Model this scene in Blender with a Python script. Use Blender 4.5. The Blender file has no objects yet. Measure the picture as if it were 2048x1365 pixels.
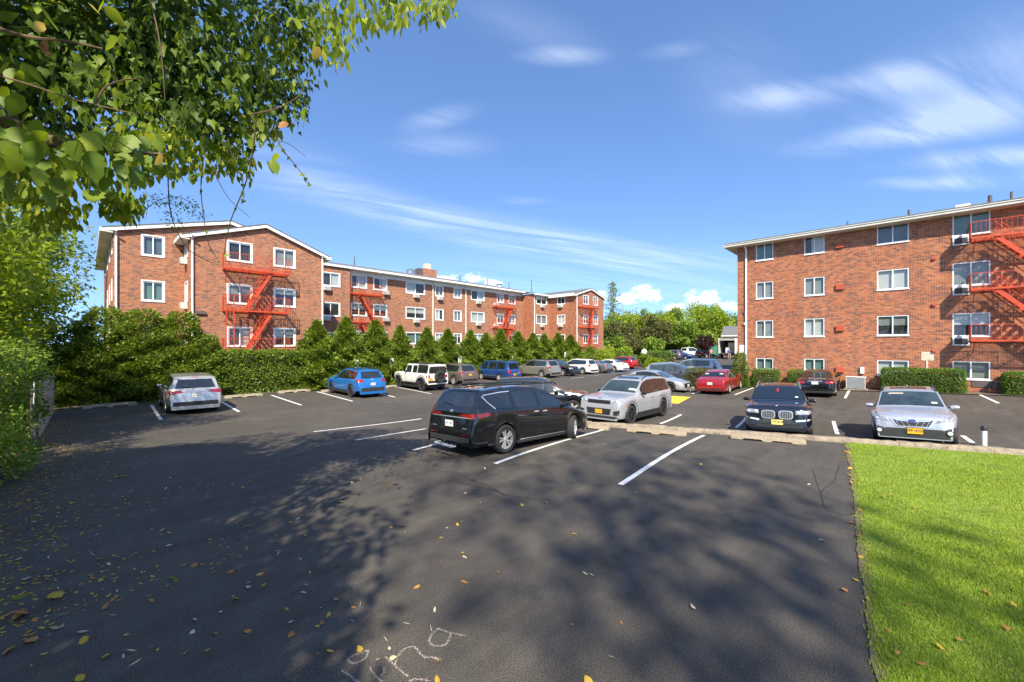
import bpy, bmesh, math, random
import numpy as np
from mathutils import Vector, Matrix
from mathutils.bvhtree import BVHTree

random.seed(7)
RNG = np.random.default_rng(11)
SC = bpy.context.scene
COL = SC.collection

# ------------------------------------------------------------------ camera, light, exposure
PHI = math.radians(43.55)              # world X (along the long brick wing) seen from the view direction
FWD = Vector((math.cos(PHI), math.sin(PHI), 0))
RGT = Vector((math.sin(PHI), -math.cos(PHI), 0))
FPX, CX, HY, CAMZ = 810.0, 1024.0, 690.0, 2.8
cam_d = bpy.data.cameras.new('camera')
cam_d.sensor_width = 36.0
cam_d.lens = 36.0 * FPX / 2048.0
cam_d.shift_y = (HY - 682.5) / 2048.0
cam_d.clip_start = 0.05
cam_d.clip_end = 3000
cam = bpy.data.objects.new('camera', cam_d)
COL.objects.link(cam)
cam.location = (0, 0, CAMZ)
cam.rotation_euler = (math.pi / 2, 0, PHI - math.pi / 2)
SC.camera = cam

SUN_EL, SUN_AZ = math.radians(44.5), math.radians(226)    # azimuth of the sun, ccw from +X
SKY_STRENGTH, SUN_STRENGTH, EXPOSURE = 0.125, 3.4, 1.46
sun_d = bpy.data.lights.new('sun', 'SUN')
sun_d.energy = SUN_STRENGTH
sun_d.angle = math.radians(0.7)
sun_d.color = (1.0, 0.90, 0.72)
sun = bpy.data.objects.new('sun', sun_d)
COL.objects.link(sun)
sdir = Vector((math.cos(SUN_AZ) * math.cos(SUN_EL), math.sin(SUN_AZ) * math.cos(SUN_EL), math.sin(SUN_EL)))
sun.rotation_euler = sdir.to_track_quat('Z', 'Y').to_euler()
sun.location = (-30, -30, 60)

SC.view_settings.view_transform = 'Standard'
SC.view_settings.look = 'None'
SC.view_settings.exposure = EXPOSURE
SC.view_settings.gamma = 1.0
SC.view_settings.use_curve_mapping = False
try:
    SC.cycles.max_bounces = 8
    SC.cycles.transparent_max_bounces = 12
    SC.cycles.diffuse_bounces = 3
    SC.cycles.glossy_bounces = 3
    SC.cycles.use_denoising = True
    SC.cycles.sample_clamp_indirect = 6.0
except Exception:
    pass


def at(px, py, d):
    """world point of photo pixel (2048 wide) at depth d along the view direction"""
    l = (px - CX) / FPX * d
    p = FWD * d + RGT * l
    return Vector((p.x, p.y, CAMZ + (HY - py) / FPX * d))


class NG:
    """tiny node-graph helper"""
    def __init__(self, tree):
        self.t = tree
        tree.nodes.clear()
    def n(self, kind, **kw):
        nd = self.t.nodes.new(kind)
        for k, v in kw.items():
            if k.startswith('i_'):
                key = k[2:]
                key = int(key) if key.isdigit() else key.replace('_', ' ')
                nd.inputs[key].default_value = v
            else:
                setattr(nd, k, v)
        return nd
    def l(self, a, b):
        self.t.links.new(a, b)
    def math(self, op, a, b=None, clamp=False):
        nd = self.t.nodes.new('ShaderNodeMath'); nd.operation = op; nd.use_clamp = clamp
        for i, v in enumerate((a, b)):
            if v is None: continue
            if isinstance(v, (int, float)): nd.inputs[i].default_value = v
            else: self.l(v, nd.inputs[i])
        return nd.outputs[0]
    def mixc(self, fac, a, b, blend='MIX'):
        nd = self.t.nodes.new('ShaderNodeMix'); nd.data_type = 'RGBA'; nd.blend_type = blend
        for s, v in ((nd.inputs[0], fac), (nd.inputs[6], a), (nd.inputs[7], b)):
            if isinstance(v, (int, float)): s.default_value = v
            elif isinstance(v, tuple): s.default_value = (*v[:3], 1)
            else: self.l(v, s)
        return nd.outputs[2]
    def ramp(self, fac, stops, interp='LINEAR'):
        nd = self.t.nodes.new('ShaderNodeValToRGB'); nd.color_ramp.interpolation = interp
        e = nd.color_ramp.elements
        while len(e) < len(stops): e.new(0.5)
        for i, (p, c) in enumerate(stops):
            e[i].position = p
            e[i].color = (c, c, c, 1) if isinstance(c, (int, float)) else (*c[:3], 1)
        self.l(fac, nd.inputs[0])
        return nd.outputs[0]
    def vmath(self, op, a, b=None):
        nd = self.t.nodes.new('ShaderNodeVectorMath'); nd.operation = op
        for i, v in enumerate((a, b)):
            if v is None: continue
            if isinstance(v, (tuple, Vector)): nd.inputs[i].default_value = tuple(v)
            else: self.l(v, nd.inputs[i])
        return nd


# ------------------------------------------------------------------ sky
world = bpy.data.worlds.new('World')
SC.world = world
world.use_nodes = True
g = NG(world.node_tree)
sky = g.n('ShaderNodeTexSky', sky_type='NISHITA', sun_disc=False, sun_elevation=SUN_EL,
          sun_rotation=(math.pi / 2 - SUN_AZ) % (2 * math.pi), air_density=1.0, dust_density=0.25, ozone_density=1.6, altitude=0)
hsv = g.n('ShaderNodeHueSaturation', i_Saturation=1.12, i_Value=1.0, i_Hue=0.508)
g.l(sky.outputs[0], hsv.inputs['Color'])
tc = g.n('ShaderNodeTexCoord')
dirv = tc.outputs['Generated']
sep = g.n('ShaderNodeSeparateXYZ'); g.l(dirv, sep.inputs[0])
# clear dry air: the band of milky horizon is squeezed towards the ground, the same all round
skv = g.n('ShaderNodeCombineXYZ')
g.l(sep.outputs[0], skv.inputs[0]); g.l(sep.outputs[1], skv.inputs[1])
g.l(g.math('ADD', g.math('MULTIPLY', g.math('ABSOLUTE', sep.outputs[2]), 0.95), 0.18), skv.inputs[2])
g.l(g.vmath('NORMALIZE', skv.outputs[0]).outputs[0], sky.inputs['Vector'])
sky_col = g.mixc(1.0, hsv.outputs[0], (0.77, 0.83, 0.84), 'MULTIPLY')


def sky_dir(px, py):
    v = at(px, py, 1.0) - Vector((0, 0, CAMZ))
    return v.normalized()


def patch_mask(px, py, hw, hh, tilt=0.0, soft=1.0):
    """soft elliptical area of the sky round the direction of a photo pixel (anchored in the world)"""
    c = sky_dir(px, py)
    right = (sky_dir(px + 8, py) - sky_dir(px - 8, py)).normalized()
    up = c.cross(right).normalized()
    if up.z < 0: up = -up
    ct, st = math.cos(tilt), math.sin(tilt)
    r2 = right * ct + up * st
    u2 = up * ct - right * st
    kr = (sky_dir(px + 8, py) - sky_dir(px - 8, py)).length / 16
    dr = g.vmath('DOT_PRODUCT', dirv, r2).outputs['Value']
    du = g.vmath('DOT_PRODUCT', dirv, u2).outputs['Value']
    dr = g.math('DIVIDE', g.math('SUBTRACT', dr, c.dot(r2)), hw * kr)
    du = g.math('DIVIDE', g.math('SUBTRACT', du, c.dot(u2)), hh * kr)
    rr = g.math('ADD', g.math('MULTIPLY', dr, dr), g.math('MULTIPLY', du, du))
    facing = g.math('GREATER_THAN', g.vmath('DOT_PRODUCT', dirv, c).outputs['Value'], 0.2)
    m = g.math('SUBTRACT', 1.0, g.math('SQRT', rr), clamp=True)
    m = g.math('MULTIPLY', m, facing)
    nd = g.t.nodes.new('ShaderNodeMapRange'); nd.interpolation_type = 'SMOOTHSTEP'
    g.l(m, nd.inputs[0]); nd.inputs[1].default_value = 0; nd.inputs[2].default_value = soft
    return nd.outputs[0]


# thin streaky cirrus: noise in a stretched frame on a flat cloud layer
inv = g.math('DIVIDE', 1.0, g.math('MAXIMUM', g.math('ADD', sep.outputs[2], 0.08), 0.03))
lay = g.n('ShaderNodeCombineXYZ')
g.l(g.math('MULTIPLY', sep.outputs[0], inv), lay.inputs[0])
g.l(g.math('MULTIPLY', sep.outputs[1], inv), lay.inputs[1])
mp = g.n('ShaderNodeMapping', vector_type='TEXTURE')
mp.inputs['Rotation'].default_value = (0, 0, PHI - math.pi / 2 + 0.42)
mp.inputs['Scale'].default_value = (1.9, 0.26, 1)
g.l(lay.outputs[0], mp.inputs[0])
nz = g.n('ShaderNodeTexNoise', i_Scale=1.25, i_Detail=8.0, i_Roughness=0.6, i_Distortion=0.9)
g.l(mp.outputs[0], nz.inputs['Vector'])
wisp = g.ramp(nz.outputs[0], [(0.36, 0.0), (0.52, 0.35), (0.74, 1.0)])
masks = None
for (px, py, hw, hh, tilt, amp) in [
        (1118, 113, 130, 24, 0.0, 1.0), (1060, 60, 240, 60, -0.25, .3), (1345, 102, 90, 22, 0.1, .8), (1560, 190, 190, 40, 0.10, 1.0), (1480, 180, 240, 130, -0.5, .4),
        (1760, 165, 380, 60, 0.22, 0.8), (2000, 110, 420, 170, 0.3, .5), (1960, 210, 420, 110, 0.2, .8), (1720, 283, 220, 46, 0.12, 1.0), (1900, 250, 300, 70, .2, .7),
        (1990, 318, 340, 50, 0.06, 1.2), (1960, 362, 340, 36, 0.03, 1.2), (880, 236, 110, 30, 0.2, .6), (890, 290, 150, 34, 0, 0.4), (1010, 470, 460, 52, -0.17, 0.85), (760, 405, 360, 46, -0.24, 0.8),
        (1200, 500, 320, 40, -0.1, 0.75), (1050, 402, 70, 12, 0, 0.5), (1250, 560, 760, 110, 0, 0.5), (560, 330, 300, 90, -.3, .4)]:
    m = g.math('MULTIPLY', patch_mask(px, py, hw, hh, tilt), amp)
    masks = m if masks is None else g.math('ADD', masks, m)
behind = g.n('ShaderNodeMapRange'); behind.interpolation_type = 'SMOOTHSTEP'  # unseen cirrus added behind the viewer so the sky's fill light is less blue
g.l(g.vmath('DOT_PRODUCT', dirv, tuple(FWD)).outputs['Value'], behind.inputs[0])
behind.inputs[1].default_value, behind.inputs[2].default_value = 0.45, 0.1
masks = g.math('ADD', masks, g.math('MULTIPLY', behind.outputs[0], 0.85))
cirrus = g.math('MULTIPLY', masks, g.math('ADD', g.math('MULTIPLY', wisp, 1.15), 0.10), clamp=True)
cirrus = g.math('MULTIPLY', cirrus, 0.30)
# small cumulus heads low over the trees
nz2 = g.n('ShaderNodeTexNoise', i_Scale=34.0, i_Detail=7.0, i_Roughness=0.6)
mp2 = g.n('ShaderNodeMapping'); mp2.inputs['Scale'].default_value = (1, 1, 1.7)
g.l(dirv, mp2.inputs[0]); g.l(mp2.outputs[0], nz2.inputs['Vector'])
cm = None
for (px, py, hw, hh, amp) in [(1290, 588, 66, 34, 1), (1255, 598, 60, 24, .9), (1405, 598, 58, 34, 1), (1350, 615, 50, 20, .9), (1455, 612, 60, 22, .8),
                              (945, 558, 46, 20, 1), (895, 558, 50, 16, .9), (985, 566, 40, 12, .9), (1200, 590, 46, 18, .8), (1780, 600, 200, 40, .8), (320, 600, 200, 40, .8)]:
    m = g.math('MULTIPLY', patch_mask(px, py, hw, hh), amp)
    cm = m if cm is None else g.math('MAXIMUM', cm, m)
cum = g.math('ADD', cm, g.math('MULTIPLY', g.math('SUBTRACT', nz2.outputs[0], 0.5), 2.3))
cum = g.math('MULTIPLY', g.ramp(cum, [(0.42, 0.0), (0.70, 0.6), (1.0, 1.0)]), g.math('GREATER_THAN', cm, 0.001))
cloud_col = (4.4, 4.7, 5.2)
c1 = g.mixc(cirrus, sky_col, cloud_col)
c2 = g.mixc(g.math('MULTIPLY', cum, 0.8), c1, (5.0, 4.9, 5.0))
bg = g.n('ShaderNodeBackground', i_Strength=SKY_STRENGTH)
g.l(c2, bg.inputs['Color'])
wo = g.n('ShaderNodeOutputWorld')
g.l(bg.outputs[0], wo.inputs[0])

# ------------------------------------------------------------------ terrain
def sstep(a, b, x):
    t = np.clip((x - a) / (b - a), 0, 1)
    return t * t * (3 - 2 * t)


def zg_ld(l, d):
    l = np.asarray(l, float); d = np.asarray(d, float)
    low = -0.42 + 0.012 * np.maximum(0, -(l + 2)) * (l > -18) + 0.192 * (l <= -18)
    rise = np.clip(np.maximum(0, l - 13) * 0.05, 0, 0.9) * sstep(6, 16, d)
    return low * sstep(9.5, 18, d) + rise


def zg(x, y):
    d = x * FWD.x + y * FWD.y
    l = x * RGT.x + y * RGT.y
    return zg_ld(l, d)


def G(px, py):
    """ground point seen at a photo pixel"""
    t = (px - CX) / FPX
    lo, hi = 1.0, 400.0
    for _ in range(60):
        d = 0.5 * (lo + hi)
        z = CAMZ - (py - HY) / FPX * d
        if z > float(zg_ld(t * d, d)): lo = d
        else: hi = d
    p = FWD * d + RGT * (t * d)
    return Vector((p.x, p.y, float(zg_ld(t * d, d))))


def Xat(px, Y):
    t = (px - CX) / FPX
    d = Y / (FWD.y + RGT.y * t)
    return d * (FWD.x + RGT.x * t)


def Yat(px, X):
    t = (px - CX) / FPX
    d = X / (FWD.x + RGT.x * t)
    return d * (FWD.y + RGT.y * t)


# ------------------------------------------------------------------ object helpers
def tag(o, label=None, cat=None, group=None, kind=None):
    if label: o['label'] = label
    if cat: o['category'] = cat
    if group: o['group'] = group
    if kind: o['kind'] = kind
    return o


def thing(name, label, cat, loc=(0, 0, 0), rotz=0.0, group=None):
    o = bpy.data.objects.new(name, None)
    o.empty_display_size = 0.2
    COL.objects.link(o)
    o.location = loc
    o.rotation_euler = (0, 0, rotz)
    return tag(o, label, cat, group)


def obj(name, me, parent=None, mat=None):
    if mat is not None and len(me.materials) == 0:
        me.materials.append(mat)
    o = bpy.data.objects.new(name, me)
    COL.objects.link(o)
    if parent is not None: o.parent = parent
    return o


def copy_tree(o, parent=None):
    c = o.copy(); COL.objects.link(c)
    if parent is not None: c.parent = parent
    for ch in list(o.children): copy_tree(ch, c)
    return c


class MB:
    """collects simple shapes, then links them as ONE mesh object"""
    def __init__(self, off=(0, 0, 0)):
        self.v = []; self.f = []; self.off = Vector(off); self.uv = {}
    def add(self, vs, fs, uvs=None):
        b = len(self.v)
        self.v += [tuple(Vector(p) - self.off) for p in vs]
        for i, f in enumerate(fs):
            if uvs: self.uv[len(self.f)] = uvs[i]
            self.f.append(tuple(b + k for k in f))
    def box(self, lo, hi, M=None):
        x0, y0, z0 = lo; x1, y1, z1 = hi
        vs = [Vector(p) for p in ((x0, y0, z0), (x1, y0, z0), (x1, y1, z0), (x0, y1, z0), (x0, y0, z1), (x1, y0, z1), (x1, y1, z1), (x0, y1, z1))]
        if M is not None: vs = [M @ p for p in vs]
        self.add(vs, [(0, 3, 2, 1), (4, 5, 6, 7), (0, 1, 5, 4), (1, 2, 6, 5), (2, 3, 7, 6), (3, 0, 4, 7)])
        return self
    def cbox(self, c, s, M=None):
        return self.box([c[i] - s[i] / 2 for i in range(3)], [c[i] + s[i] / 2 for i in range(3)], M)
    def tube(self, pts, r, n=6, caps=True):
        pts = [Vector(p) for p in pts]
        rs = r if isinstance(r, (list, tuple)) else [r] * len(pts)
        rings = []
        for i, p in enumerate(pts):
            d = (pts[min(i + 1, len(pts) - 1)] - pts[max(i - 1, 0)]).normalized()
            a = d.cross(Vector((0, 0, 1)))
            if a.length < 1e-3: a = d.cross(Vector((1, 0, 0)))
            a.normalize(); b = d.cross(a)
            rings.append([p + (a * math.cos(2 * math.pi * k / n) + b * math.sin(2 * math.pi * k / n)) * rs[i] for k in range(n)])
        vs = [q for ring in rings for q in ring]
        fs = []
        for i in range(len(pts) - 1):
            for k in range(n):
                fs.append((i * n + k, i * n + (k + 1) % n, (i + 1) * n + (k + 1) % n, (i + 1) * n + k))
        if caps:
            fs.append(tuple(range(n - 1, -1, -1)))
            fs.append(tuple((len(pts) - 1) * n + k for k in range(n)))
        self.add(vs, fs)
        return self
    def bar(self, p, q, w, h):
        """rectangular bar from p to q"""
        p, q = Vector(p), Vector(q)
        d = (q - p).normalized()
        a = d.cross(Vector((0, 0, 1)))
        if a.length < 1e-3: a = Vector((1, 0, 0))
        a.normalize(); b = a.cross(d)
        vs = [e + a * (sx * w / 2) + b * (sz * h / 2) for e in (p, q) for sx, sz in ((-1, -1), (1, -1), (1, 1), (-1, 1))]
        self.add(vs, [(3, 2, 1, 0), (4, 5, 6, 7), (0, 1, 5, 4), (1, 2, 6, 5), (2, 3, 7, 6), (3, 0, 4, 7)])
        return self
    def lathe(self, prof, n=20, M=None, cap=False):
        """prof: (radius, height) about local Z"""
        vs = []
        for (r, h) in prof:
            for k in range(n):
                a = 2 * math.pi * k / n
                vs.append(Vector((r * math.cos(a), r * math.sin(a), h)))
        if M is not None: vs = [M @ p for p in vs]
        fs = [(i * n + k, i * n + (k + 1) % n, (i + 1) * n + (k + 1) % n, (i + 1) * n + k) for i in range(len(prof) - 1) for k in range(n)]
        if cap:
            fs.append(tuple(range(n - 1, -1, -1)))
            fs.append(tuple((len(prof) - 1) * n + k for k in range(n)))
        self.add(vs, fs)
        return self
    def mesh(self, name, smooth=None):
        me = bpy.data.meshes.new(name)
        me.from_pydata(self.v, [], self.f)
        if self.uv:
            ul = me.uv_layers.new(name='UVMap')
            for pi, p in enumerate(me.polygons):
                if pi in self.uv:
                    for k, li in enumerate(p.loop_indices): ul.data[li].uv = self.uv[pi][k]
        me.update()
        if smooth is not None:
            me.polygons.foreach_set('use_smooth', [True] * len(me.polygons))
            me.set_sharp_from_angle(angle=math.radians(smooth))
        return me
    def build(self, name, mat, parent=None, smooth=None, bevel=0):
        o = obj(name, self.mesh(name, smooth), parent, mat)
        if bevel:
            m = o.modifiers.new('edge', 'BEVEL'); m.width = bevel; m.segments = 2; m.limit_method = 'ANGLE'
        return o


# ------------------------------------------------------------------ materials
def new_mat(name):
    m = bpy.data.materials.new(name); m.use_nodes = True
    return m, NG(m.node_tree)


def mat(name, col, rough=0.6, metal=0.0, var=0.12, scale=3.0, bump=0.0, bscale=60.0, coat=0.0, spec=0.5, dirt=None):
    """principled colour with soft uneven tone and fine relief"""
    m, g = new_mat(name)
    out = g.n('ShaderNodeOutputMaterial')
    b = g.n('ShaderNodeBsdfPrincipled', i_Roughness=rough, i_Metallic=metal)
    b.inputs['Specular IOR Level'].default_value = spec
    b.inputs['Coat Weight'].default_value = coat
    b.inputs['Coat Roughness'].default_value = 0.04
    tcn = g.n('ShaderNodeTexCoord')
    if var > 0:
        nz = g.n('ShaderNodeTexNoise', i_Scale=scale, i_Detail=5.0, i_Roughness=0.65)
        g.l(tcn.outputs['Object'], nz.inputs['Vector'])
        d = dirt if dirt else tuple(c * (1 - 2.2 * var) for c in col)
        hi = tuple(min(1, c * (1 + var)) for c in col)
        g.l(g.ramp(nz.outputs[0], [(0.3, d), (0.5, col), (0.75, hi)]), b.inputs['Base Color'])
    else:
        b.inputs['Base Color'].default_value = (*col, 1)
    if bump > 0:
        n2 = g.n('ShaderNodeTexNoise', i_Scale=bscale, i_Detail=4.0)
        g.l(tcn.outputs['Object'], n2.inputs['Vector'])
        bp = g.n('ShaderNodeBump', i_Strength=bump, i_Distance=0.02)
        g.l(n2.outputs[0], bp.inputs['Height']); g.l(bp.outputs[0], b.inputs['Normal'])
    g.l(b.outputs[0], out.inputs[0])
    return m


def leaf_mat(name, stops, trans=0.35, rough=0.5, clump=0.7, cscale=1.2):
    """each leaf takes its own tone; leaves let some light through"""
    m, g = new_mat(name)
    out = g.n('ShaderNodeOutputMaterial')
    geo = g.n('ShaderNodeNewGeometry')
    tcn = g.n('ShaderNodeTexCoord')
    nz = g.n('ShaderNodeTexNoise', i_Scale=cscale, i_Detail=2.0)
    g.l(geo.outputs['Position'], nz.inputs['Vector'])
    f = g.math('ADD', g.math('MULTIPLY', geo.outputs['Random Per Island'], 1 - clump * 0.5),
               g.math('MULTIPLY', g.math('SUBTRACT', nz.outputs[0], 0.3), clump), clamp=True)
    col = g.ramp(f, stops)
    b = g.n('ShaderNodeBsdfPrincipled', i_Roughness=rough)
    b.inputs['Specular IOR Level'].default_value = 0.35
    g.l(col, b.inputs['Base Color'])
    t = g.n('ShaderNodeBsdfTranslucent')
    g.l(g.mixc(1.0, col, (1.25, 1.2, 0.5), 'MULTIPLY'), t.inputs['Color'])
    mx = g.n('ShaderNodeMixShader', i_Fac=trans)
    g.l(b.outputs[0], mx.inputs[1]); g.l(t.outputs[0], mx.inputs[2])
    g.l(mx.outputs[0], out.inputs[0])
    return m


def brick_mat(name):
    m, g = new_mat(name)
    out = g.n('ShaderNodeOutputMaterial')
    b = g.n('ShaderNodeBsdfPrincipled', i_Roughness=0.85)
    b.inputs['Specular IOR Level'].default_value = 0.25
    uv = g.n('ShaderNodeUVMap', uv_map='UVMap')
    def br(w, h, bias=0.0):
        n = g.n('ShaderNodeTexBrick', offset=0.5, i_Scale=1.0, i_Mortar_Size=0.0065, i_Mortar_Smooth=0.1, i_Bias=bias, i_Brick_Width=w, i_Row_Height=h)
        n.inputs['Color1'].default_value = (0, 0, 0, 1); n.inputs['Color2'].default_value = (1, 1, 1, 1); n.inputs['Mortar'].default_value = (0.5, 0.5, 0.5, 1)
        g.l(uv.outputs[0], n.inputs['Vector'])
        return n
    n1 = br(0.215, 0.0745)
    rnd = n1.outputs['Color']
    big = g.n('ShaderNodeTexNoise', i_Scale=0.55, i_Detail=4.0); g.l(uv.outputs[0], big.inputs['Vector'])
    fin = g.n('ShaderNodeTexNoise', i_Scale=40.0, i_Detail=3.0); g.l(uv.outputs[0], fin.inputs['Vector'])
    col = g.ramp(rnd, [(0.0, (0.150, 0.057, 0.039)), (0.22, (0.215, 0.068, 0.040)), (0.31, (0.301, 0.083, 0.034)), (0.5, (0.378, 0.107, 0.040)),
                       (0.8, (0.413, 0.133, 0.050)), (0.95, (0.447, 0.168, 0.071)), (1.0, (0.327, 0.112, 0.060))])
    col = g.mixc(0.3, col, g.ramp(big.outputs[0], [(0.3, (0.72, 0.70, 0.68)), (0.7, (1.12, 1.1, 1.05))]), 'MULTIPLY')
    mpv = g.n('ShaderNodeMapping'); mpv.inputs['Scale'].default_value = (1.6, .12, 1); g.l(uv.outputs[0], mpv.inputs[0])
    run = g.n('ShaderNodeTexNoise', i_Scale=1.0, i_Detail=4.0); g.l(mpv.outputs[0], run.inputs['Vector'])
    col = g.mixc(0.5, col, g.ramp(run.outputs[0], [(0.38, 0.74), (0.5, 1.0), (0.66, 1.12)]), 'MULTIPLY')
    col = g.mixc(0.4, col, g.ramp(fin.outputs[0], [(0.3, 0.7), (0.7, 1.2)]), 'MULTIPLY')
    col = g.mixc(n1.outputs['Fac'], col, (0.40, 0.34, 0.27))
    g.l(col, b.inputs['Base Color'])
    bp = g.n('ShaderNodeBump', i_Strength=0.6, i_Distance=0.008)
    g.l(g.math('ADD', g.math('SUBTRACT', 1.0, n1.outputs['Fac']), g.math('MULTIPLY', fin.outputs[0], 0.25)), bp.inputs['Height'])
    g.l(bp.outputs[0], b.inputs['Normal'])
    g.l(b.outputs[0], out.inputs[0])
    return m


def glass_mat(name, tint=(0.75, 0.8, 0.8), refl=0.10):
    """window pane: clear sheet that mirrors what stands in front of it"""
    m, g = new_mat(name)
    out = g.n('ShaderNodeOutputMaterial')
    lw = g.n('ShaderNodeLayerWeight', i_Blend=0.5)
    fac = g.math('ADD', g.math('MULTIPLY', g.math('POWER', lw.outputs['Facing'], 3.0), 0.75), refl, clamp=True)
    tr = g.n('ShaderNodeBsdfTransparent'); tr.inputs[0].default_value = (*tint, 1)
    gl = g.n('ShaderNodeBsdfGlossy', i_Roughness=0.015)
    nz = g.n('ShaderNodeTexNoise', i_Scale=1.3, i_Detail=1.0)
    geo = g.n('ShaderNodeNewGeometry'); g.l(geo.outputs['Position'], nz.inputs['Vector'])
    bp = g.n('ShaderNodeBump', i_Strength=0.06, i_Distance=0.05); g.l(nz.outputs[0], bp.inputs['Height'])
    g.l(bp.outputs[0], gl.inputs['Normal'])
    mx = g.n('ShaderNodeMixShader')
    g.l(fac, mx.inputs[0]); g.l(tr.outputs[0], mx.inputs[1]); g.l(gl.outputs[0], mx.inputs[2])
    g.l(mx.outputs[0], out.inputs[0])
    return m


def asphalt_mat():
    m, g = new_mat('asphalt')
    out = g.n('ShaderNodeOutputMaterial')
    b = g.n('ShaderNodeBsdfPrincipled', i_Roughness=0.82)
    b.inputs['Specular IOR Level'].default_value = 0.32
    geo = g.n('ShaderNodeNewGeometry'); P = geo.outputs['Position']
    big = g.n('ShaderNodeTexNoise', i_Scale=0.22, i_Detail=6.0, i_Roughness=0.6); g.l(P, big.inputs['Vector'])
    mid = g.n('ShaderNodeTexNoise', i_Scale=2.6, i_Detail=6.0, i_Roughness=0.7); g.l(P, mid.inputs['Vector'])
    fin = g.n('ShaderNodeTexNoise', i_Scale=75.0, i_Detail=3.0, i_Roughness=0.75); g.l(P, fin.inputs['Vector'])
    vor = g.n('ShaderNodeTexVoronoi', i_Scale=70.0); g.l(P, vor.inputs['Vector'])
    col = g.ramp(big.outputs[0], [(0.3, (0.057, 0.0505, 0.043)), (0.5, (0.066, 0.0585, 0.0495)), (0.62, (0.076, 0.067, 0.057)), (0.75, (0.094, 0.083, 0.070))])
    col = g.mixc(0.6, col, g.ramp(mid.outputs[0], [(0.3, 0.75), (0.7, 1.3)]), 'MULTIPLY')
    col = g.mixc(0.8, col, g.ramp(fin.outputs[0], [(0.36, 0.35), (0.5, 1.0), (0.64, 2.2)]), 'MULTIPLY')
    # brush streaks of the sealcoat, drip stains
    mps = g.n('ShaderNodeMapping'); mps.inputs['Rotation'].default_value = (0, 0, 0.5); mps.inputs['Scale'].default_value = (0.35, 3.2, 1)
    g.l(P, mps.inputs[0]); stn = g.n('ShaderNodeTexNoise', i_Scale=0.9, i_Detail=5.0, i_Roughness=0.6); g.l(mps.outputs[0], stn.inputs['Vector'])
    col = g.mixc(0.55, col, g.ramp(stn.outputs[0], [(0.36, 0.78), (0.52, 1.0), (0.68, 1.28)]), 'MULTIPLY')
    oil = g.n('ShaderNodeTexVoronoi', i_Scale=0.42); oil.inputs['Randomness'].default_value = 1.0
    wob = g.n('ShaderNodeTexNoise', i_Scale=5.0, i_Detail=4.0); g.l(P, wob.inputs['Vector'])
    g.l(P, oil.inputs['Vector'])
    od = g.math('ADD', oil.outputs['Distance'], g.math('MULTIPLY', g.math('SUBTRACT', wob.outputs[0], 0.5), 0.22))
    col = g.mixc(0.7, col, g.ramp(od, [(0.03, 0.5), (0.12, 1.0)]), 'MULTIPLY')
    speck = g.math('MULTIPLY', g.math('LESS_THAN', vor.outputs['Distance'], 0.13), g.math('GREATER_THAN', mid.outputs[0], 0.47))
    sepc = g.n('ShaderNodeSeparateColor'); g.l(vor.outputs['Color'], sepc.inputs[0])
    speck = g.math('MULTIPLY', speck, g.math('GREATER_THAN', sepc.outputs[0], 0.82))
    col = g.mixc(g.math('MULTIPLY', speck, 0.7), col, (0.26, 0.25, 0.23))
    g.l(col, b.inputs['Base Color'])
    bp = g.n('ShaderNodeBump', i_Strength=0.55, i_Distance=0.006)
    g.l(fin.outputs[0], bp.inputs['Height']); g.l(bp.outputs[0], b.inputs['Normal'])
    g.l(b.outputs[0], out.inputs[0])
    return m


M = {}
M['asphalt'] = asphalt_mat()
M['soil'] = mat('soil', (0.13, 0.095, 0.065), 0.95, var=0.3, scale=1.2, bump=0.6, bscale=20)
M['field'] = mat('field', (0.07, 0.10, 0.035), 0.95, var=0.3, scale=0.3, bump=0.6, bscale=8)
M['turf'] = mat('turf', (0.16, 0.24, 0.035), 0.95, var=0.25, scale=2.0, bump=0.5, bscale=30, dirt=(0.10, 0.10, 0.04))
M['line'] = mat('line_paint', (0.74, 0.74, 0.72), 0.7, var=0.08, scale=9, bump=0.3, bscale=90, dirt=(0.45, 0.45, 0.44))
M['yellow'] = mat('yellow_paint', (0.78, 0.50, 0.03), 0.65, var=0.08, scale=5, bump=0.3, bscale=90, dirt=(0.55, 0.34, 0.03))
M['blue_line'] = mat('blue_paint', (0.05, 0.16, 0.42), 0.65, var=0.12, scale=5)
M['crack'] = mat('crack', (0.012, 0.012, 0.013), 0.5, var=0.1)
M['chalk'] = mat('chalk', (0.66, 0.53, 0.46), 0.95, var=0.4, scale=60, dirt=(0.10, 0.09, 0.09))
M['brick'] = brick_mat('brick')
M['white'] = mat('white_trim', (0.74, 0.74, 0.72), 0.5, var=0.06, scale=2, dirt=(0.60, 0.59, 0.55))
M['fascia'] = mat('fascia', (0.56, 0.55, 0.50), 0.6, var=0.08, scale=2)
M['soffit'] = mat('soffit', (0.66, 0.60, 0.50), 0.7, var=0.08, scale=2)
M['shingle'] = mat('shingle', (0.13, 0.133, 0.135), 0.9, var=0.2, scale=4, bump=0.6, bscale=30)
M['vinyl'] = mat('vinyl_frame', (0.78, 0.79, 0.78), 0.4, var=0.03, scale=2)
M['glass'] = glass_mat('window_glass', (0.78, 0.82, 0.82), 0.075)
M['blind_white'] = mat('blind_white', (0.62, 0.62, 0.58), 0.8, var=0.05, scale=2)
M['blind_grey'] = mat('blind_grey', (0.30, 0.31, 0.29), 0.8, var=0.1, scale=2)
M['blind_green'] = mat('blind_green', (0.16, 0.26, 0.22), 0.8, var=0.1, scale=2)
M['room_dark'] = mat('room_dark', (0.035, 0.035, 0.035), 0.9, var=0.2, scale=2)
M['room_blue'] = mat('room_blue', (0.12, 0.16, 0.20), 0.9, var=0.1, scale=2)
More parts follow.
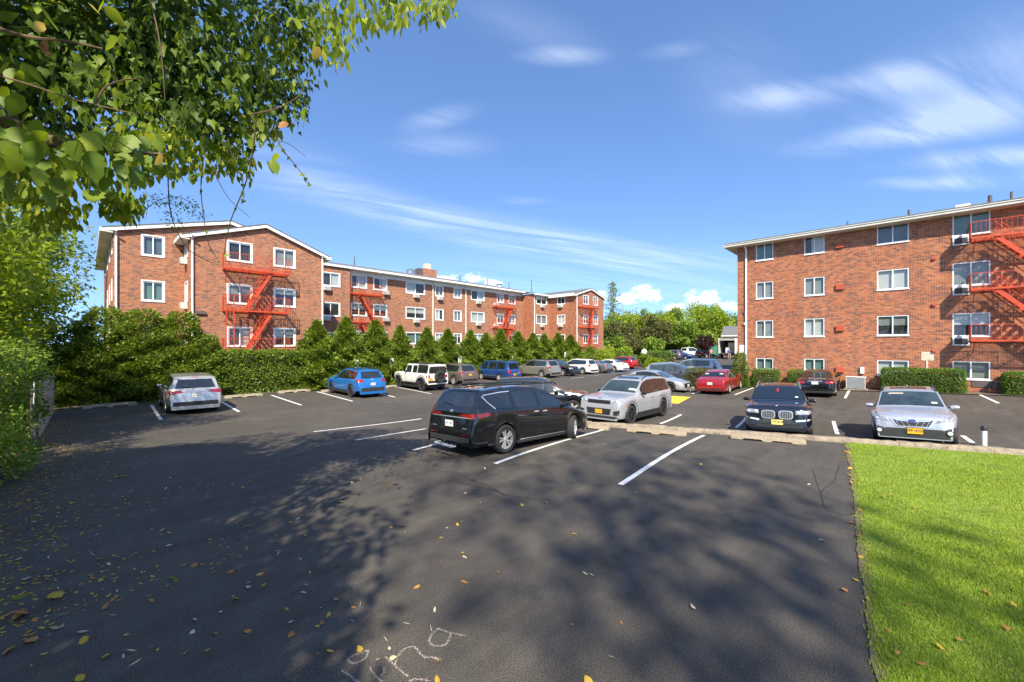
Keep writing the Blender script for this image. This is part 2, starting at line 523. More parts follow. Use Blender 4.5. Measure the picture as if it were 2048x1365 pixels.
M['red_iron'] = mat('red_iron', (0.52, 0.066, 0.020), 0.5, var=0.12, scale=4, dirt=(0.30, 0.04, 0.02))
M['red_box'] = mat('red_box', (0.42, 0.075, 0.035), 0.6, var=0.1, scale=5)
M['ac_white'] = mat('ac_white', (0.60, 0.59, 0.55), 0.5, var=0.08, scale=6)
M['ac_grey'] = mat('ac_grey', (0.33, 0.35, 0.36), 0.5, var=0.08, scale=6)
M['ac_dark'] = mat('ac_dark', (0.05, 0.055, 0.06), 0.6, var=0.1, scale=6)
M['beige'] = mat('beige', (0.55, 0.49, 0.38), 0.7, var=0.08, scale=4)
M['pipe'] = mat('pipe', (0.10, 0.08, 0.08), 0.6, var=0.1)
M['metal'] = mat('metal', (0.45, 0.46, 0.47), 0.4, metal=0.8, var=0.08)
M['concrete'] = mat('concrete', (0.30, 0.255, 0.19), 0.95, var=0.28, scale=5, bump=0.9, bscale=55, dirt=(0.17, 0.14, 0.10))
M['pebble'] = mat('pebble_concrete', (0.31, 0.255, 0.18), 0.95, var=0.55, scale=38, bump=1.0, bscale=45, dirt=(0.12, 0.10, 0.075))
M['stone'] = mat('stone', (0.27, 0.22, 0.165), 0.95, var=0.4, scale=6, bump=1.0, bscale=22, dirt=(0.12, 0.11, 0.09))
M['wood'] = mat('fence_wood', (0.46, 0.37, 0.26), 0.9, var=0.22, scale=6, bump=0.4, bscale=40)
M['bark'] = mat('bark', (0.14, 0.10, 0.07), 0.95, var=0.3, scale=8, bump=0.9, bscale=25)
M['twig'] = mat('twig', (0.16, 0.10, 0.055), 0.9, var=0.2, scale=8)
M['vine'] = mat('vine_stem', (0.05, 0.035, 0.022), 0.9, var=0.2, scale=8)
M['black'] = mat('black_plastic', (0.018, 0.018, 0.019), 0.55, var=0.1)
M['navy'] = mat('navy_cloth', (0.03, 0.04, 0.10), 0.9, var=0.1)
M['skin'] = mat('skin', (0.45, 0.27, 0.2), 0.6, var=0.04)
M['sign_white'] = mat('sign_white', (0.72, 0.72, 0.70), 0.5, var=0.05, scale=4)
M['sign_ink'] = mat('sign_ink', (0.05, 0.12, 0.08), 0.6, var=0)
M['cardboard'] = mat('cardboard', (0.45, 0.30, 0.16), 0.85, var=0.1)
M['tarp'] = mat('tarp_green', (0.03, 0.16, 0.11), 0.7, var=0.1)

GREEN_ARB = [(0.0, (0.060, 0.098, 0.014)), (0.35, (0.140, 0.210, 0.026)), (0.7, (0.245, 0.325, 0.040)), (0.93, (0.345, 0.395, 0.058)), (1.0, (0.40, 0.36, 0.07))]
GREEN_HEDGE = [(0.0, (0.060, 0.105, 0.014)), (0.4, (0.140, 0.225, 0.025)), (0.8, (0.255, 0.350, 0.046)), (1.0, (0.37, 0.40, 0.07))]
GREEN_BOX = [(0.0, (0.046, 0.100, 0.014)), (0.5, (0.106, 0.206, 0.023)), (1.0, (0.211, 0.325, 0.040))]
GREEN_TREE = [(0.0, (0.053, 0.094, 0.014)), (0.4, (0.132, 0.219, 0.025)), (0.8, (0.251, 0.338, 0.037)), (1.0, (0.370, 0.388, 0.052))]
GREEN_BRIGHT = [(0.0, (0.119, 0.188, 0.016)), (0.5, (0.251, 0.350, 0.025)), (0.85, (0.409, 0.450, 0.034)), (1.0, (0.554, 0.450, 0.046))]
GREEN_DARK = [(0.0, (0.035, 0.075, 0.016)), (0.5, (0.080, 0.145, 0.026)), (0.9, (0.14, 0.22, 0.036)), (1.0, (0.22, 0.28, 0.05))]
M['leaf_arb'] = leaf_mat('leaf_arborvitae', GREEN_ARB, 0.35, 0.6, 0.8, 1.4)
M['leaf_hedge'] = leaf_mat('leaf_hedge', GREEN_HEDGE, 0.4, 0.5, 0.7, 1.5)
M['leaf_box'] = leaf_mat('leaf_box', GREEN_BOX, 0.25, 0.5, 0.6, 2.0)
M['leaf_tree'] = leaf_mat('leaf_tree', GREEN_TREE, 0.5, 0.5, 0.8, 0.5)
M['leaf_far'] = leaf_mat('leaf_far', GREEN_HEDGE, 0.3, 0.6, 0.9, 0.16)
M['leaf_farlight'] = leaf_mat('leaf_farlight', GREEN_BRIGHT, 0.3, 0.6, 0.9, 0.2)
M['leaf_fardark'] = leaf_mat('leaf_fardark', GREEN_DARK, 0.25, 0.6, 0.8, 0.2)
M['leaf_bright'] = leaf_mat('leaf_bright', GREEN_BRIGHT, 0.5, 0.45, 0.5, 1.5)
M['leaf_dark'] = leaf_mat('leaf_ivy', GREEN_DARK, 0.38, 0.42, 0.6, 1.5)
M['leaf_purple'] = leaf_mat('leaf_purple', [(0, (0.018, 0.008, 0.010)), (0.6, (0.05, 0.018, 0.022)), (1, (0.09, 0.04, 0.03))], 0.2)
M['leaf_olive'] = leaf_mat('leaf_olive', [(0, (0.05, 0.06, 0.015)), (0.6, (0.13, 0.14, 0.04)), (1, (0.22, 0.19, 0.06))], 0.3, 0.6, 0.8, 0.3)
M['leaf_yellow'] = leaf_mat('leaf_yellow', [(0, (0.40, 0.22, 0.03)), (0.5, (0.62, 0.40, 0.05)), (1, (0.70, 0.54, 0.14))], 0.3)
M['leaf_brown'] = leaf_mat('leaf_brown', [(0, (0.20, 0.08, 0.025)), (0.5, (0.40, 0.18, 0.045)), (1, (0.52, 0.29, 0.10))], 0.15)
M['leaf_pale'] = leaf_mat('leaf_pale', [(0, (0.42, 0.36, 0.20)), (1, (0.62, 0.56, 0.38))], 0.2)
M['grass'] = leaf_mat('grass_blade', [(0, (0.16, 0.24, 0.022)), (0.45, (0.28, 0.385, 0.036)), (0.8, (0.37, 0.46, 0.052)), (1, (0.46, 0.42, 0.15))], 0.35, 0.6, 0.7, 1.1)
# ================================================================== ground
def grid_mesh(name, xs, ys, fn, keep=None):
    XX, YY = np.meshgrid(xs, ys, indexing='ij')
    Z = fn(XX, YY)
    V = np.stack([XX, YY, Z], -1).reshape(-1, 3)
    n, m = len(xs), len(ys)
    i, j = np.meshgrid(np.arange(n - 1), np.arange(m - 1), indexing='ij')
    a = (i * m + j).ravel()
    F = np.stack([a, a + m, a + m + 1, a + 1], -1)
    if keep is not None:
        cx = V[F].mean(1)
        F = F[keep(cx[:, 0], cx[:, 1])]
    return np_mesh(name, V, F, smooth=True)


def np_mesh(name, V, F, smooth=False):
    me = bpy.data.meshes.new(name)
    V = np.asarray(V, np.float32); F = np.asarray(F, np.int32)
    k = F.shape[1]
    me.vertices.add(len(V)); me.vertices.foreach_set('co', V.ravel())
    me.loops.add(F.size); me.loops.foreach_set('vertex_index', F.ravel())
    me.polygons.add(len(F)); me.polygons.foreach_set('loop_start', np.arange(0, F.size, k, dtype=np.int32))
    if smooth: me.polygons.foreach_set('use_smooth', np.ones(len(F), bool))
    me.update(calc_edges=True)
    return me


def zgv(x, y):
    return zg_ld(x * RGT.x + y * RGT.y, x * FWD.x + y * FWD.y)


far = np.concatenate([np.linspace(-900, -60, 15)[:-1], np.arange(-60, 110, 2.0), np.linspace(110, 900, 14)])
near_x = np.arange(-14, 60.01, 0.5); near_y = np.arange(-40, 45.01, 0.5)
gxs = np.unique(np.concatenate([far, near_x])); gys = np.unique(np.concatenate([far, near_y]))
o = obj('ground', grid_mesh('ground', gxs, gys, lambda x, y: zgv(x, y) - 0.012), None, M['field'])
tag(o, kind='structure')

# asphalt: everything between the vine bank on the left, the hedges along the long wing and the right-hand building
KB = [G(1120, 849), G(1300, 860), G(1450, 870), G(1690, 886), G(1850, 899), G(2048, 913)]     # kerb foot line
kdir = (KB[-1] - KB[0]).normalized()
KB.append(KB[-1] + kdir * 9.0)
LW = [G(1691, 884), G(1712, 1000), G(1722, 1120), G(1738, 1240), G(1763, 1365)]       # lawn edge
LW.append(LW[-1] + (LW[-1] - LW[-2]).normalized() * 5)
_r = random.Random(8); _e = []
for _a, _b in zip(LW[:-1], LW[1:]):
    _n = int((_b - _a).length / 0.12)
    for _k in range(_n):
        _p = _a.lerp(_b, _k / _n); _e.append(_p + RGT * (_r.gauss(0, .006) + .012 * math.sin(_p.x * 2.1 + _p.y * 3) + .006 * math.sin(_p.y * 9)) if _e else _p)
LWE = _e + [LW[-1]]
HEDGE_Y = 28.3
xs = np.arange(-2.0, 33.01, 0.5); ys = np.arange(-24, HEDGE_Y + 0.01, 0.5)
xs[-1] = 32.4
o = obj('asphalt_lot', grid_mesh('asphalt', xs, ys, zgv), None, M['asphalt']); tag(o, kind='structure')
o = obj('asphalt_drive', grid_mesh('asphalt_drive', np.arange(32.4, 90, 2.0), np.arange(12, 34, 2.0), lambda x, y: zgv(x, y) - 0.002), None, M['asphalt']); tag(o, kind='structure')
o = obj('planting_bed', grid_mesh('planting_bed', np.arange(-2, 52, 0.5), np.arange(HEDGE_Y, 33, 0.5), lambda x, y: zgv(x, y) + 0.03), None, M['soil']); tag(o, kind='structure')
o = obj('planting_strip', grid_mesh('planting_strip', np.arange(32.4, 34.0, 0.4), np.arange(-26, 9.4, 0.5), lambda x, y: zgv(x, y) + 0.03), None, M['soil']); tag(o, kind='structure')
o = obj('bank', grid_mesh('bank', np.arange(-16, -1.2, 0.6), np.arange(-20, 40, 0.6), lambda x, y: zgv(x, y) + 0.03 + 0.05 * np.clip(-1.6 - x, 0, 3)), None, M['soil']); tag(o, kind='structure')


def poly_sheet(name, poly, z, m, step=0.4):
    """horizontal sheet cut to an outline, laid over the terrain"""
    bm = bmesh.new()
    vs = [bm.verts.new((p[0], p[1], 0)) for p in poly]
    bm.faces.new(vs)
    bmesh.ops.triangulate(bm, faces=bm.faces[:])
    x0, x1 = min(p[0] for p in poly), max(p[0] for p in poly); y0, y1 = min(p[1] for p in poly), max(p[1] for p in poly)
    for ax, a, b in ((0, x0, x1), (1, y0, y1)):
        k = a + step
        while k < b:
            co = (k, 0, 0) if ax == 0 else (0, k, 0); no = (1, 0, 0) if ax == 0 else (0, 1, 0)
            bmesh.ops.bisect_plane(bm, geom=bm.verts[:] + bm.edges[:] + bm.faces[:], plane_co=co, plane_no=no)
            k += step
    for v in bm.verts: v.co.z = float(zg(v.co.x, v.co.y)) + z
    bmesh.ops.recalc_face_normals(bm, faces=bm.faces[:])
    if bm.faces and sum(f.normal.z for f in bm.faces) < 0: bmesh.ops.reverse_faces(bm, faces=bm.faces[:])
    me = bpy.data.meshes.new(name); bm.to_mesh(me); bm.free()
    return obj(name, me, None, m)


lawn_poly = [Vector(p) for p in LWE]
k0 = KB[3]
lawn_poly = lawn_poly + [lawn_poly[-1] + RGT * 14] + [KB[-1] + kdir * 1.0] + [p for p in reversed(KB[4:-1])]
o = poly_sheet('lawn', lawn_poly, 0.012, M['turf'], 0.5); tag(o, kind='structure')


def strip(name, pts, w, m, z=0.006, kind='structure', step=0.3):
    """painted stripe that follows the terrain"""
    P = []
    for a, b in zip(pts[:-1], pts[1:]):
        n = max(1, int((b - a).length / step))
        P += [a.lerp(b, i / n) for i in range(n)]
    P.append(pts[-1])
    mb = MB()
    L, R = [], []
    ws = w if callable(w) else (lambda i: w)
    for i, p in enumerate(P):
        d = (P[min(i + 1, len(P) - 1)] - P[max(i - 1, 0)]); d.z = 0; d.normalize()
        s = Vector((-d.y, d.x, 0))
        for lst, sg in ((L, 1), (R, -1)):
            q = p + s * (sg * ws(i) / 2); lst.append(Vector((q.x, q.y, float(zg(q.x, q.y)) + z)))
    n = len(P)
    mb.add(L + R, [(n + i, n + i + 1, i + 1, i) for i in range(n - 1)])
    o = mb.build(name, m); tag(o, kind=kind)
    return o


strip('soil_edge', [p + RGT * .03 for p in LWE], lambda i: .10 + .02 * math.sin(i * 1.3) + .015 * math.sin(i * .37), M['soil'], z=0.016, step=.15)
LINES = [(303, 811, 322, 840), (441, 803, 478, 824), (543, 791, 603, 811), (634, 784, 705, 803), (752, 785, 790, 795), (780, 772, 862, 788),
         (843, 838, 627, 864), (852, 858, 712, 881), (960, 868, 827, 901), (1215, 858, 990, 928), (1408, 871, 1241, 970), (1362, 830, 1321, 848),
         (1496, 832, 1472, 856), (1667, 843, 1675, 869), (1925, 872, 1945, 886), (1507, 776, 1470, 790), (1700, 779, 1690, 797), (1951, 786, 1997, 807),
         (1402, 783, 1384, 788), (1322, 784, 1362, 786), (1140, 757, 1168, 755.5), (1172, 750, 1197, 751.5), (1030, 768, 1075, 773), (930, 770, 985, 780)]
for (x1, y1, x2, y2) in LINES:
    strip('parking_line', [G(x1, y1), G(x2, y2)], 0.115, M['line'])
# yellow hump marking and the blue accessible bays
strip('yellow_marking', [G(1328, 806), G(1356, 793)], 1.5, M['yellow'], z=0.007)
for (x1, y1, x2, y2) in [(1222, 747, 1232, 741), (1240, 746, 1249, 740), (1215, 744, 1262, 742), (1252, 741, 1280, 739), (1262, 744, 1272, 738)]:
    strip('blue_bay_marking', [G(x1, y1), G(x2, y2)], 0.22, M['blue_line'], z=0.008)
# hairline cracks
rr = random.Random(3)
for path in ([(868, 941), (900, 945), (925, 951), (945, 962), (975, 972), (1010, 990), (1040, 994), (1075, 998), (1110, 1004)], [(945, 962), (960, 948), (975, 940)],
             [(895, 962), (935, 969), (985, 981), (1015, 992)], [(1625, 940), (1640, 985), (1650, 1020), (1690, 1032), (1712, 1026)], [(1640, 985), (1668, 965), (1680, 920)]):
    P = []
    for (a, b), (c, d) in zip(path[:-1], path[1:]):
        for k in range(5):
            t = k / 5
            P.append(G(a + (c - a) * t + rr.uniform(-2, 2), b + (d - b) * t + rr.uniform(-1, 1)))
    strip('asphalt_crack', P, lambda i: 0.006 + 0.012 * abs(math.sin(i * 1.7)), M['crack'], z=0.003, step=0.1)

# chalk letters "i n a" drawn on the asphalt
CH = thing('chalk_writing', 'pale pink chalk handwriting of the letters i n a on the dark asphalt', 'chalk writing', G(800, 1310))
def chalk(strokes):
    mb = MB(CH.location)
    rc = random.Random(5)
    for st in strokes:
        pts = [G(640 + x * 0.15625, 1230 + y * 0.15625) for x, y in st]
        n_all = []
        for a, b in zip(pts[:-1], pts[1:]):
            n = max(2, int((b - a).length / 0.006))
            n_all += [a.lerp(b, k / n) for k in range(n)]
        for p in n_all:
            for _ in range(3):
                q = p + Vector((rc.gauss(0, .006), rc.gauss(0, .006), 0.004))
                s = rc.uniform(.0015, .0042)
                a = rc.uniform(0, 3)
                vs = [q + Vector((math.cos(a + k * 1.57) * s, math.sin(a + k * 1.57) * s, 0)) for k in range(4)]
                mb.add(vs, [(0, 1, 2, 3)])
    return mb.build('chalk_letter', M['chalk'], CH)
def sm(pts, n=6):
    out = []
    for i in range(len(pts) - 1):
        p0 = pts[max(i - 1, 0)]; p1 = pts[i]; p2 = pts[i + 1]; p3 = pts[min(i + 2, len(pts) - 1)]
        for k in range(n):
            t = k / n
            out.append(tuple(0.5 * (2 * p1[a] + (p2[a] - p0[a]) * t + (2 * p0[a] - 5 * p1[a] + 4 * p2[a] - p3[a]) * t * t + (3 * p1[a] - p0[a] - 3 * p2[a] + p3[a]) * t ** 3) for a in (0, 1)))
    return out + [pts[-1]]
chalk([sm([(1510, 180), (1440, 250), (1400, 330), (1440, 390), (1540, 405), (1620, 370), (1665, 290), (1670, 240)]), sm([(1510, 180), (1640, 225), (1740, 250), (1845, 270)])])
chalk([sm([(840, 550), (900, 600), (980, 670), (1060, 740), (1130, 795)]), sm([(960, 640), (985, 560), (1060, 460), (1150, 415), (1225, 425), (1280, 500), (1350, 550), (1440, 545), (1500, 570), (1545, 580)])])
chalk([sm([(600, 465), (500, 495), (430, 525), (375, 560), (370, 600), (420, 622), (520, 600), (590, 545), (618, 480), (600, 465)]), sm([(280, 720), (360, 770), (430, 820), (520, 900)]), sm([(635, 690), (700, 770), (790, 860), (850, 920)]), sm([(825, 675), (820, 740), (795, 780)])])
chalk([sm([(1150, 860), (1200, 835), (1300, 830), (1400, 850)])])

# ------------------------------------------------------------------ kerb of rough stones between the upper and the lower lot
kt = thing('stone_kerb', 'long low kerb of rough pale stones between lawn and lower parking lot', 'kerb', KB[3])
tot = [0]
for a, b in zip(KB[:-1], KB[1:]): tot.append(tot[-1] + (b - a).length)
def along(s):
    for i in range(len(KB) - 1):
        if s <= tot[i + 1] or i == len(KB) - 2:
            return KB[i].lerp(KB[i + 1], (s - tot[i]) / (tot[i + 1] - tot[i]))
rk = random.Random(21)
s = 0
while s < tot[-1] - 0.3:
    ln = rk.uniform(0.9, 2.8)
    a, b = along(s + 0.005), along(min(s + ln - 0.005, tot[-1]))
    d = (b - a); d.z = 0; d.normalize(); n = Vector((-d.y, d.x, 0))
    if n.dot(FWD) < 0: n = -n
    mb = MB(kt.location)
    k = max(2, int(ln / 0.16)); rows = []
    hh = rk.uniform(0.135, 0.175); tw = rk.uniform(0.25, 0.33); sh = rk.uniform(-.02, .02)
    for i in range(k + 1):
        c = a.lerp(b, i / k); zb = float(zg(c.x, c.y))
        e = 0.03 if i in (0, k) else 0
        j = lambda q: rk.uniform(-q, q)
        rows.append([c + n * (sh + j(.012)) + Vector((0, 0, zb - c.z - 0.06)), c + n * (sh + 0.0 + j(.014)) + Vector((0, 0, zb - c.z + hh * 0.55 + j(.012))), c + n * (sh + 0.04 + j(.014)) + Vector((0, 0, zb - c.z + hh - e + j(.012))),
                     c + n * (sh + tw * .6 + j(.01)) + Vector((0, 0, zb - c.z + hh - e + j(.014))), c + n * (sh + tw + j(.014)) + Vector((0, 0, zb - c.z + hh * 0.8 + j(.02))), c + n * (sh + tw + .02) + Vector((0, 0, zb - c.z - 0.06))])
    m_ = 6
    vs = [p for r in rows for p in r]
    fs = [(i * m_ + q, i * m_ + q + 1, (i + 1) * m_ + q + 1, (i + 1) * m_ + q) for i in range(k) for q in range(m_ - 1)]
    fs += [tuple(range(m_ - 1, -1, -1)), tuple(k * m_ + q for q in range(m_))]
    mb.add(vs, fs)
    mb.build('kerb_stone', M['stone'], kt, smooth=40)
    s += ln

# ------------------------------------------------------------------ concrete wheel stops
def wheel_stop_mesh(L=1.9):
    mb = MB()
    prof = [0, .06, .30, .36, .80, .86, 1.04, 1.10, 1.54, 1.60, 1.84, 1.9]
    rows = []
    rk = random.Random(2)
    for i, x in enumerate(prof):
        lift = 0.055 if (0.36 <= x <= .80 or 1.10 <= x <= 1.54) else 0.0
        e = 0.035 if x in (0, 1.9) else 0
        X = x - .95
        h = 0.165 - e
        rows.append([(X, -.13 + e * .3, lift), (X, -.12 + rk.uniform(-.006, .006), .07), (X, -.085, h + rk.uniform(-.006, .006)), (X, .085, h + rk.uniform(-.006, .006)), (X, .12, .07), (X, .13 - e * .3, lift)])
    vs = [p for r in rows for p in r]; m_ = 6
    fs = [(i * m_ + q, (i + 1) * m_ + q, (i + 1) * m_ + (q + 1) % m_, i * m_ + (q + 1) % m_) for i in range(len(rows) - 1) for q in range(m_)]
    fs += [tuple(range(m_)), tuple((len(rows) - 1) * m_ + q for q in range(m_ - 1, -1, -1))]
    mb.add(vs, fs)
    return mb.mesh('wheel_stop', smooth=35)
wsm = [wheel_stop_mesh(), None]
wsm[0].materials.append(M['concrete']); wsm[1] = wsm[0].copy(); wsm[1].materials.clear(); wsm[1].materials.append(M['pebble'])
KD = math.atan2(kdir.y, kdir.x)
STOPS = [(221, 814, 0, 'c', 'weathered concrete wheel stop in the leaf-strewn bay left of the silver SUV'),
         (372, 803, 0, 'c', 'concrete wheel stop behind the nose of the silver SUV'),
         (488, 794.5, 0, 'c', 'concrete wheel stop under the clipped hedge, first one right of the silver SUV'),
         (589, 785, 0, 'c', 'concrete wheel stop under the clipped hedge, nearest left of the blue wagon'),
         (672, 783, 0, 'c', 'concrete wheel stop at the front wheel of the blue wagon'),
         (772, 776, 0, 'c', 'concrete wheel stop between the blue wagon and the white off-roader'),
         (1168, 857, KD, 'p', 'pebbled concrete wheel stop half hidden by the front of the black minivan'),
         (1312, 868, KD, 'p', 'pebbled concrete wheel stop in front of the pale grey SUV at the kerb'),
         (1534, 883, KD, 'p', 'pebbled concrete wheel stop on the kerb in front of the black SUV with kidney grille'),
         (1757, 771.5, -math.pi / 2, 'c', 'concrete wheel stop beside the air conditioner at the right brick building'),
         (1893, 780, -math.pi / 2, 'c', 'concrete wheel stop along the long trimmed hedge'),
         (2026, 785, -math.pi / 2, 'c', 'concrete wheel stop beneath the fire escape at the right edge'),
         (1470, 771, -math.pi / 2, 'c', 'concrete wheel stop in front of the red sedan near the white downpipe'),
         (1382, 779.5, 0.1, 'c', 'concrete wheel stop at the nose of the silver sedan beside the red sedan')]
for (px, py, rz, k, lab) in STOPS:
    o = obj('wheel_stop', wsm[0] if k == 'c' else wsm[1]); p = G(px, py)
    o.location = p; o.rotation_euler = (0, 0, rz + random.uniform(-.03, .03))
    tag(o, lab, 'wheel stop', 'concrete wheel stops of the parking bays')

# ================================================================== buildings
class Fr:
    """facade frame: u along the wall (left to right seen from outside), w outwards"""
    def __init__(self, ox, oy, ang):
        self.o = Vector((ox, oy, 0)); self.u = Vector((math.cos(ang), math.sin(ang), 0)); self.w = Vector((math.sin(ang), -math.cos(ang), 0)); self.ang = ang
    def p(self, u, w, z):
        q = self.o + self.u * u + self.w * w
        return Vector((q.x, q.y, z))
    def mat(self):
        m = Matrix.Identity(4)
        for i in range(3):
            m[i][0] = self.u[i]; m[i][1] = -self.w[i]; m[i][2] = (0, 0, 1)[i]; m[i][3] = self.o[i]
        return m


def fbox(mb, fr, u0, u1, w0, w1, z0, z1):
    mb.box((u0, -w1, z0), (u1, -w0, z1), fr.mat())


def wall(fr, par, u0, u1, z0, z1, ops=(), gable=None, m=None, name='wall', reveal=0.16):
    mb = MB(par.location)
    us = sorted(set([u0, u1] + [v for o in ops for v in o[:2]])); zs = sorted(set([z0, z1] + [v for o in ops for v in o[2:4]]))
    for a, b in zip(us[:-1], us[1:]):
        for c, d in zip(zs[:-1], zs[1:]):
            mu, mz = (a + b) / 2, (c + d) / 2
            if any(o[0] < mu < o[1] and o[2] < mz < o[3] for o in ops): continue
            q = [(a, c), (b, c), (b, d), (a, d)]
            mb.add([fr.p(u, 0, z) for u, z in q], [(0, 1, 2, 3)], [[(u + fr.ang * 7, z) for u, z in q]])
    if gable:
        q = [(u0, z1)] + [(u1, z1)] + list(gable)
        mb.add([fr.p(u, 0, z) for u, z in q], [tuple(range(len(q)))], [[(u + fr.ang * 7, z) for u, z in q]])
    for (a, b, c, d) in [o[:4] for o in ops]:
        for (p, q) in (((a, c), (a, d)), ((b, d), (b, c)), ((a, d), (b, d)), ((b, c), (a, c))):
            vs = [fr.p(p[0], 0, p[1]), fr.p(q[0], 0, q[1]), fr.p(q[0], -reveal, q[1]), fr.p(p[0], -reveal, p[1])]
            L = abs(q[0] - p[0]) + abs(q[1] - p[1])
            mb.add(vs, [(0, 1, 2, 3)], [[(0, 0), (L, 0), (L, reveal), (0, reveal)]])
    return mb.build(name, m or M['brick'], par)


RW = random.Random(17)
def window(fr, par, u0, u1, z0, z1, fw=0.07, style=None, trim=True, split=0.5, sash=True):
    """sliding window: frame with meeting rail, two panes, blind or dark room behind"""
    mb = MB(par.location)
    rec, th = -0.075, 0.06
    w0, w1 = rec, rec + th
    if trim:      # white surround standing slightly proud of the brick
        t = 0.075
        fbox(mb, fr, u0 - t, u1 + t, 0.003, 0.028, z1, z1 + t); fbox(mb, fr, u0 - t, u1 + t, 0.003, 0.045, z0 - t, z0)
        fbox(mb, fr, u0 - t, u0, 0.003, 0.028, z0, z1); fbox(mb, fr, u1, u1 + t, 0.003, 0.028, z0, z1)
    else:
        fbox(mb, fr, u0 - 0.03, u1 + 0.03, 0.003, 0.05, z0 - 0.06, z0)
    fbox(mb, fr, u0, u1, w0, w1, z0, z0 + fw); fbox(mb, fr, u0, u1, w0, w1, z1 - fw, z1)
    fbox(mb, fr, u0, u0 + fw, w0, w1, z0 + fw, z1 - fw); fbox(mb, fr, u1 - fw, u1, w0, w1, z0 + fw, z1 - fw)
    um = u0 + (u1 - u0) * split
    fbox(mb, fr, um - 0.028, um + 0.028, w0, w1, z0 + fw, z1 - fw)
    W = mb.build('window', M['vinyl'], par)
    for k, (a, b, dw) in enumerate(((u0 + fw, um - 0.028, 0.018), (um + 0.028, u1 - fw, 0.032))):
        pm = MB(par.location)
        q = [fr.p(a, rec + dw, z0 + fw), fr.p(b, rec + dw, z0 + fw), fr.p(b, rec + dw, z1 - fw), fr.p(a, rec + dw, z1 - fw)]
        pm.add(q, [(0, 1, 2, 3)])
        pm.build('pane', M['glass'], W)
    # what stands behind the glass
    style = style or RW.choice(['blind', 'blind', 'half', 'half', 'dark', 'grey', 'curtain', 'third'])
    rb = -0.158
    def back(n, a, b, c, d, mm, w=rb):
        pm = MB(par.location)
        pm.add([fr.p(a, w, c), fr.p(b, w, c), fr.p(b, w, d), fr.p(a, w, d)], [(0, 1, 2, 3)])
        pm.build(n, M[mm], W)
    lite = {'blind': 'blind_white', 'grey': 'blind_grey', 'green': 'blind_green'}
    if style in lite:
        back('blind', u0, u1, z0, z1, lite[style])
    elif style in ('half', 'third'):
        zz = z1 - (z1 - z0) * (0.5 if style == 'half' else 0.3)
        back('blind', u0, u1, zz, z1, RW.choice(['blind_white', 'blind_white', 'blind_grey']), rb + 0.03)
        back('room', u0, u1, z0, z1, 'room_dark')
    elif style == 'curtain':
        a = u0 + (u1 - u0) * RW.choice([0.35, 0.5, 0.65])
        if RW.random() < .5: back('curtain', u0, a, z0, z1, 'blind_white', rb + 0.03)
        else: back('curtain', a, u1, z0, z1, 'blind_white', rb + 0.03)
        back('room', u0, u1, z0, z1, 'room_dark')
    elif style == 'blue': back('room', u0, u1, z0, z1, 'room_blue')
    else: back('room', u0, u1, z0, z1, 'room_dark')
    return W


def downspout(par, fr, u, z0, z1, r=0.05, w=0.07):
    mb = MB(par.location)
    mb.cbox((u, -w - 0.02, (z0 + z1) / 2 - .1), (0.10, 0.08, z1 - z0 - 0.3), fr.mat())
    mb.bar(fr.p(u, w + .02, z1 - 0.27), fr.p(u, 0.42, z1 - 0.02), 0.09, 0.08)
    k = z0 + 0.8
    while k < z1 - .5:
        fbox(mb, fr, u - 0.07, u + 0.07, 0.004, w + 0.065, k, k + 0.04); k += 2.3
    return mb.build('downspout', M['white'], par)


AC = {}
def ac_mesh(kind):
    if kind not in AC:
        mb = MB()
        mb.box((-0.31, -0.34, -0.20), (0.31, 0.10, 0.20))
        me = mb.mesh('air_conditioner'); me.materials.append(M['ac_white'])
        gb = MB()
        gb.box((-0.28, -0.347, -0.17), (0.28, -0.343, 0.17)); gm = gb.mesh('grille'); gm.materials.append(M['ac_dark' if kind else 'ac_grey'])
        lb = MB()
        for k in range(7): lb.box((-0.28, -0.358, -0.165 + k * .05), (0.28, -0.349, -0.14 + k * .05))
        lm = lb.mesh('louvre'); lm.materials.append(M['ac_white'])
        AC[kind] = (me, gm, lm)
    return AC[kind]
def air_conditioner(fr, u, z, label, kind=0):
    a, b, c = ac_mesh(kind)
    o = obj('air_conditioner', a); p = fr.p(u, 0, z); o.location = p; o.rotation_euler = (0, 0, fr.ang)
    tag(o, label, 'air conditioner', 'window air conditioners on the brick walls')
    gg = obj('grille', b, o); obj('louvre', c, gg)
    return o


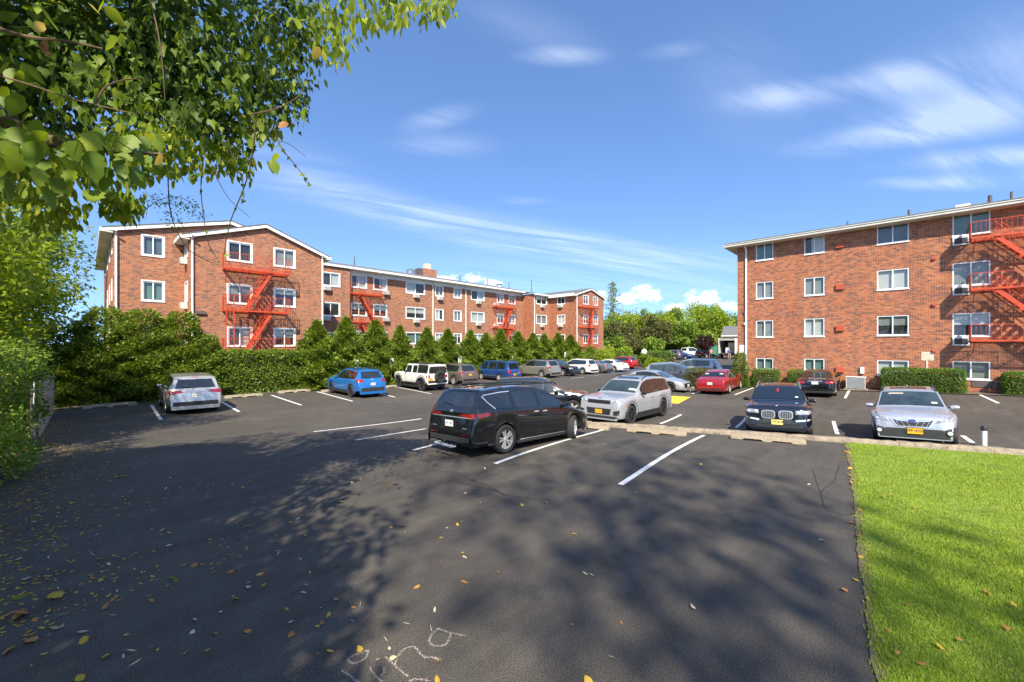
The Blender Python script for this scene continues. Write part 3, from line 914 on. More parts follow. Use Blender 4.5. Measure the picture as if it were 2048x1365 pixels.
def fire_escape(fr, u0, u1, levels, depth, stairs, label, rail=0.95, ladder=None, base_z=None, gate=False, bal=0.14):
    t = thing('fire_escape', label, 'fire escape', fr.p(u0, 0, levels[-1]))
    O = t.location; m = M['red_iron']
    for zi, z in enumerate(levels):
        mb = MB(O)
        fbox(mb, fr, u0, u1, depth - 0.05, depth, z - 0.10, z); fbox(mb, fr, u0, u1, 0.02, 0.07, z - 0.10, z)
        fbox(mb, fr, u0, u0 + 0.05, 0.07, depth - 0.05, z - 0.10, z); fbox(mb, fr, u1 - 0.05, u1, 0.07, depth - 0.05, z - 0.10, z)
        u = u0 + 0.09
        while u < u1 - 0.06:
            fbox(mb, fr, u, u + 0.016, 0.07, depth - 0.05, z - 0.045, z - 0.015); u += 0.085
        mb.build('platform', m, t)
        bb = MB(O)
        for uu in [u0 + 0.15, u1 - 0.15] + [u0 + (u1 - u0) * k for k in (0.35, 0.65)]:
            bb.bar(fr.p(uu, 0.03, z - 0.75), fr.p(uu, depth - 0.1, z - 0.15), 0.035, 0.035)
        bb.build('bracket', m, t)
        rb = MB(O)
        for (a, b) in (((u0, depth - .02), (u1, depth - .02)), ((u0 + .02, .05), (u0 + .02, depth - .02)), ((u1 - .02, .05), (u1 - .02, depth - .02))):
            for hz in (rail, 0.12):
                rb.bar(fr.p(*a, z + hz), fr.p(*b, z + hz), 0.022, 0.022 if hz < rail else 0.03)
            L = abs(a[0] - b[0]) + abs(a[1] - b[1]); n = max(2, int(L / bal))
            for k in range(n + 1):
                uu = a[0] + (b[0] - a[0]) * k / n; ww = a[1] + (b[1] - a[1]) * k / n
                rb.bar(fr.p(uu, ww, z), fr.p(uu, ww, z + rail), 0.011 if k % 6 else 0.026, 0.011 if k % 6 else 0.026)
        rl = rb.build('railing', m, t)
        if gate:
            gb = MB(O)
            for k in range(6): fbox(gb, fr, u0 - 0.012, u0 + 0.012, 0.30 + k * 0.125, 0.405 + k * 0.125, z + 0.02, z + rail)
            gb.build('end_gate', m, t)
    for (zt, zb, ut, ub, ww) in stairs:
        sb = MB(O)
        for dw in (0.0, 0.56):
            sb.bar(fr.p(ut, ww + dw, zt - 0.06), fr.p(ub, ww + dw, zb + 0.02), 0.035, 0.19)
        st = sb.build('stair', m, t)
        n = 11
        for k in range(1, n):
            f = k / n
            uu = ut + (ub - ut) * f; zz = zt + (zb - zt) * f
            tb = MB(O); fbox(tb, fr, uu - 0.11, uu + 0.11, ww + 0.02, ww + 0.54, zz - 0.02, zz + 0.012)
            tb.build('tread', m, st)
        hb = MB(O)
        for dw in (0.0, 0.56):
            for off in (0.85, 0.45):
                hb.bar(fr.p(ut, ww + dw, zt + off), fr.p(ub, ww + dw, zb + off), 0.025, 0.025)
            for f in (0.2, 0.5, 0.8):
                uu = ut + (ub - ut) * f; zz = zt + (zb - zt) * f
                hb.bar(fr.p(uu, ww + dw, zz), fr.p(uu, ww + dw, zz + 0.85), 0.022, 0.022)
        hb.build('handrail', m, t)
    if ladder:
        (ul, zt, zb, ww) = ladder
        lb = MB(O)
        for du in (0, 0.42): lb.bar(fr.p(ul + du, ww, zb), fr.p(ul + du, ww, zt), 0.06, 0.05)
        z = zb + 0.2
        while z < zt: lb.bar(fr.p(ul, ww, z), fr.p(ul + .42, ww, z), 0.025, 0.025); z += 0.3
        lb.build('drop_ladder', m, t)
    return t


def slab(par, name, pts, th, m, up=(0, 0, 1)):
    """sloping plane with thickness; pts in order seen from above"""
    mb = MB(par.location); n = len(pts); upv = Vector(up) * th
    vs = [Vector(p) for p in pts] + [Vector(p) + upv for p in pts]
    fs = [tuple(range(n - 1, -1, -1)), tuple(range(n, 2 * n))] + [(i, (i + 1) % n, n + (i + 1) % n, n + i) for i in range(n)]
    mb.add(vs, fs)
    return mb.build(name, m, par)


# ------------------------------------------------------------------ left building: long brick wing with gabled end blocks
K = 1.04                                        # all its planes lie a little beyond the hedge
YG, YS, YF, YW = 32.2, 34.3, 39.45, 40.1        # gable front, set-back front, short link, long wing
LB = thing('brick_apartment_building', 'long three storey red brick apartment building with white trimmed gables behind the hedge', 'apartment building', (8.0, YG, 0))
C0 = CAMZ
def zk(h): return C0 + h * K
ROWS = [zk(6.62), zk(3.86), zk(1.10), zk(-1.66)]        # window heads, top floor first
XG0, XG1 = Xat(379, YG), Xat(647, YG)
XS0 = Xat(226, YS)
EAVE, RIDGE = zk(6.62), zk(8.02)
ZB = -0.6
WH = 1.22

# gable block
fr = Fr(XG0, YG, 0)
WG = XG1 - XG0
ops = []
for (pa, pb) in ((456, 503), (549, 589)):
    a, b = Xat(pa, YG) - XG0, Xat(pb, YG) - XG0
    for r in ROWS[:3]: ops.append((a, b, r - WH, r))
uR = Xat(531, YG) - XG0
wall(fr, LB, 0, WG, ZB, EAVE, ops, gable=[(WG, EAVE), (uR, RIDGE), (0, EAVE)][1:2])
for i, o_ in enumerate(ops):
    window(fr, LB, *o_, style=['dark', 'half', 'curtain', 'grey', 'third', 'half'][i])
# its flank facing the set-back part
fl = Fr(XG0, YS, -math.pi / 2)
fops = [(0.55, 1.5, r - WH, r) for r in ROWS[:3]]
wall(fl, LB, 0, YS - YG, ZB, EAVE, fops)
for o_ in fops: window(fl, LB, *o_)
wall(Fr(XG1, YG, math.pi / 2), LB, 0, YF - YG, ZB, EAVE)
# set-back block
fs_ = Fr(XS0, YS, 0)
SW = XG0 - XS0
a, b = Xat(285, YS) - XS0, Xat(327, YS) - XS0
sops = [(a, b, r - WH, r) for r in ROWS[:3]]
EAVE2, RIDGE2 = zk(6.75), zk(8.33)
XR2 = Xat(461, YS) - XS0
rz_at = EAVE2 + (RIDGE2 - EAVE2) * (SW / XR2)
wall(fs_, LB, 0, SW, ZB, EAVE2, sops, gable=[(SW, rz_at)])
for i, o_ in enumerate(sops): window(fs_, LB, *o_, style=['blue', 'green', 'half'][i])
# upper gable behind the front gable
gb_ = MB(LB.location); q = [(SW, EAVE2), (SW + 9, EAVE2), (2 * XR2, EAVE2), (XR2, RIDGE2), (SW, rz_at)]
gb_.add([fs_.p(u, 0, z) for u, z in q], [tuple(range(5))], [q]); gb_.build('wall', M['brick'], LB)
# flank running back on the far left
ff = Fr(XS0, YS + 18, -math.pi / 2)
fo2 = [(u, u + 0.95, r - WH, r) for u in (16.2, 12.6, 8.6, 4.2) for r in ROWS[:3]]
wall(ff, LB, 0, 18, ZB, EAVE2, fo2)
for o_ in fo2: window(ff, LB, *o_)


def rake(fr, pts, par, out=0.22, h=0.21, th=0.10):
    """white barge board following a gable"""
    mb = MB(par.location)
    for (ua, za), (ub, zb) in zip(pts[:-1], pts[1:]):
        vs = [fr.p(ua, w, za + dz) for w, dz in ((out - th, -h), (out, -h), (out, 0), (out - th, 0))] + [fr.p(ub, w, zb + dz) for w, dz in ((out - th, -h), (out, -h), (out, 0), (out - th, 0))]
        mb.add(vs, [(3, 2, 1, 0), (4, 5, 6, 7), (0, 1, 5, 4), (1, 2, 6, 5), (2, 3, 7, 6), (3, 0, 4, 7)])
        vs = [fr.p(ua, 0.0, za - 0.10), fr.p(ua, out - th, za - 0.10), fr.p(ub, out - th, zb - 0.10), fr.p(ub, 0.0, zb - 0.10)]
        mb.add(vs, [(3, 2, 1, 0)])
    return mb.build('barge_board', M['white'], par)


def gable_roof(fr, par, uL, uRt, uridge, ze, zr, back, ov=0.45, out=0.22, ends=0.0):
    sl = (zr - ze) / (uridge - uL)
    sl2 = (zr - ze) / (uRt - uridge)
    for (ua, za, ub, zb) in ((uL - ov, ze - ov * sl, uridge, zr), (uridge, zr, uRt + ov, ze - ov * sl2)):
        slab(par, 'roof', [fr.p(ua, out + .02, za + .02), fr.p(ub, out + .02, zb + .02), fr.p(ub, -back, zb + .02), fr.p(ua, -back, za + .02)], 0.07, M['shingle'])
    rake(fr, [(uL - ov, ze - ov * sl + 0.015), (uridge, zr + 0.015), (uRt + ov, ze - ov * sl2 + 0.015)], par, out)
    mb = MB(par.location)         # eave soffits and gutters
    for (ua, ub, zz) in ((uL - ov, uL, ze - ov * sl), (uRt, uRt + ov, ze - ov * sl2)):
        fbox(mb, fr, ua, ub, -back, 0.2, zz - 0.20, zz - 0.14)
        mb.build('soffit', M['soffit'], par); mb = MB(par.location)
    mb = MB(par.location)
    for (ua, ub, zz) in ((uL - ov - .10, uL - ov, ze - ov * sl), (uRt + ov, uRt + ov + .10, ze - ov * sl2)):
        fbox(mb, fr, ua, ub, -back, out, zz - 0.18, zz + 0.03)
        mb.build('gutter', M['white'], par); mb = MB(par.location)


gable_roof(fr, LB, 0, WG, uR, EAVE + .05, RIDGE + .05, 9, ov=0.42)
gable_roof(fs_, LB, 0, 2 * XR2, XR2, EAVE2 + .05, RIDGE2 + .05, 18, ov=0.48)
for (f_, u) in ((fr, 0.12), (fr, WG - 0.12), (fs_, 0.12)): downspout(LB, f_, u, ZB, EAVE)
# short link and long wing
XF1 = Xat(700, YF)
f2 = Fr(XG1, YF, 0)
a, b = 0.7, Xat(679, YF) - XG1
l_ops = [(max(a, b - 1.7), b, r - WH, r) for r in ROWS[:3]]
WE, WB = C0 + 7.55, zk(6.98)
wall(f2, LB, 0, XF1 - XG1, ZB, WE, l_ops)
for i, o_ in enumerate(l_ops): window(f2, LB, *o_, style=['curtain', 'dark', 'half'][i])
wall(Fr(XF1, YF, math.pi / 2), LB, 0, YW - YF, ZB, WE)
XW1 = Xat(1045, YW)
f3 = Fr(XF1, YW, 0)
WPX = [(703, 732.5), (747.5, 773), (812.5, 849), (871, 886), (908, 922), (942.5, 968), (994.5, 1007), (1018, 1030)]
w_ops = []
for (pa, pb) in WPX:
    a, b = Xat(pa, YW) - XF1, Xat(pb, YW) - XF1
    for r in ROWS[:3]: w_ops.append((a, b, r + 0.22 - WH, r + 0.22))
wall(f3, LB, 0, XW1 - XF1, ZB, WE, w_ops)
styles = ['curtain', 'half', 'blind', 'curtain', 'half', 'grey', 'curtain', 'half', 'green', 'grey', 'curtain', 'blind', 'blind', 'grey', 'third', 'curtain', 'blind', 'blind', 'curtain', 'half', 'blind', 'half', 'blind', 'half']
for o_, st in zip(w_ops, styles): window(f3, LB, *o_, style=st)
# frieze, soffit, gutter and roof of the wing
mb = MB(LB.location); fbox(mb, f3, 0.01, XW1 - XF1, 0.01, 0.06, WE - 0.42, WE); mb.build('frieze_board', M['white'], LB)
mb = MB(LB.location); mb.box((XG1 - .2, YF - 0.1, WE + 0.002), (XW1 + .6, YW + 0.2, WE + 0.06)); mb.build('soffit', M['white'], LB)
mb = MB(LB.location); mb.box((XG1 + .2, YF - 0.2, WE + 0.0), (XW1 + 0.6, YF - 0.102, WE + 0.2)); mb.build('gutter', M['white'], LB)
YR, ZR = YF + 9.0, zk(9.35)
slab(LB, 'roof', [(XG1 - 1, YF - 0.16, WE + .14), (XW1 + 4, YF - 0.16, WE + .14), (XW1 + 4, YR, ZR), (XG1 - 1, YR, ZR)], 0.06, M['shingle'])
slab(LB, 'roof', [(XG1 - 1, YR, ZR), (XW1 + 4, YR, ZR), (XW1 + 4, YR + 10, WE), (XG1 - 1, YR + 10, WE)], 0.06, M['shingle'])
for px in (865, 931): downspout(LB, f3, Xat(px, YW) - XF1, ZB, WE)
# far end block
YB, YD = 36.5 * K, 31.8 * K
XA = XW1
XC = Xat(1098, YB)
XE = Xat(1207, YD)
fa = Fr(XA, YW, -math.pi / 2)
wall(fa, LB, 0, YW - YB, ZB, WB + .1)
fb = Fr(XA, YB, 0)
a, b = Xat(1073, YB) - XA, Xat(1093, YB) - XA
b_ops = [(a, b, r + .3 - WH, r + .3) for r in ROWS[:3]]
wall(fb, LB, 0, XC - XA, ZB, WB, b_ops)
for o_ in b_ops: window(fb, LB, *o_)
fc = Fr(XC, YB, -math.pi / 2)
ya, yb = YB - Yat(1115, XC), YB - Yat(1129.5, XC)
c_ops = [(ya, yb, r + .3 - WH, r + .3) for r in ROWS[:3]]
wall(fc, LB, 0, YB - YD, ZB, WB, c_ops)
for o_ in c_ops: window(fc, LB, *o_)
fd = Fr(XC, YD, 0)
DW = XE - XC
d_ops = []
for (pa, pb) in ((1167, 1176.5), (1186.5, 1195)):
    a, b = Xat(pa, YD) - XC, Xat(pb, YD) - XC
    for r in ROWS[:3]: d_ops.append((a, b, r + .3 - WH, r + .3))
uD = Xat(1181, YD) - XC
wall(fd, LB, 0, DW, ZB, WB, d_ops, gable=[(uD, zk(8.0))])
for o_ in d_ops: window(fd, LB, *o_)
wall(Fr(XE, YD, math.pi / 2), LB, 0, 14, ZB, WB)
gable_roof(fd, LB, 0, DW, uD, WB + .02, zk(8.02), 12, ov=0.5)
slab(LB, 'roof', [(XA - .3, YB - 0.4, WB + .05), (XC + 1, YB - 0.4, WB + .05), (XC + 1, YB + 8, zk(8.6)), (XA - .3, YB + 8, zk(8.6))], 0.08, M['shingle'])
mb = MB(LB.location); mb.box((XA - .3, YB - 0.5, WB - 0.08), (XC + .2, YB - 0.41, WB + .12)); mb.build('gutter', M['white'], LB); mb = MB(LB.location); mb.box((XC - .5, YD, WB - .1), (XC - .41, YB - .5, WB + .1)); mb.build('gutter', M['white'], LB)
downspout(LB, fb, 0.12, ZB, WB); downspout(LB, fd, 0.1, ZB, WB)
# chimney and roof furniture
cx, cy = Xat(855, YR), YR
mb = MB(LB.location); mb.box((cx - 1.1, cy - .7, ZR - .6), (cx + 1.1, cy + .7, ZR + 0.95))
CHM = mb.mesh('chimney'); CHM.uv_layers.new(name='UVMap')
for p in CHM.polygons:
    for li in p.loop_indices:
        co = CHM.vertices[CHM.loops[li].vertex_index].co; CHM.uv_layers[0].data[li].uv = (co.x + co.y, co.z)
chm = obj('chimney', CHM, LB, M['brick'])
mb = MB(LB.location); mb.box((cx - .45, cy - .4, ZR + .955), (cx + .3, cy + .4, ZR + 1.75)); mb.build('chimney_pot', M['beige'], chm)
mb = MB(LB.location); mb.box((cx - 1.8, cy - .5, ZR - .2), (cx - 1.2, cy + .4, ZR + 0.9)); mb.build('duct', M['pipe'], LB)
mb = MB(LB.location); mb.lathe([(0.5, 0), (0.55, .5), (0.6, .55), (.2, .8)], 12, Matrix.Translation((cx - 2.9, cy - .2, ZR - .1)), True); mb.build('roof_fan', M['metal'], LB)
mb = MB(LB.location); x_ = Xat(990, YR); mb.lathe([(0.35, 0), (0.35, .5), (0.65, .55), (.6, .8), (.2, .95)], 12, Matrix.Translation((x_, YR - 1, ZR - .3)), True); mb.build('roof_fan', M['white'], LB)
for (px, h) in ((709, .7), (920, .5), (975, .5), (1018, .6), (1063, 1.6)):
    mb = MB(LB.location); mb.tube([(Xat(px, YR - 2), YR - 2, ZR - .6), (Xat(px, YR - 2), YR - 2, ZR + h)], .06, 6); mb.build('vent_pipe', M['pipe'], LB)
mb = MB(LB.location); u_ = Xat(401, YG) - XG0; z_ = C0 + (690 - 623.5) / FPX * 24.9
fbox(mb, fr, u_ - .25, u_ + .25, 0.004, .13, z_ - .09, z_ + .09); mb.build('wall_lamp', M['pipe'], LB)

# window air conditioners
DIRS = [(f2, l_ops[0], .25, 'link bay beside the front gable, top floor'), (f2, l_ops[1], .25, 'link bay beside the front gable, middle floor'),
        (f3, w_ops[6], .5, 'wide top floor window right of the first fire escape'), (f3, w_ops[7], .5, 'wide middle floor window right of the first fire escape'), (f3, w_ops[8], .5, 'wide lower window behind the conical shrubs'),
        (f3, w_ops[9], .5, 'narrow top floor window just right of the white downpipe'), (f3, w_ops[15], .5, 'top floor window right of the second downpipe'), (f3, w_ops[16], .5, 'middle floor window right of the second downpipe'), (f3, w_ops[17], .5, 'lower window right of the second downpipe'),
        (f3, w_ops[18], -.35, 'top floor, left of the second wing fire escape'), (f3, w_ops[19], -.35, 'middle floor, left of the second wing fire escape'), (f3, w_ops[3], .9, 'top floor, right end of the first wing fire escape'), (f3, w_ops[4], .9, 'middle floor, right end of the first wing fire escape'),
        (fb, b_ops[0], .5, 'top floor of the far end block, left window'), (fb, b_ops[1], .5, 'middle floor of the far end block, left window'), (fc, c_ops[0], .5, 'top floor of the far end block, right window'), (fc, c_ops[1], .5, 'middle floor of the far end block, right window'),
        (fl, fops[0], .5, 'narrow flank between the gables, top floor'), (fl, fops[1], .5, 'narrow flank between the gables, middle floor')]
for (f_, o_, k, lab) in DIRS:
    air_conditioner(f_, o_[0] + (o_[1] - o_[0]) * k, o_[2] - 0.29, 'window air conditioner under the ' + lab if not lab.startswith(('top', 'middle', 'link', 'narrow fl')) else 'window air conditioner on the ' + lab)

# fire escapes of the left building
yo = YG - 1.0
u0, u1 = Xat(451, yo) - XG0, Xat(580, yo) - XG0
zL = [zk(4.83), zk(2.20), zk(-0.50)]
us_t, us_b = Xat(545, yo) - XG0, Xat(494, yo) - XG0
fire_escape(fr, u0, u1, zL, 1.05, [(zL[0], zL[1], us_t, us_b, 0.35), (zL[1], zL[2], us_t, us_b, 0.35)], 'red iron fire escape with three landings on the front gable above the clipped hedge', ladder=(u0 + .02, zL[1] + .9, zL[2], 1.09))
yo = YW - 0.9
u0, u1 = Xat(702, yo) - XF1, Xat(768, yo) - XF1
zW = [zk(5.0), zk(2.25)]
fire_escape(f3, u0, u1, zW, 0.95, [(zW[0], zW[1], Xat(724, yo) - XF1, Xat(752, yo) - XF1, .2), (zW[1], zW[1] - 2.8, Xat(724, yo) - XF1, Xat(752, yo) - XF1, .2)], 'red iron fire escape at the near end of the long brick wing', bal=.2)
u0, u1 = Xat(993, yo) - XF1, Xat(1034, yo) - XF1
fire_escape(f3, u0, u1, zW, 0.95, [(zW[0], zW[1], Xat(1025, yo) - XF1, Xat(1012, yo) - XF1, .2), (zW[1], zW[1] - 2.8, Xat(1025, yo) - XF1, Xat(1012, yo) - XF1, .2)], 'red iron fire escape at the far end of the long brick wing', bal=.22)
yo = YD - 0.9
u0, u1 = Xat(1165, yo) - XC, Xat(1199, yo) - XC
zD = [zk(5.25), zk(2.45), zk(-.25)]
fire_escape(fd, u0, u1, zD, 0.95, [(zD[0], zD[1], Xat(1190, yo) - XC, Xat(1183, yo) - XC, .2), (zD[1], zD[2], Xat(1190, yo) - XC, Xat(1183, yo) - XC, .2)], 'red iron fire escape on the distant end gable', bal=.22)

# ------------------------------------------------------------------ right building
XRB = 33.6
RB = thing('brick_apartment_building', 'four storey brown brick apartment building with hipped grey roof at the right', 'apartment building', (XRB, 2.0, 0))
YC = Yat(1475, XRB)
rf = Fr(XRB, YC, -math.pi / 2)
def ur(px): return YC - Yat(px, XRB)
def hr(px, py):
    t = (px - CX) / FPX; d = XRB / (FWD.x + RGT.x * t)
    return CAMZ + (HY - py) / FPX * d
cols = [(1512, 1546.5), (1608.5, 1649), (1754, 1818), (1905, 1981)]
tops = [(489.5, 474.5, 451, 428.5), (565.5, 556.7, 542, 527.5), (641.8, 638, 632.5, 627.5), (716.5, 717.5, 720.5, 722.5)]
hts = [1.2, 1.2, 1.2, 0.78]
r_ops = []; r_st = []
stl = [['green', 'curtain', 'blue', 'green'], ['grey', 'grey', 'blind', 'grey'], ['grey', 'blind', 'half', 'half'], ['green', 'green', 'blind', 'grey']]
for ci, (pa, pb) in enumerate(cols):
    a, b = ur(pa), ur(pb)
    for ri in range(4):
        zt = hr(pa, tops[ri][ci]); h = hts[ri]
        if ci == 3: h = 1.28 if ri < 3 else 0.98
        if ci == 2 and ri == 3: h = .92
        r_ops.append((a, b, zt - h, zt)); r_st.append(stl[ri][ci])
EV = hr(1475, 497)
# further bays beyond the picture edge
zrow = [o_[3] for o_ in r_ops[12:16]]
for ub in (18.2, 23.5):
    for ri in range(4):
        r_ops.append((ub, ub + 1.9, zrow[ri] - 1.2, zrow[ri])); r_st.append('grey')
wall(rf, RB, 0, 30, -0.8, EV, r_ops, reveal=0.16)
for o_, st in zip(r_ops, r_st): window(rf, RB, *o_, style=st, trim=False, fw=0.055)
# wall sleeves with units under the left half of the fourth column
for ri in range(3):
    a, b, zb, zt = r_ops[12 + ri]
    mb = MB(RB.location); w_ = (b - a) * 0.46
    fbox(mb, rf, a, a + w_, 0.005, 0.06, zb - 0.52, zb - 0.065)
    s_ = mb.build('sleeve', M['vinyl'], RB)
    mb = MB(RB.location); fbox(mb, rf, a + .07, a + w_ - .07, 0.062, 0.075, zb - 0.45, zb - 0.13); mb.build('grille', M['ac_dark'], s_)
a, b, zb, zt = r_ops[15]
mb = MB(RB.location); fbox(mb, rf, a + .72, a + 1.7, 0.005, 0.03, zb - 0.42, zb - 0.09); mb.build('vent_panel', M['pipe'], RB)
wall(Fr(XRB, YC, math.pi), RB, -14, 0, -0.8, EV)
wall(Fr(XRB + 14, YC - 30, math.pi / 2), RB, 0, 30, -.8, EV)
# hipped roof, soffit, gutter
ov = 0.66
x0, x1, y1, y0 = XRB - ov, XRB + 14 + ov, YC + ov, YC - 30
zr_ = EV + 0.25; zt_ = EV + 2.0; xm = XRB + 7
mb = MB(RB.location); mb.box((x0 + .02, y0, EV + 0.002), (x1, y1 - .02, EV + 0.05)); mb.build('soffit', M['soffit'], RB)
mb = MB(RB.location); mb.box((x0 - .1, y0, EV + .03), (x0, y1 + .1, EV + 0.22)); mb.build('gutter', M['fascia'], RB); mb = MB(RB.location); mb.box((x0, y1, EV + .03), (x1, y1 + .1, EV + .22))
mb.build('gutter', M['fascia'], RB)
MB(RB.location).box((x0 - .14, y0, EV + .17), (x0 - .101, y1 + .14, EV + 0.22)).build('gutter_lip', M['fascia'], RB)
slab(RB, 'roof', [(x0 - .06, y0, zr_), (xm, y0, zt_), (xm, y1 - 7.8, zt_), (x0 - .06, y1 + .06, zr_)], .06, M['shingle'])
slab(RB, 'roof', [(x0 - .06, y1 + .06, zr_), (xm, y1 - 7.8, zt_), (x1, y1 + .06, zr_)], .06, M['shingle'])
slab(RB, 'roof', [(x1, y1, zr_), (xm, y1 - 7.8, zt_), (xm, y0, zt_), (x1, y0, zr_)], .06, M['shingle'])
for (px, py, r, h) in ((1695, 446, .045, .35), (1818, 425, .07, .42), (1980, 398, .09, .5), (2023, 390, .06, .5)):
    X_ = XRB + 3.2; y_ = Yat(px, X_); zz = zr_ + (zt_ - zr_) * (3.2 + ov) / 7.85
    mb = MB(RB.location); mb.tube([(X_, y_, zz - .3), (X_, y_, zz + h)], r, 8); mb.build('vent_pipe', M['pipe'], RB)
mb = MB(RB.location); X_ = XRB + 2.4; y_ = Yat(1925, X_); zz = zr_ + (zt_ - zr_) * 3.25 / 7.85
mb.box((X_ - .2, y_ - .3, zz), (X_ + .3, y_ + .3, zz + .14)); mb.build('roof_vent', M['soffit'], RB)
# downpipe with elbow, boxes and plates on the wall
downspout(RB, rf, ur(1493), -.4, EV)
for (px, py, w_, h_, dp, mm, nm) in [(1680, 491, .42, .34, .12, 'red_box', 'wall_vent'), (1680, 574, .42, .36, .12, 'red_box', 'wall_vent'), (1680, 657, .42, .36, .12, 'red_box', 'wall_vent'), (1680, 740, .42, .34, .12, 'red_box', 'wall_vent'),
                                     (1868, 518, .16, .14, .10, 'red_box', 'alarm_bell'), (1868, 610.5, .16, .14, .10, 'red_box', 'alarm_bell'), (1868, 703, .16, .14, .10, 'red_box', 'alarm_bell'),
                                     (1855, 713, .52, .50, .02, 'beige', 'wall_plate'), (1724.5, 741, .2, .42, .12, 'ac_white', 'meter_box'), (1484, 699, .34, .62, .02, 'sign_white', 'notice_board'),
                                     (1490, 625, .12, .2, .14, 'pipe', 'wall_lamp'), (1490, 648, .12, .16, .12, 'ac_white', 'wall_camera')]:
    z_ = hr(px, py); u_ = ur(px)
    mb = MB(RB.location); fbox(mb, rf, u_ - w_ / 2, u_ + w_ / 2, 0.004, dp, z_ - h_ / 2, z_ + h_ / 2)
    o = mb.build(nm, M[mm], RB, bevel=0.01)
mb = MB(RB.location); u_ = ur(1854); fbox(mb, rf, u_ - .04, u_ + .04, .004, .03, 0.2, hr(1855, 722)); mb.build('conduit', M['beige'], RB)
u0 = YC - Yat(1942, XRB - 1.05)
zz = [hr(1942, 473) , 0, 0]
d_ = (XRB - 1.05) / (FWD.x + RGT.x * (1942 - CX) / FPX)
zR = [CAMZ + (HY - y) / FPX * d_ for y in (475, 577.5, 680)]
ut, ub = YC - Yat(1990, XRB - .8), YC - Yat(2105, XRB - .8)
fire_escape(rf, u0, u0 + 5.6, zR, 1.05, [(zR[0], zR[1], ut, ut + 2.3, .42), (zR[1], zR[2], ut, ut + 2.3, .42)], 'red iron fire escape with slatted end gates on the right brick building', gate=True, bal=.17, rail=.8)
# ================================================================== vehicles
def paint(name, col, metal=0.35, rough=0.32, dust=0.06):
    return mat(name, col, rough, metal=metal, var=dust, scale=5.0, coat=1.0)


P = {
    'black': paint('paint_black', (0.006, 0.0065, 0.008), 0.0, 0.12), 'navyblack': paint('paint_navy_black', (0.009, 0.011, 0.018), 0.2, 0.15),
    'silver': paint('paint_silver', (0.45, 0.45, 0.45), 0.5), 'icesilver': paint('paint_ice_silver', (0.43, 0.46, 0.53), 0.45), 'palegrey': paint('paint_pale_grey', (0.43, 0.44, 0.47), 0.35),
    'blue': paint('paint_blue', (0.012, 0.16, 0.50), 0.25), 'white': paint('paint_white', (0.72, 0.71, 0.68), 0.0, 0.35), 'bronze': paint('paint_bronze', (0.20, 0.165, 0.145), 0.5),
    'vanblue': paint('paint_van_blue', (0.015, 0.055, 0.20), 0.2, 0.4), 'champagne': paint('paint_champagne', (0.33, 0.31, 0.27), 0.55), 'darkred': paint('paint_dark_red', (0.10, 0.010, 0.014), 0.2),
    'grey': paint('paint_grey', (0.20, 0.205, 0.21), 0.5), 'darkgrey': paint('paint_dark_grey', (0.10, 0.105, 0.12), 0.45), 'red': paint('paint_red', (0.34, 0.012, 0.018), 0.25), 'brightred': paint('paint_bright_red', (0.42, 0.012, 0.018), 0.1),
}
M['carglass'] = mat('car_glass', (0.010, 0.014, 0.016), 0.03, var=0.0, spec=0.9, coat=0.6)
M['carglass2'] = mat('car_glass_clear', (0.036, 0.052, 0.052), 0.03, var=0.35, scale=1.3, spec=0.9, coat=0.6)
M['trimblack'] = mat('trim_black', (0.022, 0.022, 0.024), 0.5, var=0.15, scale=8)
M['gloss'] = mat('gloss_black', (0.008, 0.008, 0.009), 0.15, var=0.0, coat=0.6)
M['cladding'] = mat('cladding', (0.026, 0.027, 0.028), 0.6, var=0.15, scale=8)
M['chrome'] = mat('chrome', (0.86, 0.86, 0.86), 0.16, metal=0.72, var=0.03)
M['satin'] = mat('satin_silver', (0.55, 0.55, 0.56), 0.3, metal=0.8, var=0.05)
M['tyre'] = mat('tyre', (0.022, 0.022, 0.022), 0.85, var=0.2, scale=12, bump=0.2)
M['rim_silver'] = mat('rim_silver', (0.62, 0.62, 0.62), 0.28, metal=0.6, var=0.05)
M['rim_dark'] = mat('rim_dark', (0.05, 0.05, 0.053), 0.35, metal=0.6, var=0.05)
M['taillight'] = mat('taillight', (0.27, 0.008, 0.010), 0.12, var=0.25, scale=14, coat=1.0)
M['headlight'] = mat('headlight', (0.34, 0.35, 0.37), 0.06, metal=0.3, var=0.3, scale=18, coat=1.0)
M['lamp'] = mat('lamp_clear', (0.75, 0.76, 0.78), 0.08, metal=0.3, var=0.05, coat=1.0)
M['amber'] = mat('amber', (0.55, 0.17, 0.02), 0.15, var=0.1, coat=1.0)
M['plate_gold'] = mat('plate_gold', (0.75, 0.38, 0.015), 0.5, var=0.03)
M['plate_yellow'] = mat('plate_yellow', (0.68, 0.57, 0.16), 0.5, var=0.03)
M['plate_white'] = mat('plate_white', (0.70, 0.70, 0.68), 0.5, var=0.05)
M['plate_ink'] = mat('plate_ink', (0.02, 0.025, 0.07), 0.6, var=0)
M['leather'] = mat('leather', (0.42, 0.38, 0.30), 0.7, var=0.1)
M['badge_blue'] = mat('badge_blue', (0.02, 0.04, 0.22), 0.2, var=0, coat=1.0)
M['sticker'] = mat('sticker', (0.50, 0.62, 0.50), 0.7, var=0.3, scale=20)


def interp(tab, x):
    xs_, ys_ = zip(*tab)
    return float(np.interp(x, xs_, ys_))


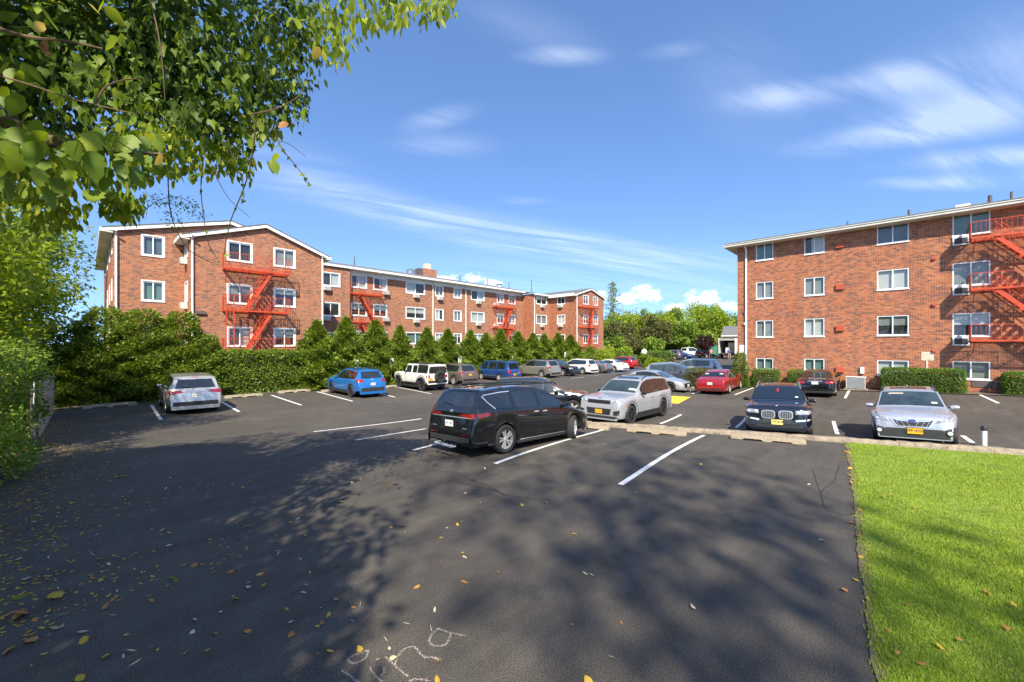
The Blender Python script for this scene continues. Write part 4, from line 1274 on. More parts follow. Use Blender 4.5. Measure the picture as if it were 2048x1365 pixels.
class Car:
    def __init__(self, S):
        self.S = S
        L, W, H = S['L'], S['W'], S['H']
        top = np.array(S['top'], float)
        seg = np.hypot(np.diff(top[:, 0]), np.diff(top[:, 1])); al = np.concatenate([[0], np.cumsum(seg)])
        n = int(al[-1] / 0.02)
        a = np.linspace(0, al[-1], n)
        ss = np.interp(a, al, top[:, 0]); zz = np.interp(a, al, top[:, 1])
        k = np.exp(-0.5 * (np.arange(-8, 9) / S.get('soft', 2.6)) ** 2); k /= k.sum()
        sp = np.convolve(np.pad(ss, 8, 'edge'), k, 'valid'); zp = np.convolve(np.pad(zz, 8, 'edge'), k, 'valid')
        sp = np.maximum.accumulate(sp + np.arange(n) * 1e-6)
        sp = (sp - sp[0]) / (sp[-1] - sp[0]) * L
        self.sp, self.zp = sp, zp
        self.xf = L / 2 - S['fo']; self.xr = self.xf - S['wb']
        self.R = S['wr'] + S.get('gap', 0.055)
        idx = list(range(0, n, 2)); st = [(sp[i], zp[i]) for i in idx] + [(sp[-1], zp[-1])]
        ex = []
        for xw in (self.xf, self.xr):
            for q in np.concatenate([np.linspace(-1, 1, 29)]):
                s = L / 2 - xw + q * (self.R + .001)
                ex.append((s, float(np.interp(s, sp, zp))))
        st = sorted(st + ex)
        self.build(st)

    def zt(self, s): return float(np.interp(s, self.sp, self.zp))

    def plan(self, s):
        S = self.S; L = S['L']
        ef, er = S.get('ef', 0.75), S.get('er', 0.6)
        k = 1.0
        if s < ef: k -= S.get('kf', 0.20) * ((ef - s) / ef) ** 2.6
        if s > L - er: k -= S.get('kr', 0.12) * ((s - (L - er)) / er) ** 2.6
        return k

    def low(self, s):
        S = self.S; L = S['L']; x = L / 2 - s
        z = S.get('sill', 0.27)
        if s < 0.5: z = max(S.get('fz', 0.24), z - 0.02)
        if s > L - .5: z = max(S.get('rz', 0.30), z)
        for xw in (self.xf, self.xr):
            d = abs(x - xw)
            if d < self.R: z = max(z, S['wr'] + math.sqrt(max(0, self.R ** 2 - d * d)))
        return z

    def sec(self, s, zt):
        S = self.S; W, H = S['W'], S['H']
        hw = W / 2 * self.plan(s)
        belt = interp(S['belt'], s)
        zl = self.low(s)
        zb = min(belt, zt - 0.07)
        if zb < zl + 0.03: zl = min(zl, zb - 0.03) if zb - .03 > .1 else zl
        zb = max(zb, zl + 0.02)
        green = min(1.0, max(0.0, (zt - zb - 0.07) / max(.1, H - belt)))
        yb = hw - 0.055
        yt = yb - 0.06 - S.get('tumble', 0.17) * min(1, green * 1.05)
        c = 0.04 + S.get('rc', 0.05) * green
        h = zb - zl
        flare = S.get('flare', 0.0)
        pts = [(0, zt), (.5 * yt, zt - .006), (.82 * yt, zt - .018), (yt - .015, zt - .018 - c * .3), (yt, max(zb + .004, zt - .02 - c))]
        y4, z4 = pts[-1]
        pts += [(y4 + (yb - y4) * .36, z4 + (zb - z4) * .36), (y4 + (yb - y4) * .7, z4 + (zb - z4) * .7), (yb, zb)]
        pts += [(hw - .022, zb - .09 * h), (hw - .004, zb - .20 * h), (hw - .006, zb - .40 * h), (hw - .020, zb - .62 * h), (hw - .024, zb - .86 * h), (hw - .065, zl)]
        return pts, yt

    def build(self, st):
        V = []; n = None
        L = self.S['L']
        for s, z in st:
            pts, _ = self.sec(s, z)
            full = [(-y, zz) for y, zz in reversed(pts)] + pts[1:]
            n = len(full)
            V += [(L / 2 - s, y, zz) for y, zz in full]
        m = len(st)
        F = [(i * n + j, i * n + j + 1, (i + 1) * n + j + 1, (i + 1) * n + j) for i in range(m - 1) for j in range(n - 1)]
        F += [tuple(range(n - 1, -1, -1)), tuple((m - 1) * n + j for j in range(n))]
        # keep outward normals
        self.V, self.F = V, F
        self.bvh = BVHTree.FromPolygons([Vector(v) for v in V], F)

    def mesh(self, name):
        me = bpy.data.meshes.new(name); me.from_pydata(self.V, [], self.F); me.update()
        bm = bmesh.new(); bm.from_mesh(me); bmesh.ops.remove_doubles(bm, verts=bm.verts, dist=1e-5); bmesh.ops.recalc_face_normals(bm, faces=bm.faces); bm.to_mesh(me); bm.free()
        me.polygons.foreach_set('use_smooth', [True] * len(me.polygons)); me.set_sharp_from_angle(angle=math.radians(38))
        return me

    def ray(self, kind, a, b):
        L = self.S['L']
        if kind == 'F': o, d = Vector((4, a, b)), Vector((-1, 0, 0))
        elif kind == 'R': o, d = Vector((-4, a, b)), Vector((1, 0, 0))
        elif kind == 'L': o, d = Vector((L / 2 - a, 3, b)), Vector((0, -1, 0))
        elif kind == 'D': o, d = Vector((L / 2 - a, -3, b)), Vector((0, 1, 0))
        else: o, d = Vector((L / 2 - a, b, 4)), Vector((0, 0, -1))
        loc, nor, _, _ = self.bvh.ray_cast(o, d)
        if loc is None: return None, None
        if nor.dot(d) > 0: nor = -nor
        return loc, nor

    def grid(self, kind, rows, off=0.006):
        """rows of (a,b) points laid on the body; returns MB"""
        mb = MB(); idx = {}; vs = []
        for i, r in enumerate(rows):
            for j, (a, b) in enumerate(r):
                loc, nor = self.ray(kind, a, b)
                if loc is None: continue
                idx[i, j] = len(vs); vs.append(loc + nor * off)
        fs = []
        for i in range(len(rows) - 1):
            for j in range(len(rows[0]) - 1):
                k = [(i, j), (i, j + 1), (i + 1, j + 1), (i + 1, j)]
                if all(q in idx for q in k):
                    ps = [vs[idx[q]] for q in k]
                    if max((ps[q] - ps[q - 1]).length for q in range(4)) > 0.45: continue
                    fs.append(tuple(idx[q] for q in k))
        mb.add(vs, fs)
        return mb

    def quad(self, kind, c, n=8, m=4, off=0.006):
        rows = []
        for i in range(m + 1):
            v = i / m
            rows.append([tuple((c[0][k] * (1 - u) + c[1][k] * u) * (1 - v) + (c[3][k] * (1 - u) + c[2][k] * u) * v for k in (0, 1)) for u in [j / n for j in range(n + 1)]])
        return self.grid(kind, rows, off)


WHEELS = {}
def wheel_meshes(r, style):
    key = (round(r, 3), style)
    if key in WHEELS: return WHEELS[key]
    Rx = Matrix.Rotation(-math.pi / 2, 4, 'X')       # local Z -> +Y (outwards)
    w = 0.235; rr = r * (0.70 if style != 'off' else 0.56)
    t = MB()
    t.lathe([(rr - .01, -w / 2 + .02), (rr + .01, -w / 2), (r * .9, -w / 2 - .005), (r - .012, -w / 2 + .02), (r, -w / 2 + .05), (r, w / 2 - .05), (r - .012, w / 2 - .02), (r * .9, w / 2 + .005), (rr + .01, w / 2), (rr - .01, w / 2 - .02)], 32, Rx)
    tm = t.mesh('wheel', 50); tm.materials.append(M['tyre'])
    rm = MB()
    rm.lathe([(rr - .005, -w / 2 + .03), (rr - .02, w / 2 - .06), (rr - .012, w / 2 - .02), (rr + .004, w / 2 - .015)], 32, Rx)
    spoke = {'five': 5, 'ten': 10, 'twin': 5, 'off': 8, 'seven': 7, 'steel': 6}[style]
    for k in range(spoke):
        a0 = 2 * math.pi * k / spoke
        for da in ((-.2, .2) if style == 'twin' else (0,)):
            a = a0 + da
            wd0, wd1 = {'five': (.07, .10), 'ten': (.04, .045), 'twin': (.034, .040), 'off': (.06, .07), 'seven': (.055, .075), 'steel': (.12, .16)}[style]
            c, s = math.cos(a), math.sin(a)
            def q(rad, tt, hh): return Rx @ Vector((rad * c - tt * s, rad * s + tt * c, hh))
            h0, h1 = w / 2 - .035, w / 2 - .025
            vs = [q(.04, -wd0 / 2, h0), q(.04, wd0 / 2, h0), q(rr - .01, wd1 / 2, h1), q(rr - .01, -wd1 / 2, h1)] + [q(.04, -wd0 / 2, h0 - .04), q(.04, wd0 / 2, h0 - .04), q(rr - .01, wd1 / 2, h1 - .04), q(rr - .01, -wd1 / 2, h1 - .04)]
            rm.add(vs, [(0, 1, 2, 3), (0, 4, 5, 1), (1, 5, 6, 2), (2, 6, 7, 3), (3, 7, 4, 0)])
    rm.lathe([(0, w / 2 - .02), (.045, w / 2 - .02), (.065, w / 2 - .035), (.065, w / 2 - .07)], 14, Rx)
    me = rm.mesh('rim', 35)
    db = MB(); db.lathe([(0.001, .01), (rr - .02, .012)], 24, Rx); dm = db.mesh('brake'); dm.materials.append(M['black'])
    WHEELS[key] = (tm, me, dm)
    return WHEELS[key]


def plate_on(car, par, kind, y, z, m, text=None, w=0.31, h=0.155, tilt=0):
    loc, nor = car.ray(kind, y, z)
    if loc is None: return
    sg = 1 if kind == 'F' else -1
    mb = MB(); x = loc.x + sg * 0.03
    mb.box((x - .006, y - w / 2, z - h / 2), (x + .006, y + w / 2, z + h / 2))
    mb2 = MB(); mb2.box((x - sg * .022 - .012, y - w / 2 - .012, z - h / 2 - .012), (x - sg * .022 + .012, y + w / 2 + .012, z + h / 2 + .012)); mb2.build('plate_holder', M['trimblack'], par)
    p = mb.build('license_plate', m, par)
    if text:
        cu = bpy.data.curves.new('plate_lettering', 'FONT'); cu.body = text; cu.size = 0.098; cu.align_x = 'CENTER'; cu.align_y = 'CENTER'; cu.extrude = 0.0015; cu.offset = 0.0015
        cu.materials.append(M['plate_ink'])
        tmp = bpy.data.objects.new('plate_lettering', cu); COL.objects.link(tmp)
        bpy.context.view_layer.update()
        tme = bpy.data.meshes.new_from_object(tmp.evaluated_get(bpy.context.evaluated_depsgraph_get())); bpy.data.objects.remove(tmp)
        t = obj('plate_lettering', tme, p)
        t.location = (x + sg * .0085, y, z + .008); t.rotation_euler = (math.pi / 2, 0, math.pi / 2 * sg)
    else:
        rk = random.Random(int(abs(y * 1000) + z * 1000)); mb = MB()
        for k in range(7):
            if k == 3: continue
            yy = y - w * .38 + k * w * .126
            mb.box((x + sg * .0065 - .001, yy - .011, z - .035), (x + sg * .0065 + .001, yy - .004, z + .035)); mb.box((x + sg * .0065 - .001, yy + .004, z - .035 + rk.choice([0, .03])), (x + sg * .0065 + .001, yy + .011, z + .035))
        mb.build('plate_lettering', M['plate_ink'], p)
    return p


def build_car(name, label, cat, S, paintm, group=None, detail=2):
    car = Car(S)
    L, W, H = S['L'], S['W'], S['H']
    t = thing(name, label, cat)
    if group: t['group'] = group
    # dark floor pan and wheel wells
    mb = MB(); mb.box((-L / 2 + .22, -W / 2 + .27, 0.23), (L / 2 - .22, W / 2 - .27, min(S['belt'][0][1], S['belt'][-1][1]) - .16))
    mb.box((car.xr + car.R + .02, -W / 2 + .07, .2), (car.xf - car.R - .02, W / 2 - .07, .5))
    mb.build('underbody', M['black'], t)
    body = obj('body', car.mesh('body'), t, paintm)
    def put(nm, kind, c, m, n=8, mm=4, off=.006, par=None):
        g_ = car.quad(kind, c, n, mm, off)
        if not g_.f: return None
        return g_.build(nm, m, par or t, smooth=40)
    gl = M[S.get('glass', 'carglass')]
    # windscreen
    s0, s1 = S['ws']
    rows = []
    for i in range(9):
        s = s0 + (s1 - s0) * i / 8
        yt = car.sec(s, car.zt(s))[1] - 0.055
        rows.append([(s, -yt + 2 * yt * j / 10) for j in range(11)])
    ws = car.grid('T', rows, .006).build('windshield', M[S.get('wsglass', 'carglass2')], t, smooth=60)
    # rear window
    rw = S['rw']
    if rw[0] == 'R':
        z0, z1 = rw[1], rw[2]; rows = []
        for i in range(7):
            z = z0 + (z1 - z0) * i / 6
            hwid = rw[3] + (rw[4] - rw[3]) * i / 6
            rows.append([(-hwid + 2 * hwid * j / 10, z) for j in range(11)])
        rwo = car.grid('R', rows, .006).build('rear_window', gl, t, smooth=60)
        if rw[1] < H - .3:
            loc, nor = car.ray('R', 0.05, z0 + .03)
            if loc: MB().bar(loc + Vector((-.02, 0, 0)), loc + Vector((-.015, .42, .05)), .02, .02).build('wiper', M['trimblack'], rwo)
    else:
        rows = []
        for i in range(8):
            s = rw[1] + (rw[2] - rw[1]) * i / 7
            yt = car.sec(s, car.zt(s))[1] - 0.06
            rows.append([(s, -yt + 2 * yt * j / 8) for j in range(9)])
        car.grid('T', rows, .006).build('rear_window', gl, t, smooth=60)
    # side windows
    for side in ('L', 'D'):
        for (a, b) in S['wins']:
            rows = []
            n = max(5, int((b - a) / .06))
            cols = []
            for i in range(n + 1):
                s = a + (b - a) * i / n
                zb = min(interp(S['belt'], s), car.zt(s) - .07) + 0.02
                zt_ = min(car.zt(s) - S.get('rail', .105), S.get('wintop', 9) )
                if s > S.get('dlim', 99): zb += (s - S['dlim']) * S.get('dslope', 0.8)
                if zt_ - zb < 0.02: zt_ = zb + .004
                cols.append([(s, zb + (zt_ - zb) * q / 4) for q in range(5)])
            car.grid(side, cols, .006).build('side_window', gl, t, smooth=60)
        for (a, b) in S.get('pillars', ()):
            rows = []
            for s in (a, (a + b) / 2, b):
                zb = interp(S['belt'], s) + .02; zt_ = car.zt(s) - .105
                rows.append([(s, zb + (zt_ - zb) * q / 4) for q in range(5)])
            car.grid(side, rows, .005).build('pillar', M['gloss'], t, smooth=60)
        # door seams, sill and arches
        if detail >= 1:
            for s in S.get('seams', ()):
                zb = interp(S['belt'], s); zl = car.low(s) + .06
                put('door_seam', side, [(s - .006, zl), (s + .006, zl), (s + .006, zb), (s - .006, zb)], M['black'], 1, 8, .003)
            for s in S.get('handles', ()):
                z = interp(S['belt'], s) - S.get('hz', .13)
                loc, nor = car.ray(side, s, z)
                if loc:
                    hb = MB(); hb.cbox(loc + nor * .022, (.17, .022, .032)); hb.cbox(loc + nor * .006 + Vector((.07, 0, 0)), (.02, .03, .02)); hb.cbox(loc + nor * .006 - Vector((.07, 0, 0)), (.02, .03, .02))
                    hb.build('door_handle', M['chrome'] if S.get('chrome_handle') else paintm, t)
        cl = S.get('clad', 0)
        for xw in (car.xf, car.xr):
            rows = []
            for i in range(25):
                a_ = math.radians(-8 + 196 * i / 24)
                rows.append([(L / 2 - (xw + math.cos(a_) * rad), S['wr'] + math.sin(a_) * rad) for rad in (car.R + .004, car.R + (cl if cl else .022))])
            car.grid(side, rows, .008 if cl else .004).build('wheel_arch', M['cladding'] if cl else (paintm if not S.get('archblack') else M['trimblack']), t, smooth=60)
            # dark lining inside the arch
            lb = MB(); vs = []
            sg = 1 if side == 'L' else -1
            for i in range(15):
                a_ = math.radians(-4 + 188 * i / 14)
                for y in (W / 2 - .06, W / 2 - .34): vs.append(Vector((xw + math.cos(a_) * (car.R + .002), sg * y, S['wr'] + math.sin(a_) * (car.R + .002))))
            lb.add(vs, [(2 * i, 2 * i + 1, 2 * i + 3, 2 * i + 2) for i in range(14)])
            lb.build('wheel_well', M['black'], t)
        if S.get('sillclad', True):
            sa, sb = L / 2 - (car.xf - car.R - .02), L / 2 - (car.xr + car.R + .02)
            zl = S.get('sill', .27)
            hh = .13 if cl else .06
            put('side_sill', side, [(sa, zl + .01), (sb, zl + .01), (sb, zl + hh), (sa, zl + hh)], M['cladding'], 12, 2, .008)
        # mirror
        sm_ = S.get('mirror', S['ws'][0] + .32); zb = interp(S['belt'], sm_) + .08
        loc, nor = car.ray(side, sm_, zb)
        if loc:
            sg = 1 if side == 'L' else -1
            mb = MB(); c = loc + Vector((0.0, sg * .13, .02))
            mb.lathe([(.01, -.10), (.075, -.085), (.088, -.03), (.088, .04), (.07, .085), (.01, .095)], 12, Matrix.Translation(c) @ Matrix.Scale(.75, 4, (0, 0, 1)) @ Matrix.Rotation(math.pi / 2, 4, 'X'))
            mr = mb.build('mirror', M['gloss'] if S.get('mirrorblack') else paintm, t, smooth=50)
            MB().bar(loc - Vector((0, sg * .02, .0)), c, .05, .035).build('mirror_arm', M['trimblack'], mr)
    # lamps
    for sg in (1, -1):
        for c in S.get('head', ()): 
            c2 = [(sg * a, b) for a, b in c]
            h = put('headlight', 'F', c2, M[S.get('headmat', 'headlight')], 8, 4, .008)
            if h and detail >= 1:
                mid = [sum(p[k] for p in c2) / 4 for k in (0, 1)]
                for f in (.28, -.30):
                    w_ = (c2[1][0] - c2[0][0]) * f
                    loc, nor = car.ray('F', mid[0] + w_, mid[1])
                    if loc:
                        mb = MB(); r_ = min(.05, abs(c2[3][1] - c2[0][1]) * .36)
                        q = nor.to_track_quat('Z', 'Y').to_matrix().to_4x4()
                        mb.lathe([(r_, .004), (r_ * .9, .018), (.001, .02)], 12, Matrix.Translation(loc + nor * .008) @ q); mb.build('lamp', M['lamp'], h, smooth=40)
        for c in S.get('tail', ()): put('taillight', 'R', [(sg * a, b) for a, b in c], M['taillight'], 8, 4, .010)
        for c in S.get('tail_clear', ()): put('reverse_light', 'R', [(sg * a, b) for a, b in c], M['lamp'], 6, 3, .012)
        for c in S.get('tailside', ()): put('taillight', 'L' if sg > 0 else 'D', c, M['taillight'], 8, 3, .010)
        for c in S.get('headside', ()): put('headlight', 'L' if sg > 0 else 'D', c, M[S.get('headmat', 'headlight')], 8, 3, .009)
        for c in S.get('amber', ()): put('side_marker', 'L' if sg > 0 else 'D', c, M['amber'], 3, 2, .010)
        for (c, m_) in S.get('front2', ()): put('front_trim', 'F', [(sg * a, b) for a, b in c], M[m_] if m_ in M else P[m_], 6, 4, .010)
        for (c, m_) in S.get('rear2', ()): put('rear_trim', 'R', [(sg * a, b) for a, b in c], M[m_] if m_ in M else P[m_], 6, 4, .010)
    for (nm, c, m_) in S.get('front', ()): put(nm, 'F', c, M[m_], 12, 4, .007)
    for (nm, c, m_) in S.get('rear', ()): put(nm, 'R', c, M[m_], 12, 4, .008)
    for (nm, c, m_) in S.get('topp', ()): put(nm, 'T', c, M[m_] if m_ in M else P[m_], 8, 8, .006)
    if S.get('rails'):
        for sg in (1, -1):
            sa, sb = S['rails']
            pts = []
            for i in range(9):
                s = sa + (sb - sa) * i / 8
                yt = car.sec(s, car.zt(s))[1] - .05
                lift = .005 if i in (0, 8) else .055
                pts.append((L / 2 - s, sg * yt, car.zt(s) - .02 + lift))
            MB().tube(pts, .02, 6).build('roof_rail', M[S.get('railmat', 'trimblack')], t, smooth=50)
    # wheels
    tm, rmesh, dm = wheel_meshes(S['wr'], S.get('rim', 'five'))
    rmat = M[S.get('rimmat', 'rim_silver')]
    key = (rmesh.name, rmat.name)
    if key not in WHEELS:
        r2 = rmesh.copy(); r2.materials.append(rmat); WHEELS[key] = r2
    for xw in (car.xf, car.xr):
        for sg in (1, -1):
            w = obj('wheel', tm, t); w.location = (xw, sg * (W / 2 - .145), S['wr'])
            st = S.get('steer', 0) if xw == car.xf else 0
            w.rotation_euler = (0, 0, (0 if sg > 0 else math.pi) + st)
            obj('rim', WHEELS[key], w); obj('brake', dm, w)
    t['_x'] = 1; del t['_x']
    return t, car


def place(t, car, contact, head, which='c'):
    """stand the car on the terrain; which: c centre, or (axle f/r/m, side l/r/c)"""
    S = car.S
    ca, sa = math.cos(head), math.sin(head)
    if which == 'c': loc = (0, 0)
    else:
        ax = {'f': car.xf, 'r': car.xr, 'm': 0, 'N': S['L'] / 2, 'T': -S['L'] / 2}[which[0]]
        loc = (ax, {'l': S['W'] / 2 - .145, 'r': -S['W'] / 2 + .145, 'c': 0}[which[1]])
    cx_ = contact.x - (loc[0] * ca - loc[1] * sa); cy_ = contact.y - (loc[0] * sa + loc[1] * ca)
    def pt(x, y):
        X, Y = cx_ + x * ca - y * sa, cy_ + x * sa + y * ca
        return Vector((X, Y, float(zg(X, Y))))
    h = S['W'] / 2 - .145
    fl, fr_, rl, rr_ = pt(car.xf, h), pt(car.xf, -h), pt(car.xr, h), pt(car.xr, -h)
    fx = ((fl + fr_) - (rl + rr_)).normalized(); fy = ((fl + rl) - (fr_ + rr_)).normalized()
    fz = fx.cross(fy).normalized(); fy = fz.cross(fx)
    R = Matrix((fx, fy, fz)).transposed()
    mid = (fl + fr_ + rl + rr_) / 4
    xm = (car.xf + car.xr) / 2
    t.location = mid - R @ Vector((xm, 0, 0))
    t.rotation_euler = R.to_euler()
    return t


XP, XM, YP, YM = 0.0, math.pi, math.pi / 2, -math.pi / 2
def vp(px, sign=1):
    t_ = (px - CX) / FPX
    d = (FWD + RGT * t_) * sign
    return math.atan2(d.y, d.x)


def suv(L, W, H, wb, fo, hood=.98, rake=.55, tail=.0, **kw):
    """upright five-door body"""
    k = H / 1.7
    hd = hood
    S = dict(L=L, W=W, H=H, wb=wb, fo=fo, wr=.36,
             top=[(0, .30), (0, .52), (.04, .72), (.10, hd - .12), (.28, hd - .03), (fo + .35, hd + .08), (fo + .35 + rake * 1.55, H - .10), (fo + .8 + rake * 1.55, H - .01), (L * .55, H), (L - .62, H - .07), (L - .48, H - .14), (L - .16 - tail, 1.12), (L - .07, .98), (L - .02, .72), (L, .55), (L - .0, .32)],
             belt=[(fo + .2, hd - .0), (L - .2, hd + .10)], ws=(fo + .43, fo + .30 + rake * 1.55),
             rw=('R', hd + .15, H - .16, .66, .56), wins=[(fo + .75, L * .47), (L * .47 + .07, L * .665), (L * .665 + .06, L - .55)], pillars=[(L * .47, L * .47 + .07), (L * .665, L * .665 + .06)],
             seams=(fo + .62, L * .49, L * .70), handles=(L * .45, L * .64), rim='five')
    S.update(kw)
    return S


def sedan(L, W, H, wb, fo, **kw):
    S = dict(L=L, W=W, H=H, wb=wb, fo=fo, wr=.33, sill=.22, fz=.20, rz=.26,
             top=[(0, .24), (0, .42), (.05, .60), (.14, .70), (.4, .78), (1.15, .93), (2.0, H - .09), (2.45, H - .005), (2.9, H), (3.5, H - .08), (L - .62, 1.08), (L - .22, 1.04), (L - .08, .99), (L - .02, .75), (L, .5), (L - .01, .28)],
             belt=[(1.0, .88), (L - .4, .99)], ws=(1.22, 1.95), rw=('T', 3.6, L - .72), wins=[(1.55, 2.62), (2.70, L - 1.25)], pillars=[(2.62, 2.70)], seams=(1.45, 2.66, 3.45), handles=(2.45, 3.35), rim='five', rail=.095, tumble=.2,
             head=[[(.42, .60), (.80, .63), (.84, .74), (.45, .69)]], tail=[[(.40, .82), (.80, .80), (.82, .95), (.42, .92)]], tailside=[[(L - .28, .82), (L - .10, .82), (L - .10, .93), (L - .26, .93)]],
             front=[('grille', [(-.4, .50), (.4, .50), (.42, .66), (-.42, .66)], 'trimblack'), ('air_intake', [(-.55, .27), (.55, .27), (.5, .40), (-.5, .40)], 'trimblack')], rear=[('rear_bumper', [(-.7, .30), (.7, .30), (.66, .42), (-.66, .42)], 'trimblack')])
    S.update(kw)
    return S


def suv_lights(S, hd=.98, headz=.80, tailz=1.0):
    L = S['L']; hw = S['W'] / 2
    S.setdefault('head', [[(hw - .52, headz - .06), (hw - .12, headz - .02), (hw - .10, headz + .09), (hw - .5, headz + .05)]])
    S.setdefault('tail', [[(hw - .34, tailz - .12), (hw - .06, tailz - .14), (hw - .08, tailz + .10), (hw - .34, tailz + .04)]])
    S.setdefault('tailside', [[(L - .26, tailz - .10), (L - .10, tailz - .12), (L - .12, tailz + .10), (L - .24, tailz + .08)]])
    S.setdefault('front', [('grille', [(-.45, headz - .14), (.45, headz - .14), (.5, headz + .05), (-.5, headz + .05)], 'gloss'), ('air_intake', [(-.6, .32), (.6, .32), (.55, .50), (-.55, .50)], 'trimblack')])
    S.setdefault('rear', [('rear_bumper', [(-.75, .34), (.75, .34), (.75, .52), (-.75, .52)], 'trimblack')])
    return S


# ---- black minivan in the foreground
S = dict(L=5.17, W=1.99, H=1.74, wb=3.06, fo=.98, wr=.365, sill=.24, fz=.22, rz=.34, steer=math.radians(24), mirrorblack=True, chrome_handle=True, rim='twin', kr=.10, hz=.11, rail=.165,
         top=[(0, .28), (0, .45), (.03, .66), (.14, .78), (.35, .86), (.8, .97), (1.05, 1.05), (2.15, 1.58), (2.7, 1.70), (3.3, 1.74), (4.1, 1.71), (4.72, 1.655), (4.80, 1.60), (5.01, 1.20), (5.09, 1.09), (5.13, .80), (5.17, .62), (5.17, .46), (5.14, .34)],
         belt=[(.8, .96), (2.2, 1.09), (4.0, 1.14), (5.0, 1.20)], ws=(1.14, 2.12), rw=('R', 1.22, 1.575, .74, .62), wins=[(1.78, 2.64), (2.78, 3.66), (3.80, 4.74)], pillars=[(3.66, 3.80)], tumble=.21, dlim=4.40, dslope=.75,
         seams=(1.62, 2.68, 3.76), handles=(2.5, 2.88), head=[[(.5, .72), (.86, .78), (.9, .88), (.55, .80)]],
         tail=[[(.34, 1.005), (.88, .955), (.93, 1.075), (.44, 1.04)]], tailside=[[(4.60, 1.045), (5.0, .955), (5.02, 1.07), (4.70, 1.10)]],
         rear=[('tailgate_trim', [(-.9, .955), (.9, .955), (.9, .975), (-.9, .975)], 'chrome'), ('rear_bumper', [(-.93, .37), (.93, .37), (.93, .50), (-.93, .50)], 'cladding'), ('plate_recess', [(-.42, .64), (.42, .64), (.50, .88), (-.50, .88)], 'gloss'), ('badge', [(-.07, 1.075), (.07, 1.075), (.06, 1.135), (-.06, 1.135)], 'satin'), ('rear_spoiler', [(-.62, 1.595), (.62, 1.595), (.6, 1.64), (-.6, 1.64)], 'gloss')],
         rear2=[([(.50, .545), (.78, .545), (.76, .558), (.50, .558)], 'taillight'), ([(.52, .70), (.68, .70), (.68, .72), (.52, .72)], 'satin')])
VAN, vc = build_car('minivan', 'shiny black minivan with chrome window line parked alone in the middle foreground', 'minivan', S, P['black'])
place(VAN, vc, G(1007, 907), XP, 'rr')
plate_on(vc, VAN, 'R', 0.0, .80, M['plate_white'])
for side in ('L', 'D'):          # chrome outline of the rear quarter glass, sill strip
    cols = [[(3.72 + i * .1, vc.zt(3.72 + i * .1) - .160 + q * .020) for q in (0, 1)] for i in range(11)]
    vc.grid(side, cols, .009).build('window_trim', M['chrome'], VAN)
    pts = [(4.74, vc.zt(4.74) - .15), (4.62, 1.34), (4.42, 1.17)]
    rows = []
    for (a, b), (c, d) in zip(pts[:-1], pts[1:]):
        for k in range(4): rows.append([(a + (c - a) * k / 4, b + (d - b) * k / 4), (a + (c - a) * k / 4 + .028, b + (d - b) * k / 4 - .012)])
    rows.append([pts[-1], (pts[-1][0] + .028, pts[-1][1] - .012)])
    vc.grid(side, rows, .010).build('window_trim', M['chrome'], VAN)
    vc.quad(side, [(1.50, .30), (3.52, .30), (3.52, .315), (1.50, .315)], 14, 1, .013).build('sill_strip', M['chrome'], VAN)
hb = MB(); hb.tube([(-2.50, .38, .30), (-2.76, .36, .30), (-2.78, .30, .30), (-2.78, -.28, .29), (-2.72, -.34, .29)], .022, 8); hb.tube([(-2.5, .16, .25), (-2.70, .14, .25), (-2.72, -.22, .24), (-2.55, -.24, .24)], .02, 8)
hb.build('hitch_step', M['chrome'], VAN, smooth=40)
for sg in (1, -1):
    MB().tube([(1.05, sg * .66, 1.70), (.9, sg * .66, 1.765), (-1.6, sg * .64, 1.75), (-1.95, sg * .63, 1.69)], .022, 6).build('roof_rail', M['trimblack'], VAN, smooth=40)
for x in (.55, -1.2): MB().tube([(x, -.66, 1.77), (x, .66, 1.77)], .02, 6).build('crossbar', M['trimblack'], VAN)

# ---- pale grey large SUV at the kerb
S = dict(L=5.0, W=1.98, H=1.81, wb=3.0, fo=.93, wr=.385, sill=.32, fz=.30, rz=.36, rim='twin', rimmat='rim_dark', mirrorblack=True, clad=.105, kf=.15, rc=.05, ef=.6,
         top=[(0, .32), (0, .62), (.03, .90), (.06, 1.04), (.20, 1.10), (1.42, 1.18), (2.2, 1.69), (2.65, 1.79), (3.3, 1.81), (4.4, 1.77), (4.65, 1.70), (4.82, 1.32), (4.92, 1.10), (4.97, .9), (5.0, .6), (4.98, .36)],
         belt=[(.9, 1.06), (4.8, 1.17)], ws=(1.50, 2.16), rw=('R', 1.28, 1.62, .72, .62), wins=[(1.85, 2.74), (2.82, 3.66), (3.74, 4.62)], pillars=[(2.74, 2.82), (3.66, 3.74)], seams=(1.75, 2.78, 3.70), handles=(2.62, 3.52),
         headmat='headlight', head=[[(.50, .90), (.86, .93), (.88, 1.02), (.52, .99)]], headside=[[(.10, .93), (.30, .95), (.30, 1.02), (.10, 1.02)]], amber=[[(.42, .76), (.50, .76), (.50, .86), (.42, .86)]],
         tail=[[(.5, 1.02), (.92, 1.0), (.93, 1.12), (.5, 1.1)]],
         front=[('grille', [(-.50, .86), (.50, .86), (.53, 1.0), (-.53, 1.0)], 'gloss'), ('air_intake', [(-.50, .44), (.50, .44), (.56, .68), (-.56, .68)], 'trimblack'), ('lower_bumper', [(-.86, .30), (.86, .30), (.8, .40), (-.8, .40)], 'cladding'), ('bonnet_badge', [(-.07, 1.055), (.07, 1.055), (.07, 1.075), (-.07, 1.075)], 'trimblack')],
         front2=[([(.66, .44), (.86, .46), (.88, .64), (.66, .60)], 'trimblack')], rails=(2.3, 4.5))
JEEP, jc = build_car('parked_car', 'pale grey three row SUV with gold plate facing the kerb beside the black minivan', 'SUV', S, P['palegrey'])
place(JEEP, jc, G(1259, 849), vp(1800, -1), 'fl')
